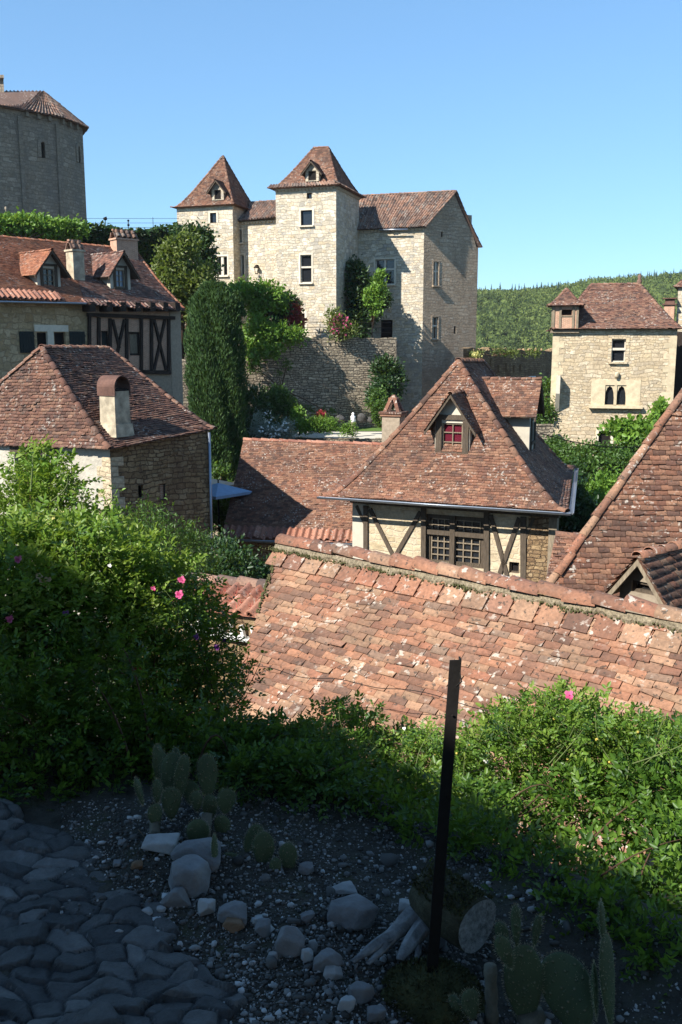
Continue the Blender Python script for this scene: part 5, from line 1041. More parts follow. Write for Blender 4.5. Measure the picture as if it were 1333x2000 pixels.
# ------------------------------------------------------------------ gravel, rocks
M['rock'] = mat_plain('limestone_rock', (.20, .20, .20), .9, .35, 9, .9, .02); M['rock_w'] = mat_plain('white_limestone', (.36, .36, .35), .9, .25, 12, .8, .015); M['rock_d'] = mat_plain('dark_rock', (.065, .062, .058), .95, .4, 6, .8, .03); M['rock_b'] = mat_plain('brown_rock', (.22, .14, .085), .9, .3, 9, .8, .02)
M['pebble'] = (lambda t: t.col(t.ramp(t.attr(), [(0, (.05, .047, .042)), (.5, (.13, .127, .12)), (.8, (.27, .27, .26)), (1, (.5, .5, .49))])))(NT('pebbles', .9, .2))
mb = MB(); V1, F1 = ICO[1]; N = 42000
px_, py_ = rng.uniform(120, 1340, N), 1560 + 560 * rng.random(N)
for x, y in zip(px_, py_):
    q = WZ(x, y, -1.6); 
    if (q[0] < path_edge(q[1]) - .03 and rng.random() > .12) or q[1] > np.interp(q[0], EDX, EDY) + .15: continue
    if x > 960 and rng.random() < .8: continue
    z = float(gz(q[0], q[1])) + (.008 if q[0] < path_edge(q[1]) - .03 else 0); r = .0022 * math.exp(rng.normal(0, .62)); d = V1 * (1 + rng.normal(0, .22, (12, 1))) * r * rng.uniform(.6, 1.5, 3) * (1, 1, .7); mb.add(d + (q[0], q[1], z + r * .35), F1, rng.random() ** 1.2)
single('gravel', mb, M['pebble'], (.1, 2.4, -1.6), 'loose pale gravel scattered between path and planting', 'gravel', kind='stuff')
RK = [(318, 1662, 88, 42, 'w', 'flat-topped pale slab at the top of the rock pile below the cactus cluster'), (375, 1688, 120, 62, 'r', 'pitted grey boulder behind the blocky front stone of the rock pile'), (366, 1722, 112, 72, 'r', 'big blocky stone at the front of the rock pile by the path'),
 (240, 1652, 22, 14, 'r', 'small stone alone on the soil near the top of the path'), (402, 1776, 48, 34, 'w', 'upright pale wedge below the blocky stone'), (452, 1790, 82, 42, 'r', 'long grey stone beside the pale wedge'), (458, 1808, 56, 26, 'b', 'rust-brown flat stone under the long grey stone'),
 (512, 1816, 46, 34, 'r', 'grey stone between brown flat stone and tall pointed stone'), (566, 1838, 72, 66, 'r', 'tall pointed stone leaning right in the row of rocks'), (598, 1868, 32, 30, 'w', 'small bright white stone at the foot of the pointed stone'), (640, 1878, 70, 48, 'r', 'rounded grey rock left of the driftwood roots'),
 (650, 1898, 46, 28, 'w', 'beige stone tucked under the rounded grey rock'), (534, 1872, 26, 16, 'w', 'lone white chip on the gravel below the pointed stone'), (288, 1786, 32, 16, 'w', 'thin white flake on the gravel, nearer the path of a pair'), (316, 1780, 22, 16, 'w', 'white chip touching the thin flake on the gravel'),
 (672, 1722, 68, 18, 'w', 'thin white slab lying under the dark bush, left of the post'), (690, 1768, 118, 56, 'r', 'wide dark slab with hollow left of the post'), (796, 1740, 54, 38, 'w', 'pale flat-topped rock just left of the leaning post'), (600, 1790, 36, 24, 'r', 'grey stone in the weeds left of the wide slab'),
 (700, 1932, 62, 46, 'r', 'angular grey rock in front of the driftwood roots'), (732, 1972, 44, 40, 'r', 'dark rock at the lower frame edge near the post foot'), (345, 1760, 60, 40, 'r', 'dark low stone against the foot of the rock pile'), (268, 1700, 30, 22, 'b', 'brownish stone left of the rock pile'), (228, 1695, 26, 14, 'r', 'small grey stone beside the path edge, above the gravel'),
 (505, 1800, 30, 20, 'w', 'pale pebble-sized stone on top of the row'), (680, 1960, 40, 30, 'w', 'pale broken stone at the bottom frame edge'), (600, 1690, 40, 26, 'r', 'dark stone under the low cactus on the right of the cluster'), (860, 1800, 40, 40, 'r', 'grey stone leaning on the log behind the post')]
for px, py, wpx, hpx, c, lab in RK:
    q = WZ(px, py + hpx * .42, -1.6); s = np.linalg.norm(q) / FPX; g = MB(); z = float(gz(q[0], q[1])); h = hpx * s * .62
    g.blob((q[0], q[1] + wpx * s * .2, z + h * .52), (wpx * s * .58, wpx * s * .42, max(h, .012)), 4, .015, flat=17); single('rock', g, M[{'w': 'rock_w', 'r': 'rock', 'b': 'rock_b'}[c]], (q[0], q[1], z), lab, 'rock', 'limestone rocks edging the path bed')
# ------------------------------------------------------------------ leaning iron post with moss foot
b = WZ(842, 1935, -1.62); b = b * (2.12 / b[1]); t_ = W(891, 1290, 2.16); ip = thing('iron_post', 'dark rusty angle-iron post leaning in the foreground', 'post', b)
ax = t_ - b; g = MB(); hw = .0145
g.box(b + (-hw, 0, 0), (2 * hw, .004, 0), (-.0006, .004, 0), ax); g.box(b + (hw - .0035, .0041, 0), (.0035, 0, 0), (0, .026, 0), ax); part('angle_bar', g, M['iron'], ip)
g = MB(); g.tube([t_ + (.01, -.002, -.03), t_ + (.013, -.012, -.05), t_ + (.0, -.014, -.062)], .0022, 5); part('hook', g, M['iron'], ip)
for f_ in (.12, .35, .6, .84): g = MB(); p = b + ax * f_ + (.002, -.0015, 0); g.tube([p + (0, .0005, 0), p - (0, .0006, 0)], .0032, 8); part('bolt_hole', g, M['dark'], ip)
g = MB(); q = b + (0, -.02, .0)
g.blob(q - (.0, 0, .02), (.13, .12, .075), 3, .25, flat=0); mo = g
n = 1500; u = unit(n); u[:, 2] = abs(u[:, 2]); leaves(mo, q + u * (.125, .115, .06), u + rng.normal(0, .5, (n, 3)), .014, .4); single('moss_mound', mo, M['moss'], q, 'dark mossy mound round the foot of the leaning post', 'moss')
wr_ = MB(); pts = [W(490, 1300, 9.2), W(620, 1325, 9.0), W(780, 1345, 8.6), W(1000, 1395, 7.6), W(1333, 1480, 5.8)]; tt = np.linspace(0, 1, 40); pw = np.array(pts); wr_.tube(np.stack([np.interp(tt, np.linspace(0, 1, 5), pw[:, k]) for k in range(3)], -1) + np.stack([0 * tt, 0 * tt, .02 * np.sin(tt * 25)], -1), .004, 5); single('sagging_cable', wr_, M['iron'], pts[0], 'thin dark cable sagging across the lichen-spotted roof', 'cable')
wr_ = MB(); p0, p1 = W(1055, 846, 40), W(1262, 872, 44); tt = np.linspace(0, 1, 14)[:, None]; wr_.tube(p0 + (p1 - p0) * tt - np.array([0, 0, .25]) * np.sin(math.pi * tt), .022, 5); single('power_cable', wr_, M['iron'], p0, 'thin dark cable strung across the foot of the gothic house', 'cable')
# ------------------------------------------------------------------ log and driftwood roots
lg = thing('tree_stump', 'grey sawn log with root limbs, lying behind the leaning post', 'log', W(930, 1830, 2.5)); M['driftwood'] = mat_wood('driftwood', (.23, .23, .225)); M['logend'] = mat_plain('sawn_log_end', (.20, .195, .185), .95, .55, 55, 1., .01)
M['bark'] = mat_plain('mossy_bark', (.055, .05, .03), .95, .6, 22, 1., .02); ce_ = WZ(932, 1808, -1.525); d_ = np.array([.50, -.60, -.02]); d_ /= np.linalg.norm(d_); g = MB(); g.tube([ce_ - d_ * .2 + (0, 0, .0), ce_ - d_ * .12 + (0, 0, .004), ce_ - d_ * .05, ce_], [.06, .080, .076, .0745], 16); part('trunk', g, M['bark'], lg, True, label='dark mossy bark of the log')
g = MB(); th = np.linspace(0, 2 * math.pi, 24, endpoint=False); s1 = np.cross(d_, (0, 0, 1)); s1 /= np.linalg.norm(s1); s2 = np.cross(s1, d_)
for k in range(6):
    r0, r1 = .074 * k / 6, .074 * (k + 1) / 6
    for a, b_ in zip(th, np.roll(th, -1)):
        f = lambda r, t: ce_ + d_ * .002 + r * (1 + .04 * math.sin(3 * t)) * (math.cos(t) * s1 + math.sin(t) * s2); g.quad(f(r0, a), f(r1, a), f(r1, b_), f(r0, b_), rnd=.3 + .5 * ((int(a * 40) * 7919) % 13 < 2) * (k > 1))
part('sawn_end', g, M['logend'], lg)
for pts, r in ((((862, 1742, 1), (838, 1782, 1), (808, 1832, 1), (786, 1872, 1)), (.046, .032, .024, .012)), (((850, 1752, 1), (790, 1808, 1), (740, 1842, 1), (694, 1876, 1)), (.040, .026, .018, .007)), (((828, 1775, 1), (770, 1828, 1), (722, 1880, 1)), (.026, .016, .006)), (((835, 1790, 1), (815, 1835, 1), (812, 1880, 1)), (.02, .014, .005)), (((860, 1745, 1), (900, 1742, 1), (950, 1768, 1)), (.045, .04, .03))):
    P_ = np.array([WZ(p[0], p[1], -1.6 + q * .75) for p, q in zip(pts, r)]); tt = np.linspace(0, 1, 16); s = np.linspace(0, 1, len(P_)); pa = np.stack([np.interp(tt, s, P_[:, k]) for k in range(3)], -1); ra = np.interp(tt, s, r) * (1 + .05 * np.sin(tt * 13 + r[0] * 90)); pa[:, 0] += .006 * np.sin(tt * 9 + r[0] * 50); pa[:, 2] += .004 * np.sin(tt * 11)
    g = MB(); g.tube(pa, ra, 12); vv_ = g.V[0].reshape(16, 12, 3); vv_[:, :, 2] = pa[:, None, 2] + (vv_[:, :, 2] - pa[:, None, 2]) * .7 + .006 * np.sin(np.arange(12) * 2.6)[None] * np.sin(tt * 7)[:, None]; part('root', g, M['driftwood'], lg, True)
g = MB()
for k in range(900): a_ = rng.uniform(.6, 2.6); t_2 = rng.random(); p = ce_ - d_ * .19 * t_2 + (math.cos(a_) * s1 * -1 + math.sin(a_) * np.array([0, 0, 1.])) * .078; leaves(g, p[None], np.array([[rng.normal(0, .5), rng.normal(0, .5), .6]]), .014, .35)
part('moss', g, M['moss'], lg); lg.children[-1]['kind'] = 'stuff'
# ------------------------------------------------------------------ prickly pears
M['cactus'] = (lambda t: (t.bump(t.ramp((lambda v: (t.l(t.obj(), v.inputs['Vector']), setattr(v.inputs['Scale'], 'default_value', 62), v.outputs['Distance'])[2])(t.n('ShaderNodeTexVoronoi')), [(.12, (1, 1, 1)), (.3, (0, 0, 0))]), .6, .006), t.col(t.mix(t.ramp((lambda v: (t.l(t.obj(), v.inputs['Vector']), setattr(v.inputs['Scale'], 'default_value', 62), v.outputs['Distance'])[2])(t.n('ShaderNodeTexVoronoi')), [(.12, (1, 1, 1)), (.22, (0, 0, 0))]), t.ramp(t.noise(t.obj(), 7, 4), [(.3, (.055, .075, .04)), (.7, (.085, .115, .055))]), (.20, .19, .12))))[1])(NT('cactus_skin', .6, .3))
M['cactus_old'] = mat_plain('old_cactus_stem', (.13, .12, .09), .9, .35, 25, .8, .012); M['spine'] = mat_plain('cactus_bristle', (.46, .42, .27), .8, .2, 30, 0)
def pad(par, bx, by, tx, ty, wpx, Y, yaw=0., dY=0., th=.12, label=None):
    b, t = W(bx, by, Y), W(tx, ty, Y + dY); ax = t - b; L = np.linalg.norm(ax); ax /= L; w = wpx * Y / FPX / max(.35, math.cos(math.radians(yaw)))
    f = np.array([math.sin(math.radians(yaw)), -math.cos(math.radians(yaw)), 0.]); s = np.cross(ax, f); s /= np.linalg.norm(s); f = np.cross(s, ax)
    V_, F_ = ICO[4]; h = V_[:, 2]; k = .80 + .26 * h - .10 * h * h
    P = b + ax * L / 2 + (V_[:, :1] * k[:, None] * w / 2 * s) + ax * h[:, None] * L / 2 + f * V_[:, 1:2] * k[:, None] * max(.010, w * th) * (1 - .25 * h[:, None])
    g = MB(); g.add(P, F_, rng.random()); o = part('cactus_pad', g, M['cactus'], par, True)
    g = MB(); n = int(110 * L / .15); n = max(40, min(n, 260)); an = np.linspace(0, 2 * math.pi, n); h = np.cos(an); k = .80 + .26 * h - .10 * h * h
    q = b + ax * L / 2 + np.sin(an)[:, None] * k[:, None] * w / 2 * s + ax * h[:, None] * L / 2; d = np.sin(an)[:, None] * s + h[:, None] * ax + rng.normal(0, .3, (n, 3)); leaves(g, q, d, .009, .1, 0)
    V2 = unit(n * 2); h = V2[:, 2]; k = .80 + .26 * h - .10 * h * h; q = b + ax * L / 2 + V2[:, :1] * k[:, None] * w / 2 * s + ax * h[:, None] * L / 2 + f * V2[:, 1:2] * k[:, None] * max(.010, w * th); leaves(g, q, V2[:, 1:2] * f + rng.normal(0, .4, (n * 2, 3)), .006, .12, 0)
    part('bristles', g, M['spine'], o); return o
ca = thing('prickly_pear', 'large prickly pear cactus with thick round pads at the lower right corner', 'cactus', W(1060, 2000, 2.0), 'prickly pear cacti')
for a in ((1030, 2005, 1018, 1845, 105, 2.05, 8), (1140, 2030, 1085, 1860, 135, 2.02, -14, .05), (1195, 2005, 1180, 1825, 52, 1.95, 52), (1178, 1840, 1173, 1760, 17, 1.95, 60), (1010, 1850, 1007, 1768, 27, 2.05, 10), (1043, 1850, 1054, 1787, 24, 2.06, 0), (990, 1860, 975, 1800, 34, 2.07, -20), (1000, 1890, 974, 1828, 42, 2.0, 10), (925, 1990, 915, 1932, 50, 2.0, 15), (905, 1985, 880, 1945, 26, 2.02, 35), (1165, 1990, 1160, 1880, 16, 1.97, 65)): pad(ca, *a)
for x0, y0, x1, y1, r in ((962, 1995, 958, 1885, .016), (1050, 2060, 1035, 1975, .035)):
    g = MB(); p, q = W(x0, y0, 2.03), W(x1, y1, 2.05); g.tube([p + (q - p) * t for t in np.linspace(0, 1, 8)], [r * (1 + .12 * math.sin(k * 2.3)) for k in range(8)], 10); part('old_stem', g, M['cactus_old'], ca, True)
ca = thing('prickly_pear', 'dark prickly pear cluster under the rose bush, behind the rock pile', 'cactus', W(370, 1620, 2.9), 'prickly pear cacti')
for a in ((325, 1560, 306, 1455, 30, 2.98, 35), (332, 1560, 340, 1470, 58, 2.95, -5), (348, 1490, 342, 1460, 20, 3.0, 0), (350, 1565, 360, 1475, 30, 2.9, 45), (336, 1600, 334, 1538, 48, 2.85, 10), (407, 1560, 404, 1474, 52, 2.9, 0), (385, 1585, 384, 1545, 30, 2.85, 0), (440, 1590, 444, 1540, 46, 2.85, 10), (408, 1605, 412, 1552, 40, 2.88, -10), (372, 1570, 372, 1525, 40, 2.98, 0), (438, 1640, 432, 1592, 42, 2.82, 0), (305, 1615, 302, 1570, 34, 2.8, 25), (308, 1570, 306, 1522, 20, 2.82, 30), (280, 1572, 265, 1520, 9, 2.8, 62), (390, 1660, 385, 1600, 56, 2.75, 10), (422, 1700, 418, 1630, 10, 2.6, 65)): pad(ca, *a)
for x0, y0, x1, y1 in ((302, 1640, 304, 1600), (400, 1650, 405, 1590)): g = MB(); g.tube([W(x0, y0, 2.75), W(x1, y1, 2.82)], .018, 10); part('old_stem', g, M['cactus_old'], ca, True)
ca = thing('prickly_pear', 'low three-padded prickly pear to the right of the rock pile', 'cactus', W(520, 1690, 2.65), 'prickly pear cacti')
for a in ((490, 1690, 500, 1610, 46, 2.72, 30), (516, 1700, 515, 1624, 54, 2.66, 5), (565, 1705, 562, 1646, 46, 2.64, 0), (445, 1700, 462, 1668, 60, 2.68, 0), (535, 1715, 540, 1675, 30, 2.62, 0)): pad(ca, *a)
# ================================================================== VEGETATION
ROSE_C = [(.018, .045, .009), (.035, .085, .013), (.065, .14, .018), (.12, .21, .026), (.045, .10, .015)]
M['rose_leaf'] = mat_leaf('rose_leaf', ROSE_C, .32); M['rose_leaf_y'] = mat_leaf('young_lit_rose_leaf', [(.09, .17, .02), (.14, .24, .03), (.20, .27, .05), (.08, .15, .02)], .35)  # second one: young leaf, its lighter yellow also standing in for sunlight
M['stem'] = mat_plain('brown_stem', (.085, .05, .03), .9, .3, 20, .3, .005); M['stem_g'] = mat_plain('green_stem', (.10, .13, .045), .9, .3, 20, .2, .005)
M['petal'] = mat_leaf('pink_petal', [(.48, .04, .16), (.62, .13, .28), (.40, .02, .11)], .25); M['petal_w'] = mat_leaf('white_petal', [(.75, .73, .68), (.8, .78, .74)], .2)
M['petal_p'] = mat_leaf('purple_petal', [(.12, .02, .17), (.17, .03, .22)], .2); M['petal_y'] = mat_leaf('peach_petal', [(.70, .42, .24), (.72, .5, .34)], .2); M['petal_r'] = mat_leaf('crimson_petal', [(.40, .015, .04), (.30, .01, .03)], .2)
M['hip'] = mat_plain('rose_bud', (.42, .33, .07), .6, .3, 20, 0)
M['bush_leaf'] = mat_leaf('bush_leaf', [(.025, .055, .012), (.045, .095, .018), (.07, .14, .025), (.10, .18, .035)], .3)
M['bright_leaf'] = mat_leaf('bright_leaf', [(.07, .15, .02), (.12, .23, .03), (.18, .31, .045), (.10, .19, .025)], .35)
M['olive_leaf'] = mat_leaf('olive_leaf', [(.06, .085, .02), (.11, .14, .03), (.15, .18, .045), (.08, .11, .025)], .3)
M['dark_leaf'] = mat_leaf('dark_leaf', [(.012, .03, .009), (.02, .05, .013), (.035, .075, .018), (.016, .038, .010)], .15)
M['cypress_leaf'] = mat_leaf('cypress_leaf', [(.018, .045, .012), (.03, .07, .016), (.05, .10, .022), (.024, .055, .014)], .1, .7)
M['silver_leaf'] = mat_leaf('silver_leaf', [(.16, .20, .17), (.24, .28, .24), (.12, .15, .12)], .2)
M['red_leaf'] = mat_leaf('crimson_leaf', [(.22, .012, .03), (.35, .02, .045), (.14, .01, .02)], .3)
def ell(blobs, n, shell=.55, zbias=.0):
    """points through a union of ellipsoids, denser near their skins"""
    w = np.array([r[0] * r[1] * r[2] for _, r in blobs]) ** .7; w /= w.sum(); k = rng.choice(len(blobs), n, p=w); u = unit(n); u[:, 2] += zbias; u /= np.linalg.norm(u, axis=1)[:, None]
    rad = shell + (1 - shell) * rng.random(n) ** .7; C = np.array([b[0] for b in blobs])[k]; R = np.array([b[1] for b in blobs])[k]; return C + u * R * rad[:, None], u
def B(px, py, Y, r): return (W(px, py, Y), np.asarray(r, float) * np.ones(3))
def crown(mb, blobs, clumps, per, size, asp=.5, cr=.25, shell=.5, droop=.0, tone=.25):
    P, u = ell(blobs, clumps, shell, .15); base = np.clip(rng.normal(.45, .22, clumps), 0, 1)
    c = np.repeat(P, per, 0) + rng.normal(0, cr, (clumps * per, 3)); d = np.repeat(u, per, 0) * .7 + rng.normal(0, .7, (clumps * per, 3)) + (0, 0, .15 - droop)
    leaves(mb, c, d, size * rng.uniform(.5, 1.2, len(c)), asp, .12, np.clip(np.repeat(base, per) + rng.normal(0, tone, len(c)), 0, 1), None, True)
def sprigs(mb, P, D, leaf, npair=3, rnd=None, asp=.52):
    """pinnate rose leaves: a rachis carrying pairs of leaflets and one at the tip"""
    N = len(P); D = D / np.linalg.norm(D, axis=1)[:, None]; S = np.cross(D, rng.normal(size=(N, 3)) * .5 + (0, 0, 1)); S /= np.linalg.norm(S, axis=1)[:, None]; Nn = np.cross(S, D); L = leaf * (.9 + npair * .75)
    base = rng.random(N) if rnd is None else rnd; up = np.where(Nn[:, 2:] < 0, -Nn, Nn)
    for i in range(npair):
        t = (i + .8) / (npair + .6)
        for sg in (-1, 1): leaves(mb, P + D * (L * t)[:, None] - np.array([0, 0, .25]) * (L * t * t)[:, None], D * .55 + sg * S + rng.normal(0, .16, (N, 3)), leaf * (.75 + .3 * t) * rng.uniform(.8, 1.15, N), asp, .1, np.clip(base + rng.normal(0, .12, N), 0, 1), up, True)
    leaves(mb, P + D * L[:, None] * .9 - np.array([0, 0, .25]) * (L * .8)[:, None], D + rng.normal(0, .12, (N, 3)), leaf * 1.1, asp, .1, np.clip(base + rng.normal(0, .12, N), 0, 1), up, True)
def rose(name, label, base, blobs, n, leaf, mat, stems=24, foot=None, shell=.35, cat='rose bush', npair=3, extra=None, stem_r=.006):
    t = thing(name, label, cat, base); g = MB(); P, u = ell(blobs, n, shell, .2); sprigs(g, P, u * .8 + rng.normal(0, .55, (n, 3)) + (0, 0, .25), leaf * rng.uniform(.7, 1.25, n), npair, np.clip(rng.normal(.5, .25, n), 0, 1)); part('foliage', g, M[mat], t)
    g = MB(); foot = [np.asarray(base)] if foot is None else foot
    Q, u2 = ell(blobs, stems, .3, .4)
    for q in Q:
        f = min(foot, key=lambda a: np.linalg.norm(a[:2] - q[:2])) + np.r_[rng.normal(0, .10, 2), -.02]; m = (f + q) / 2 + rng.normal(0, .07, 3) + (0, 0, .08); tt = np.linspace(0, 1, 9)[:, None]
        g.tube((1 - tt) ** 2 * f + 2 * tt * (1 - tt) * m + tt ** 2 * q, np.linspace(stem_r, stem_r * .35, 9), 5, False)
    part('stems', g, M['stem'], t); return t
def flower(par, px, py, Y, r, mat, n=9, name='flower'):
    c = W(px, py, Y); g = MB(); ax = np.array([rng.normal(0, .25), -.75, .6]); ax /= np.linalg.norm(ax); a = np.cross(ax, (0, 0, 1)); a /= np.linalg.norm(a); b = np.cross(a, ax)
    for k in range(n):
        th = k * 2.4 + rng.normal(0, .2); rr = .55 + .45 * k / n; d = math.cos(th) * a + math.sin(th) * b; s = np.cross(d, ax); L = r * rr; lift = ax * L * (.75 - .5 * rr)
        V_ = [c, c + d * L * .45 + s * L * .42 + lift * .7, c + d * L * .95 + s * L * .30 + lift, c + d * L * 1.02 + lift * 1.15, c + d * L * .95 - s * L * .30 + lift, c + d * L * .45 - s * L * .42 + lift * .7]; m = c + d * L * .6 + lift * .5
        g.add(V_ + [m], [[0, 1, 6], [1, 2, 6], [2, 3, 6], [3, 4, 6], [4, 5, 6], [5, 0, 6]], rng.random())
    g.blob(c + ax * r * .12, r * .16, 1, 0, flat=0, rnd=.9); part(name, g, M[mat], par)
# ------------------------------------------------------------------ foreground bushes
gp = lambda x, y: np.array([x, y, float(gz(x, y))])
bl = [B(60, 1150, 4.0, (.42, .35, .30)), B(190, 1160, 4.2, (.42, .4, .27)), B(310, 1200, 4.3, (.32, .35, .25)), B(395, 1280, 4.4, (.20, .3, .28)), B(60, 1330, 3.85, (.42, .4, .5)), B(210, 1370, 4.1, (.42, .4, .48)), B(350, 1400, 4.3, (.26, .3, .36)), B(420, 1400, 4.5, (.16, .25, .3)), B(100, 1450, 3.4, (.45, .25, .22)), B(260, 1470, 3.5, (.3, .25, .2)), B(60, 1540, 3.2, (.4, .15, .10)), B(210, 1540, 3.25, (.3, .15, .12)), B(380, 1470, 3.6, (.22, .2, .2)), B(440, 1480, 3.7, (.16, .2, .15)), B(330, 1520, 3.35, (.2, .15, .12)), B(60, 1400, 3.3, (.3, .15, .3)), B(200, 1380, 3.5, (.3, .2, .35)), B(-60, 1300, 3.8, (.3, .4, .6))]
rb = rose('rose_bush', 'tall leafy rose bush with pink flowers at the left beside the path', gp(-1.0, 3.9), bl, 9000, .027, 'rose_leaf', 60, [gp(-1.3, 3.3), gp(-.7, 3.35), gp(-1.3, 3.8), gp(-.9, 4.0), gp(-.65, 4.2), gp(-.55, 4.4)], .3)
g = MB(); P, u = ell([B(70, 1075, 3.9, (.36, .3, .16)), B(190, 1095, 4.0, (.36, .3, .15)), B(300, 1140, 4.1, (.24, .25, .14)), B(60, 1180, 3.6, (.3, .2, .2)), B(200, 1200, 3.8, (.3, .2, .15))], 1300, .3, .3); sprigs(g, P, u * .6 + rng.normal(0, .5, (1300, 3)) + (0, 0, .4), .028 * rng.uniform(.7, 1.3, 1300), 3, np.clip(rng.normal(.45, .25, 1300), 0, 1)); part('young_lit_shoots', g, M['rose_leaf_y'], rb)  # young sprigs, with sun on the bush top put into their lighter colour
for x, y, Y, r, m in ((352, 1162, 3.72, .023, 'petal'), (356, 1133, 3.78, .020, 'petal'), (37, 1093, 3.5, .02, 'petal'), (268, 1312, 3.65, .034, 'petal_r'), (130, 1200, 3.42, .018, 'petal_p'), (385, 1244, 3.9, .016, 'petal_p'), (92, 1138, 3.55, .03, 'petal_y'), (80, 1126, 3.56, .022, 'petal_y'), (440, 1252, 4.3, .016, 'petal_p')): flower(rb, x, y, Y, r, m)
bl = [B(590, 1490, 4.9, (.22, .3, .16)), B(690, 1480, 4.8, (.25, .3, .20)), B(790, 1500, 4.7, (.22, .3, .16)), B(880, 1520, 4.6, (.22, .3, .17)), B(970, 1490, 4.5, (.2, .3, .18)), B(1060, 1450, 4.4, (.26, .35, .19)), B(1150, 1470, 4.3, (.26, .35, .2)), B(1250, 1500, 4.1, (.26, .35, .18)), B(1340, 1510, 4.0, (.25, .35, .2)),
 B(620, 1600, 4.5, (.24, .25, .18)), B(750, 1620, 4.3, (.28, .25, .2)), B(880, 1630, 4.2, (.25, .25, .18)), B(1000, 1600, 4.0, (.25, .25, .16)), B(560, 1560, 4.6, (.2, .25, .2)), B(700, 1550, 4.6, (.3, .2, .16)), B(530, 1510, 3.7, (.18, .2, .13)), B(590, 1570, 3.3, (.18, .16, .14)), B(690, 1610, 3.15, (.2, .16, .13)), B(780, 1640, 3.05, (.18, .15, .13)), B(870, 1650, 2.95, (.18, .15, .14)), B(960, 1680, 2.85, (.17, .14, .13)), B(1060, 1730, 2.7, (.17, .14, .10)), B(1160, 1790, 2.5, (.14, .12, .08)), B(1270, 1850, 2.35, (.14, .12, .08)), B(520, 1570, 3.4, (.12, .12, .10)), B(470, 1500, 3.75, (.2, .16, .13)), B(535, 1490, 3.95, (.2, .16, .12)), B(500, 1545, 3.6, (.18, .14, .10)), B(440, 1500, 3.7, (.14, .1, .10)), B(1010, 1790, 2.62, (.15, .12, .08)), B(1120, 1800, 2.5, (.15, .12, .09)), B(1240, 1870, 2.35, (.16, .12, .10)), B(1310, 1930, 2.2, (.14, .10, .09)), B(1180, 1850, 2.42, (.14, .1, .07)), B(640, 1540, 3.6, (.2, .2, .12)), B(760, 1570, 3.5, (.2, .2, .12)), B(900, 1590, 3.4, (.2, .2, .12))]
rr_ = rose('rose_bush', 'long sunlit rose bush with one pink flower in front of the big roof', gp(.7, 4.4), bl, 9600, .026, 'rose_leaf', 70, [gp(-.1, 4.4), gp(.3, 4.2), gp(.7, 4.1), gp(1.1, 3.9), gp(1.5, 3.7)], .3)
g = MB(); P, u = ell([B(670, 1430, 4.7, (.26, .25, .12)), B(830, 1480, 4.5, (.22, .25, .12)), B(1000, 1450, 4.3, (.2, .3, .14)), B(1110, 1410, 4.2, (.24, .3, .13)), B(1260, 1470, 4.0, (.26, .3, .12)), B(900, 1560, 4.3, (.2, .2, .14))], 1100, .3, .3); sprigs(g, P, u * .6 + rng.normal(0, .5, (1100, 3)) + (0, 0, .4), .027 * rng.uniform(.7, 1.3, 1100), 3, np.clip(rng.normal(.45, .25, 1100), 0, 1)); part('young_lit_shoots', g, M['rose_leaf_y'], rr_)  # lighter sprigs: young growth plus sunlight put into the leaf colour
P, u = ell([B(1060, 1440, 4.15, (.26, .2, .15)), B(1250, 1480, 3.9, (.26, .2, .12)), B(900, 1500, 4.3, (.2, .2, .12))], 26, .6, .3)
for p in P: g = MB(); g.blob(p, rng.uniform(.005, .009), 1, 0, flat=0); part('rose_bud', g, M['hip'], rr_)
for x, y, Y, r, m in ((1113, 1358, 3.95, .026, 'petal'), (950, 1487, 4.15, .015, 'petal_w'), (790, 1423, 4.5, .011, 'petal_w')): flower(rr_, x, y, Y, r, m)
bl = [B(1120, 1580, 3.7, (.16, .2, .10)), B(1000, 1690, 3.6, (.16, .15, .12)), B(1110, 1700, 3.4, (.12, .15, .11)), B(1270, 1640, 3.4, (.15, .2, .12)), B(1200, 1730, 3.1, (.14, .15, .10)), B(1310, 1760, 2.9, (.12, .15, .14)), B(1340, 1870, 2.7, (.10, .12, .12)), B(1330, 1660, 3.2, (.1, .15, .12)), B(1180, 1560, 3.8, (.2, .2, .1)), B(1290, 1560, 3.6, (.16, .2, .12)), B(1430, 1600, 3.5, (.25, .25, .2)), B(1560, 1680, 3.3, (.25, .25, .2)), B(1450, 1780, 2.9, (.2, .2, .15)), B(1680, 1750, 3.2, (.25, .25, .2))]
r3 = rose('rose_bush', 'thin twiggy rose bush at the right edge with bare stems, roof showing through', gp(.95, 3.2), bl, 2300, .034, 'rose_leaf', 60, [gp(.75, 3.2), gp(.95, 3.0), gp(1.1, 2.8), gp(.6, 3.4), gp(1.5, 2.9), gp(1.8, 2.8)], .3, stem_r=.005)
bl = [B(560, 1680, 3.6, (.2, .2, .07)), B(700, 1690, 3.4, (.25, .15, .06)), B(860, 1710, 3.2, (.2, .15, .06)), B(560, 1750, 3.0, (.10, .08, .035)), B(610, 1760, 2.9, (.10, .08, .03)), B(500, 1740, 2.9, (.08, .08, .03)), B(950, 1760, 2.9, (.2, .12, .06)), B(1100, 1790, 2.6, (.2, .12, .05)), B(100, 1580, 3.3, (.3, .1, .05)), B(250, 1590, 3.3, (.2, .1, .05)), B(480, 1560, 3.3, (.2, .15, .07)), B(430, 1520, 3.4, (.2, .12, .10)), B(520, 1540, 3.4, (.18, .12, .09)), B(470, 1500, 3.5, (.2, .12, .10)), B(350, 1560, 3.2, (.2, .08, .06)), B(150, 1575, 3.15, (.25, .07, .06)), B(1250, 1900, 2.4, (.16, .12, .06)), B(700, 1850, 2.35, (.04, .04, .015)), B(520, 1790, 2.7, (.04, .03, .012))]
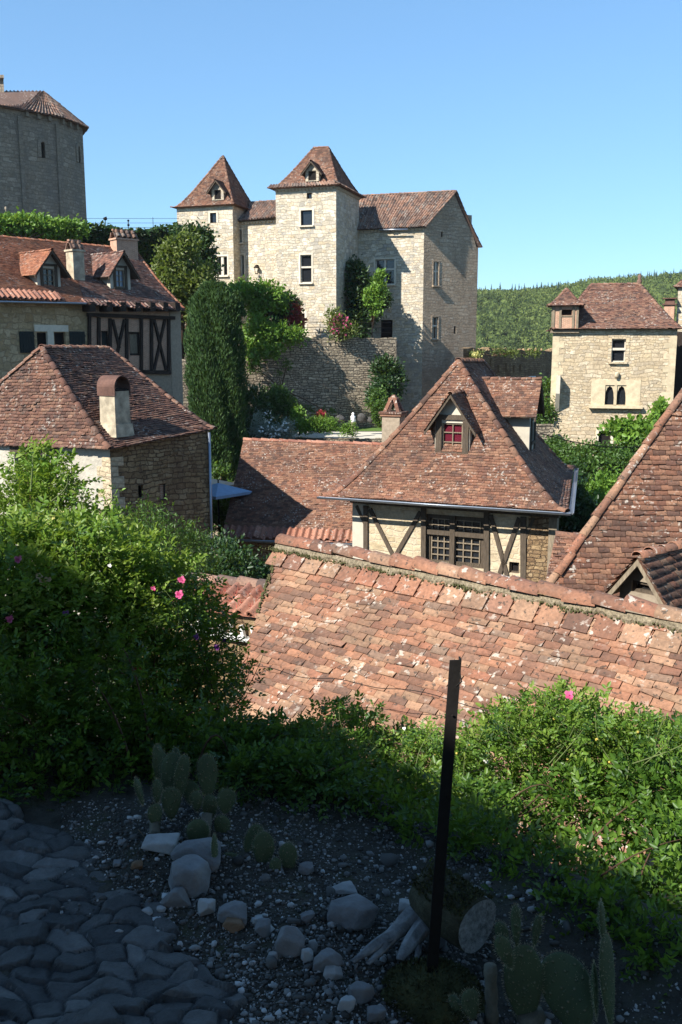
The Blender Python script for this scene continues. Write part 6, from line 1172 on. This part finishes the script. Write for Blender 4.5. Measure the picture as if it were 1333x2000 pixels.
g = MB(); P, u = ell(bl, 4200, .2, .4); sprigs(g, P, u * .6 + rng.normal(0, .5, (4200, 3)) + (0, 0, .35), .018 * rng.uniform(.6, 1.4, 4200), 2); single('low_weeds', g, M['bush_leaf'], gp(.2, 3.2), 'dark low weeds filling the shaded bed under the bushes', 'weeds', kind='stuff')
# dry grass blades and twigs in the bed
g = MB()
for x0, y0, x1, y1, Y in ((545, 1690, 600, 1590, 2.9), (270, 1620, 315, 1700, 2.75), (640, 1720, 700, 1640, 3.0), (60, 1590, 130, 1640, 3.1), (90, 1600, 20, 1575, 3.2), (660, 1730, 740, 1600, 3.1), (480, 1640, 520, 1600, 3.2), (300, 1700, 318, 1745, 2.55)):
    p, q = W(x0, y0, Y), W(x1, y1, Y); tt = np.linspace(0, 1, 8)[:, None]; g.tube(p + (q - p) * tt + np.array([0, 0, .02]) * np.sin(tt * 3.1), .0016, 4, False)
single('dry_stalks', g, M['wood_l'], gp(-.2, 2.9), 'thin straw-coloured dry stalks lying in the planting bed', 'stalks', kind='stuff')
def shoots(t, n, x0, x1, yf, Y, h, mat, leaf=.024):
    g = MB(); gl = MB()
    for k in range(n):
        x = rng.uniform(x0, x1); y = yf(x) + rng.uniform(0, 70); Yk = Y(x) + rng.normal(0, .12); p = W(x, y + 60, Yk); hh = h * rng.uniform(.35, 1.); q = p + np.array([rng.normal(0, .09), rng.normal(0, .06), hh + .12]); tt = np.linspace(0, 1, 10)[:, None]
        pa = p + (q - p) * tt + np.array([rng.normal(0, .04), 0, 0]) * np.sin(tt * 3.1); g.tube(pa, np.linspace(.003, .0012, 10), 4, False); m = rng.integers(7, 13); k2 = rng.integers(3, 10, m)
        sprigs(gl, pa[k2] + rng.normal(0, .006, (m, 3)), rng.normal(0, 1, (m, 3)) * (1, 1, .4) + (0, 0, .45), leaf * rng.uniform(.6, 1.2, m), 3, np.clip(rng.normal(.55, .25, m), 0, 1))
    part('shoot_stems', g, M['stem_g'], t)['kind'] = 'stuff'; part('shoot_leaves', gl, M[mat], t)
shoots(rr_, 46, 540, 1333, lambda x: np.interp(x, [540, 620, 700, 930, 1000, 1130, 1333], [1420, 1420, 1400, 1460, 1400, 1370, 1430]), lambda x: np.interp(x, [540, 1333], [4.6, 3.7]), .16, 'rose_leaf')
shoots(rb, 34, 20, 470, lambda x: np.interp(x, [0, 100, 230, 380, 440, 480], [1040, 1050, 1080, 1140, 1225, 1340]), lambda x: np.interp(x, [0, 480], [3.8, 4.2]), .16, 'rose_leaf')
for x, y, Y, r, m in ((300, 1150, 3.75, .013, 'petal'), (215, 1105, 3.7, .010, 'petal_w'), (425, 1265, 4.0, .018, 'petal_p'), (20, 1210, 3.4, .018, 'petal')): flower(rb, x, y, Y, r, m)
bl = [B(450, 1478, 3.35, (.17, .13, .10)), B(520, 1468, 3.4, (.18, .14, .10)), B(590, 1475, 3.35, (.16, .13, .10)), B(490, 1515, 3.15, (.15, .1, .08)), B(560, 1515, 3.15, (.16, .1, .08)), B(625, 1530, 3.08, (.14, .1, .08)), B(655, 1500, 3.25, (.14, .12, .09))]
rose('low_bush', 'dark low bush in deep shade, filling the gap between the two rose bushes', gp(-.28, 3.3), bl, 1500, .024, 'bush_leaf', 16, [gp(-.4, 3.3), gp(-.2, 3.3)], .3, 'bush')
# tall loose shrub behind the rose bush
bl = [B(60, 1000, 5.6, (.38, .35, .22)), B(90, 950, 5.7, (.25, .25, .2)), B(30, 1060, 5.4, (.4, .3, .2)), B(170, 1050, 5.5, (.3, .3, .18)), B(70, 905, 5.7, (.12, .12, .1))]
t = rose('tall_shrub', 'loose yellow-green shrub with long arching shoots before the plaster wall', gp(-1.9, 5.7), bl, 1300, .034, 'rose_leaf_y', 26, None, .2, 'shrub', 3, stem_r=.008)
g = MB(); gl = MB(); gy = MB()
for x0, y0, x1, y1 in ((150, 1060, 155, 965), (170, 1060, 205, 975), (190, 1070, 232, 955), (130, 1040, 140, 990), (60, 960, 65, 882), (100, 980, 110, 905), (170, 1090, 180, 1010), (200, 1090, 225, 1000), (30, 940, 28, 900), (215, 1080, 212, 1010)):
    p, q = W(x0, y0, 5.2), W(x1, y1, 5.3); tt = np.linspace(0, 1, 10)[:, None]; pa = p + (q - p) * tt + np.array([.05, 0, 0]) * np.sin(tt * 3.1) * rng.normal(); g.tube(pa, np.linspace(.006, .002, 10), 5, False)
    n = 16; k = rng.integers(2, 10, n); sprigs(gl, pa[k] + rng.normal(0, .015, (n, 3)), rng.normal(0, 1, (n, 3)) + (0, 0, .3), .026 * rng.uniform(.7, 1.2, n), 2)
part('long_shoots', g, M['stem_g'], t); part('shoot_leaves', gl, M['bright_leaf'], t)
P, u = ell([B(90, 1030, 5.0, (.10, .1, .06)), B(115, 1015, 5.0, (.06, .06, .04))], 260, .2); leaves(gy, P, u + (0, 0, .3), .022, .6); M['yellow_petal'] = mat_leaf('yellow_flower', [(.50, .45, .12), (.62, .58, .25)], .3); part('yellow_bloom', gy, M['yellow_petal'], t)
# rounded shrub by the rubble house
t = thing('round_shrub', 'dense rounded green shrub against the brown rubble house', 'shrub', W(320, 1200, 11.5) - (0, 0, 1.5)); bl = [B(300, 1070, 11.5, (.55, .5, .5)), B(290, 1010, 11.6, (.25, .25, .2)), B(370, 1090, 11.6, (.30, .4, .45)), B(250, 1080, 11.2, (.35, .35, .3)), B(330, 1150, 11.4, (.5, .5, .4)), B(300, 1180, 11.4, (.6, .5, .5)), B(320, 1260, 11.4, (.6, .5, .5)), B(290, 1330, 11.3, (.65, .55, .55))]
g = MB(); crown(g, bl, 720, 22, .055, .36, .07, .6); part('foliage', g, M['bush_leaf'], t); g = MB(); g.tube([W(320, 1330, 11.5) - (0, 0, .6), W(320, 1150, 11.5)], [.09, .05], 8); part('stem', g, M['stem'], t)
# cypress
cy = thing('cypress', 'tall dense column-shaped cypress standing before the rubble terrace wall', 'tree', W(420, 935, 41)); top, bot = W(420, 556, 41), W(425, 940, 41); H = top[2] - bot[2]
g = MB(); n = 52000; t = rng.random(n) ** .85; prof = np.interp(t, [0, .06, .25, .55, .8, .92, 1], [.78, .9, .95, .97, .90, .76, .3]) * 1.18
an = rng.uniform(0, 6.28, n); lob = 1 + .10 * np.sin(an * 3 + 1 + t * 3) + .08 * np.sin(an * 7 + t * 13) + .06 * np.sin(t * 40 + an * 5); r = prof * lob * (.70 + .34 * rng.random(n) ** .5)
c = np.stack([bot[0] + (top[0] - bot[0]) * t + r * np.cos(an), bot[1] + r * np.sin(an), bot[2] + H * t], -1); d = np.stack([np.cos(an) * .35, np.sin(an) * .35, np.ones(n)], -1) + rng.normal(0, .28, (n, 3)); tone = .5 + .25 * np.sin(an * 9 + t * 17) + rng.normal(0, .2, n)
leaves(g, c, d, rng.uniform(.10, .24, n), .26, .1, np.clip(tone, 0, 1))
for x, y0, y1, rad in ((462, 620, 574, .42), (405, 610, 560, .38), (436, 600, 563, .3)):
    m = 3500; a, b = W(x, y0, 41), W(x, y1, 41); t = rng.random(m); an = rng.uniform(0, 6.28, m); r = rad * (1 - t * .8) * rng.uniform(.6, 1, m); leaves(g, a + (b - a) * t[:, None] + np.stack([np.cos(an) * r, np.sin(an) * r, 0 * r], -1), np.stack([np.cos(an) * .3, np.sin(an) * .3, 1 + 0 * an], -1) + rng.normal(0, .25, (m, 3)), rng.uniform(.10, .22, m), .26, .1)
part('crown', g, M['cypress_leaf'], cy); g = MB(); tt = np.linspace(0, 1, 9); g.tube(bot + (top - bot) * (tt * .9)[:, None], np.interp(tt, [0, .1, .5, 1], [.75, .85, .8, .3]), 10); part('dark_core', g, M['dark_leaf'], cy)  # solid dark core added to fill the inside of the crown
g = MB(); g.tube([bot - (0, 0, 1.2), bot + (0, 0, .8)], [.28, .22], 10); part('trunk', g, M['stem'], cy)
# ------------------------------------------------------------------ mid-distance planting
def plant(name, label, cat, bl, clumps, per, size, mat, foot, asp=.5, cr=.25, shell=.5, group=None, tone=.2, trunk=.0):
    t = thing(name, label, cat, foot, group); g = MB(); crown(g, bl, clumps, per, size, asp, cr, shell, 0, tone); part('foliage' if not trunk else 'crown', g, M[mat], t)
    g = MB(); c = np.mean([b[0] for b in bl], 0)
    for b in (bl if len(bl) < 9 else bl[::2]): m = (np.asarray(foot) + b[0]) / 2 + (0, 0, .1); g.tube([foot, m, b[0]], [.05 + trunk, .035 + trunk * .6, .02], 6)
    part('stems' if not trunk else 'trunk', g, M['stem'], t); return t
plant('broad_tree', 'sunlit yellow-green tree between the timbered house and the castle', 'tree', [B(350, 500, 57, (1.1, 1, 1.2)), B(340, 550, 57, (1.2, 1.1, 1.2)), B(380, 560, 57, (1.0, 1, 1.2)), B(330, 530, 57, (.8, .8, 1.0)), B(365, 480, 57, (.7, .7, .7)), B(345, 600, 57, (1.0, 1, .9)), B(385, 610, 57, (.7, .8, .9)), B(395, 540, 57.5, (.5, .6, .8))], 300, 26, .30, 'olive_leaf', W(355, 700, 57), .5, .22, .45, trunk=.12)
plant('dark_ivy_shrub', 'dark ivy mass against the left castle tower', 'ivy', [B(385, 475, 60, (.9, .7, 1.0)), B(360, 465, 60, (.6, .6, .5)), B(410, 520, 60, (.5, .5, 1.1))], 150, 24, .26, 'dark_leaf', W(390, 560, 60), .6, .2)
plant('climbing_shrub', 'bright green climber spilling over the top of the terrace wall, right of the cypress', 'climber', [B(480, 575, 63.2, (1.1, .8, .7)), B(520, 575, 63.6, (1.1, .7, .7)), B(545, 590, 64, (.5, .5, .7)), B(500, 600, 63.4, (1.0, .6, .5)), B(505, 650, 62.6, (.9, .5, .9)), B(540, 655, 62.8, (1.0, .5, .7)), B(575, 655, 63.2, (.8, .5, .5)), B(490, 690, 62.3, (.6, .4, .6)), B(525, 685, 62.5, (.7, .4, .4))], 420, 24, .26, 'bright_leaf', W(505, 665, 63.6), .55, .2, .4)
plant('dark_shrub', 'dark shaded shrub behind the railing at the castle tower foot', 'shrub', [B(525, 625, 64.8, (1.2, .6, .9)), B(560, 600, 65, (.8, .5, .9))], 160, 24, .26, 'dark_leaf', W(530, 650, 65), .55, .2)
plant('red_climber', 'crimson-leaved climber at the foot of the central tower', 'climber', [B(572, 612, 64.6, (.35, .3, .6)), B(580, 630, 64.6, (.4, .3, .4))], 70, 18, .22, 'red_leaf', W(580, 655, 64.8), .6, .15)
t = plant('pink_rose_shrub', 'pink-flowered rose shrub at the tower corner on the terrace', 'rose bush', [B(662, 640, 64.8, (.8, .4, .7)), B(680, 648, 64.8, (.6, .4, .4)), B(652, 620, 64.9, (.35, .3, .5))], 90, 18, .2, 'olive_leaf', W(665, 665, 65), .5, .2)
g = MB(); P, u = ell([B(665, 635, 64.5, (.75, .3, .65))], 90, .4); leaves(g, P, u, .2, .8); part('blossoms', g, M['petal'], t)
plant('tower_ivy', 'tall dark ivy climbing the shaded corner beside the central tower', 'ivy', [B(700, 560, 69, (1.0, .5, 1.3)), B(715, 600, 69, (1.2, .5, 1.5)), B(695, 640, 68.5, (.9, .5, 1.0)), B(740, 590, 69, (.7, .4, 1.0)), B(690, 530, 69.3, (.6, .4, .7))], 380, 24, .28, 'dark_leaf', W(705, 660, 68.8), .6, .22)
plant('fig_shrub', 'sunlit leafy branch sticking out of the dark ivy by the main window', 'shrub', [B(742, 560, 67.2, (.35, .3, .9)), B(725, 580, 67.2, (.6, .3, .5)), B(735, 600, 67.2, (.4, .3, .4)), B(745, 540, 67.2, (.2, .2, .4))], 75, 18, .26, 'bright_leaf', W(728, 640, 68), .55, .16)
plant('wall_ivy', 'dark ivy hanging on the right part of the rubble terrace wall', 'ivy', [B(755, 730, 63.8, (.9, .3, 1.1)), B(750, 770, 63.2, (.8, .4, 1.0)), B(770, 750, 64, (.6, .3, 1.2)), B(738, 785, 62.8, (.6, .4, .6))], 260, 22, .25, 'dark_leaf', W(755, 820, 63), .55, .2)
for x0, y0, x1, y1, k in ((545, 720, 560, 745, 3), (600, 700, 612, 720, 2), (530, 790, 560, 800, 3)): pass
plant('garden_shrub', 'leafy mid-green garden shrub right of the cypress foot', 'shrub', [B(545, 790, 59, (1.0, .8, .8)), B(520, 795, 59, (.8, .7, .9)), B(565, 805, 59, (.7, .6, .6)), B(540, 775, 59, (.5, .5, .5))], 230, 24, .22, 'bush_leaf', W(540, 860, 59), .45, .2)
plant('dark_laurel', 'very dark laurel bush between the cypress and the garden shrub', 'shrub', [B(492, 800, 57, (.9, .8, 1.3)), B(500, 840, 56, (.9, .8, .8)), B(530, 840, 56.5, (.8, .6, .6))], 200, 24, .26, 'dark_leaf', W(500, 880, 57), .55, .22)
t = plant('white_flower_shrub', 'silvery shrub with white blossom in front of the garden shrub', 'shrub', [B(515, 840, 54.5, (.7, .5, .4)), B(550, 845, 54.5, (.8, .5, .35)), B(505, 820, 54.5, (.3, .3, .3)), B(562, 835, 54.5, (.3, .3, .4))], 150, 18, .15, 'silver_leaf', W(530, 865, 54.5), .4, .14)
g = MB(); P, u = ell([B(525, 815, 54, (.25, .2, .35)), B(558, 830, 54, (.15, .2, .3)), B(530, 842, 54, (.8, .3, .3))], 110, .3); leaves(g, P, u, .16, .8); part('blossoms', g, M['petal_w'], t)
plant('yellow_green_shrub', 'small yellow-green shrub at the left end of the lawn', 'shrub', [B(584, 822, 57, (.35, .3, .7)), B(590, 835, 57, (.4, .3, .4))], 60, 20, .2, 'bright_leaf', W(585, 850, 57), .45, .15)
plant('lavender_mound', 'low rounded green mound of lavender beside the garden path', 'plant', [B(628, 830, 57.5, (1.0, .5, .38)), B(605, 832, 57.5, (.5, .4, .3))], 110, 20, .22, 'bright_leaf', W(625, 846, 57.5), .2, .14)
plant('box_ball', 'clipped round box bush beside the ivy at the terrace wall foot', 'shrub', [B(745, 808, 59, (.55, .5, .75))], 150, 22, .14, 'bush_leaf', W(745, 835, 59), .6, .07, .85)
plant('small_bush', 'small green bush above the round box bush', 'shrub', [B(738, 778, 60, (.45, .4, .5)), B(728, 790, 60, (.3, .3, .3))], 50, 18, .2, 'bush_leaf', W(738, 820, 60), .5, .15)
plant('border_plant', 'small leafy plant at the lawn edge by the path', 'plant', [B(688, 838, 56.5, (.4, .3, .3)), B(672, 842, 56.5, (.3, .2, .15))], 40, 16, .2, 'bright_leaf', W(688, 850, 56.5), .25, .12)
plant('red_flower_plant', 'small red-flowered plant against the terrace wall above the lavender', 'plant', [B(627, 812, 60, (.25, .2, .22))], 24, 14, .16, 'red_leaf', W(627, 822, 60), .6, .08)
st = thing('garden_statue', 'small white garden statue before the terrace wall', 'statue', W(690, 842, 59)); q = W(690, 842, 59); h = W(690, 806, 59)[2] - q[2]; g = MB(); g.lathe(q, [(.22, 0), (.24, .1 * h), (.16, .15 * h), (.14, .4 * h), (.22, .46 * h), (.22, .5 * h)], 10); part('pedestal', g, M['concrete'], st)
g = MB(); g.lathe(q + (0, 0, .5 * h), [(.15, 0), (.19, .06 * h), (.14, .2 * h), (.17, .3 * h), (.07, .36 * h), (.09, .4 * h), (.1, .45 * h), (.05, .5 * h), (0, .52 * h)], 12); part('figure', g, M['white'], st)
for x, y, rr, lab in ((665, 818, .34, 'dark rounded rock at the wall foot left of the statue'), (708, 816, .42, 'dark rounded rock at the wall foot right of the statue'), (724, 820, .3, 'grey rock beside the ivy at the wall foot')): g = MB(); q = W(x, y, 60.3); g.blob(q, (rr, rr * .7, rr * .8), 2, .15); single('garden_rock', g, M['rock_d'], q, lab, 'rock', 'rocks at the foot of the terrace wall')
# ivy on the church terrace wall
g = MB(); n = 15000; a = rng.random(n) * IW.len; tz = np.interp(a, [p[0] for p in [(0, 0)] ], [0]) ; topz = np.interp(a / IW.len, [0, .3, .55, 1], [zat(-60, 436, IW.A), zat(60, 440, IW.P(IW.len * .3, 0)), zat(165, 450, IW.P(IW.len * .55, 0)), IW.z1])
zz = topz + .35 * np.sin(a * .9) * .5 + .25 - rng.random(n) ** 1.2 * 6.5; o = rng.uniform(.02, .55, n) * (1 + .5 * np.sin(a * 1.3 + zz)); P = np.stack([IW.A[0] + IW.d[0] * a + IW.n[0] * o, IW.A[1] + IW.d[1] * a + IW.n[1] * o, zz], -1)
leaves(g, P, np.stack([IW.n[0] + 0 * a, IW.n[1] + 0 * a, -.4 + 0 * a], -1) + rng.normal(0, .6, (n, 3)), rng.uniform(.2, .42, n), .7); part('ivy', g, M['dark_leaf'], ivw); ivw.children[-1]['kind'] = 'stuff'
plant('hedge', 'sunlit leafy hedge top along the wall under the church apse', 'hedge', [B(x, 441 + (x > 80) * 8, 60.6 + x * .02, (1.0, .6, .5)) for x in range(-20, 150, 18)], 330, 24, .26, 'bright_leaf', W(50, 470, 60.5), .6, .2, .3)
# right side vegetation
plant('vine_bank', 'leafy bank of mixed shrubs below the gothic house', 'shrub', [B(x, y, Y, r) for x, y, Y, r in ((1085, 880, 47, (.7, .6, .5)), (1110, 895, 46, (.9, .6, .5)), (1150, 890, 46, (1.0, .6, .45)), (1195, 890, 46, (1.0, .6, .45)), (1235, 890, 46, (.8, .6, .5)), (1130, 915, 44, (.9, .6, .6)), (1180, 920, 44, (1.1, .6, .6)), (1220, 915, 44, (.8, .6, .6)))], 420, 24, .2, 'bush_leaf', W(1160, 960, 45), .5, .18, .4)
plant('sunlit_shrub', 'bright sunlit shrub between the centre house and the right-edge roof', 'shrub', [B(x, y, Y, r) for x, y, Y, r in ((1165, 965, 40, (.7, .6, .6)), (1195, 950, 40, (.8, .6, .5)), (1150, 1000, 39, (.6, .6, .7)), (1185, 990, 39, (.8, .6, .6)), (1215, 960, 40, (.5, .5, .4)), (1140, 1040, 38, (.6, .6, .6)), (1165, 1040, 38, (.8, .6, .6)))], 330, 24, .2, 'bright_leaf', W(1170, 1090, 39), .55, .16, .4)
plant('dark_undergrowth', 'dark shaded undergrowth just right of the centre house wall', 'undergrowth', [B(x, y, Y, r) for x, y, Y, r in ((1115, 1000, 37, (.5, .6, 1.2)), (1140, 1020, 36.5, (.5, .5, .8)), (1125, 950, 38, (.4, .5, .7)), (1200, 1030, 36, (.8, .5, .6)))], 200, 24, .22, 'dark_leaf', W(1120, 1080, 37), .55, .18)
plant('grape_vine', 'bright yellow-green vine climbing up the corner of the gothic house', 'vine', [B(x, y, Y, r) for x, y, Y, r in ((1295, 805, 49, (.35, .3, .5)), (1285, 830, 48.8, (.4, .3, .4)), (1215, 838, 47, (.7, .4, .3)), (1250, 840, 47, (.8, .4, .4)), (1235, 860, 46.5, (.8, .4, .4)), (1265, 855, 46.5, (.5, .4, .4)))], 170, 20, .28, 'bright_leaf', W(1250, 920, 47), .7, .17, .35)
plant('side_shrub', 'greenery tucked between the far dormer and the gothic house', 'shrub', [B(1068, 765, 53, (.3, .4, .7)), B(1058, 812, 52, (.6, .4, .5)), B(1072, 800, 52, (.3, .3, .7)), B(1050, 830, 52, (.5, .4, .3))], 110, 20, .2, 'bush_leaf', W(1062, 860, 52), .5, .15)
g = MB(); A, Bq = W(1040, 826, 51)[:2], W(1082, 826, 51)[:2]; w = Wall(A, Bq, -8, zat(1060, 832, A)); w.fill(g); w.box(g, 0, w.len, w.z1, w.z1 + .08, -.4, .03); single('terrace_parapet', g, M['rubble'], w.P(0, -6), 'low stone parapet between the far dormer and the gothic house', 'wall')
t = thing('garden_chair', 'small wooden folding chair on the terrace left of the gothic house', 'chair', W(1064, 812, 53)); q = W(1064, 812, 53); g = MB(); g.box(q + (-.25, -.2, .42), (.5, 0, 0), (0, .42, 0), (0, 0, .04)); part('seat', g, M['wood_l'], t)
g = MB()
for k in range(4): g.box(q + (-.25 + k * .135, .2, .46), (.09, 0, 0), (0, .03, 0), (.0, .14, .5))
part('backrest', g, M['wood_l'], t)
for sx in (-.23, .2):
    for sy in (-.18, .18): g = MB(); g.box(q + (sx, sy, -.05), (.035, 0, 0), (0, .035, 0), (0, 0, .47)); part('leg', g, M['wood_l'], t)
for k, (x, y0, y1) in enumerate(((1055, 757, 790), (1060, 765, 792))): pass
# weeds along the ruined wall, garden wall and on the big rubble wall
plant('wall_weeds', 'yellow-flowered weeds growing on top of the ruined wall by the castle', 'weeds', [B(x, y, 66.6, (.5, .3, .18)) for x, y in ((930, 692), (975, 688), (1000, 690), (1040, 690))], 60, 16, .18, 'olive_leaf', W(960, 695, 66.6), .4, .12)
plant('yellow_tuft', 'small tuft of yellow flowers at the base of the castle gable', 'plant', [B(932, 694, 62, (.25, .2, .15))], 14, 14, .14, 'yellow_petal', W(932, 700, 62), .6, .08)
plant('wall_creeper', 'thin green creeper on the face of the rubble terrace wall', 'creeper', [B(x, y, Y, r) for x, y, Y, r in ((560, 715, 63.0, (.3, .1, .3)), (545, 735, 62.8, (.2, .1, .3)), (500, 720, 62.4, (.5, .1, .35)), (640, 805, 63.6, (.5, .1, .2)), (600, 800, 63.4, (.4, .1, .3)))], 60, 16, .16, 'bush_leaf', W(550, 760, 62.9), .5, .12)
# yard between the houses: parasols, clutter
pa = thing('garden_parasol', 'pale blue parasol edge sticking out behind the rubble house', 'parasol', W(400, 1010, 33)); g = MB(); M['blue_cloth'] = mat_plain('blue_canvas', (.22, .34, .47), .9, .1, 5, .1); M['beige_cloth'] = mat_plain('beige_canvas', (.52, .44, .32), .9, .1, 5, .1)
def canopy(mb, c, R, h, n=8, rot=0.):
    for k in range(n):
        a, b = rot + 6.283 * k / n, rot + 6.283 * (k + 1) / n; P = [c + (0, 0, h), c + (R * math.cos(a), R * math.sin(a), 0), c + (R * math.cos(b), R * math.sin(b), 0)]; m = (P[1] + P[2]) / 2 * .5 + P[0] * .5 - np.array([0, 0, .06])
        mb.add(P + [m], [[0, 1, 3], [1, 2, 3], [2, 0, 3]], .5); mb.quad(P[1], P[1] - (0, 0, .1), P[2] - (0, 0, .1), P[2], .5)
c = W(427, 960, 33.2); canopy(g, c, 1.22, .32, 4, .06); part('canopy', g, M['blue_cloth'], pa); g = MB(); g.tube([c + (0, 0, .45), c - (0, 0, 2.4)], .025, 8); part('pole', g, M['iron'], pa)
pb = thing('garden_parasol', 'beige parasol edge just above the pale blue one', 'parasol', W(380, 1000, 36)); g = MB(); c = W(395, 946, 36); canopy(g, c, 1.5, .3, 4, .1); part('canopy', g, M['beige_cloth'], pb); g = MB(); g.tube([c + (0, 0, .45), c - (0, 0, 2.6)], .025, 8); part('pole', g, M['iron'], pb)
g = MB(); A, Bq = W(405, 965, 37)[:2], W(470, 965, 37)[:2]; w = Wall(A, Bq, -12, zat(430, 966, A)); w.fill(g); w.box(g, 0, w.len, w.z1, w.z1 + .1, -.4, .05); single('yard_wall', g, M['rubble'], w.P(0, -8), 'rough stone yard wall seen under the blue parasol', 'wall')
plant('yard_plants', 'tangled plants in the shaded yard under the parasols', 'plant', [B(435, 985, 35.5, (.5, .4, .4)), B(425, 1010, 34, (.4, .4, .5)), B(440, 1000, 35, (.4, .4, .3)), B(432, 925, 38, (.5, .4, .3))], 90, 18, .18, 'bush_leaf', W(430, 1050, 35), .5, .15)
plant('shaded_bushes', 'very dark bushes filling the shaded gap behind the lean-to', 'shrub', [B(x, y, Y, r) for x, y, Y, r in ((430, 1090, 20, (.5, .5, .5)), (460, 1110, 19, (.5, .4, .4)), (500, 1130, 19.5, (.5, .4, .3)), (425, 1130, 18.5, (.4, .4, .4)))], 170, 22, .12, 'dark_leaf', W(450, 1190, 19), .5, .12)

# ------------------------------------------------------------------ thin air over the valley
hm = bpy.data.materials.new('haze'); hm.use_nodes = True; nt = hm.node_tree
for n_ in list(nt.nodes):
    if n_.type != 'OUTPUT_MATERIAL': nt.nodes.remove(n_)
pv = nt.nodes.new('ShaderNodeVolumePrincipled'); pv.inputs['Density'].default_value = 0.00011; pv.inputs['Color'].default_value = (.86, .92, 1, 1); pv.inputs['Anisotropy'].default_value = .2
nt.links.new(pv.outputs[0], nt.nodes['Material Output'].inputs['Volume'])
g = MB(); g.box((-1010, -310, -75), (2020, 0, 0), (0, 1670, 0), (0, 0, 145), .5); single('haze', g, hm, (0, 0, -75), kind='stuff')
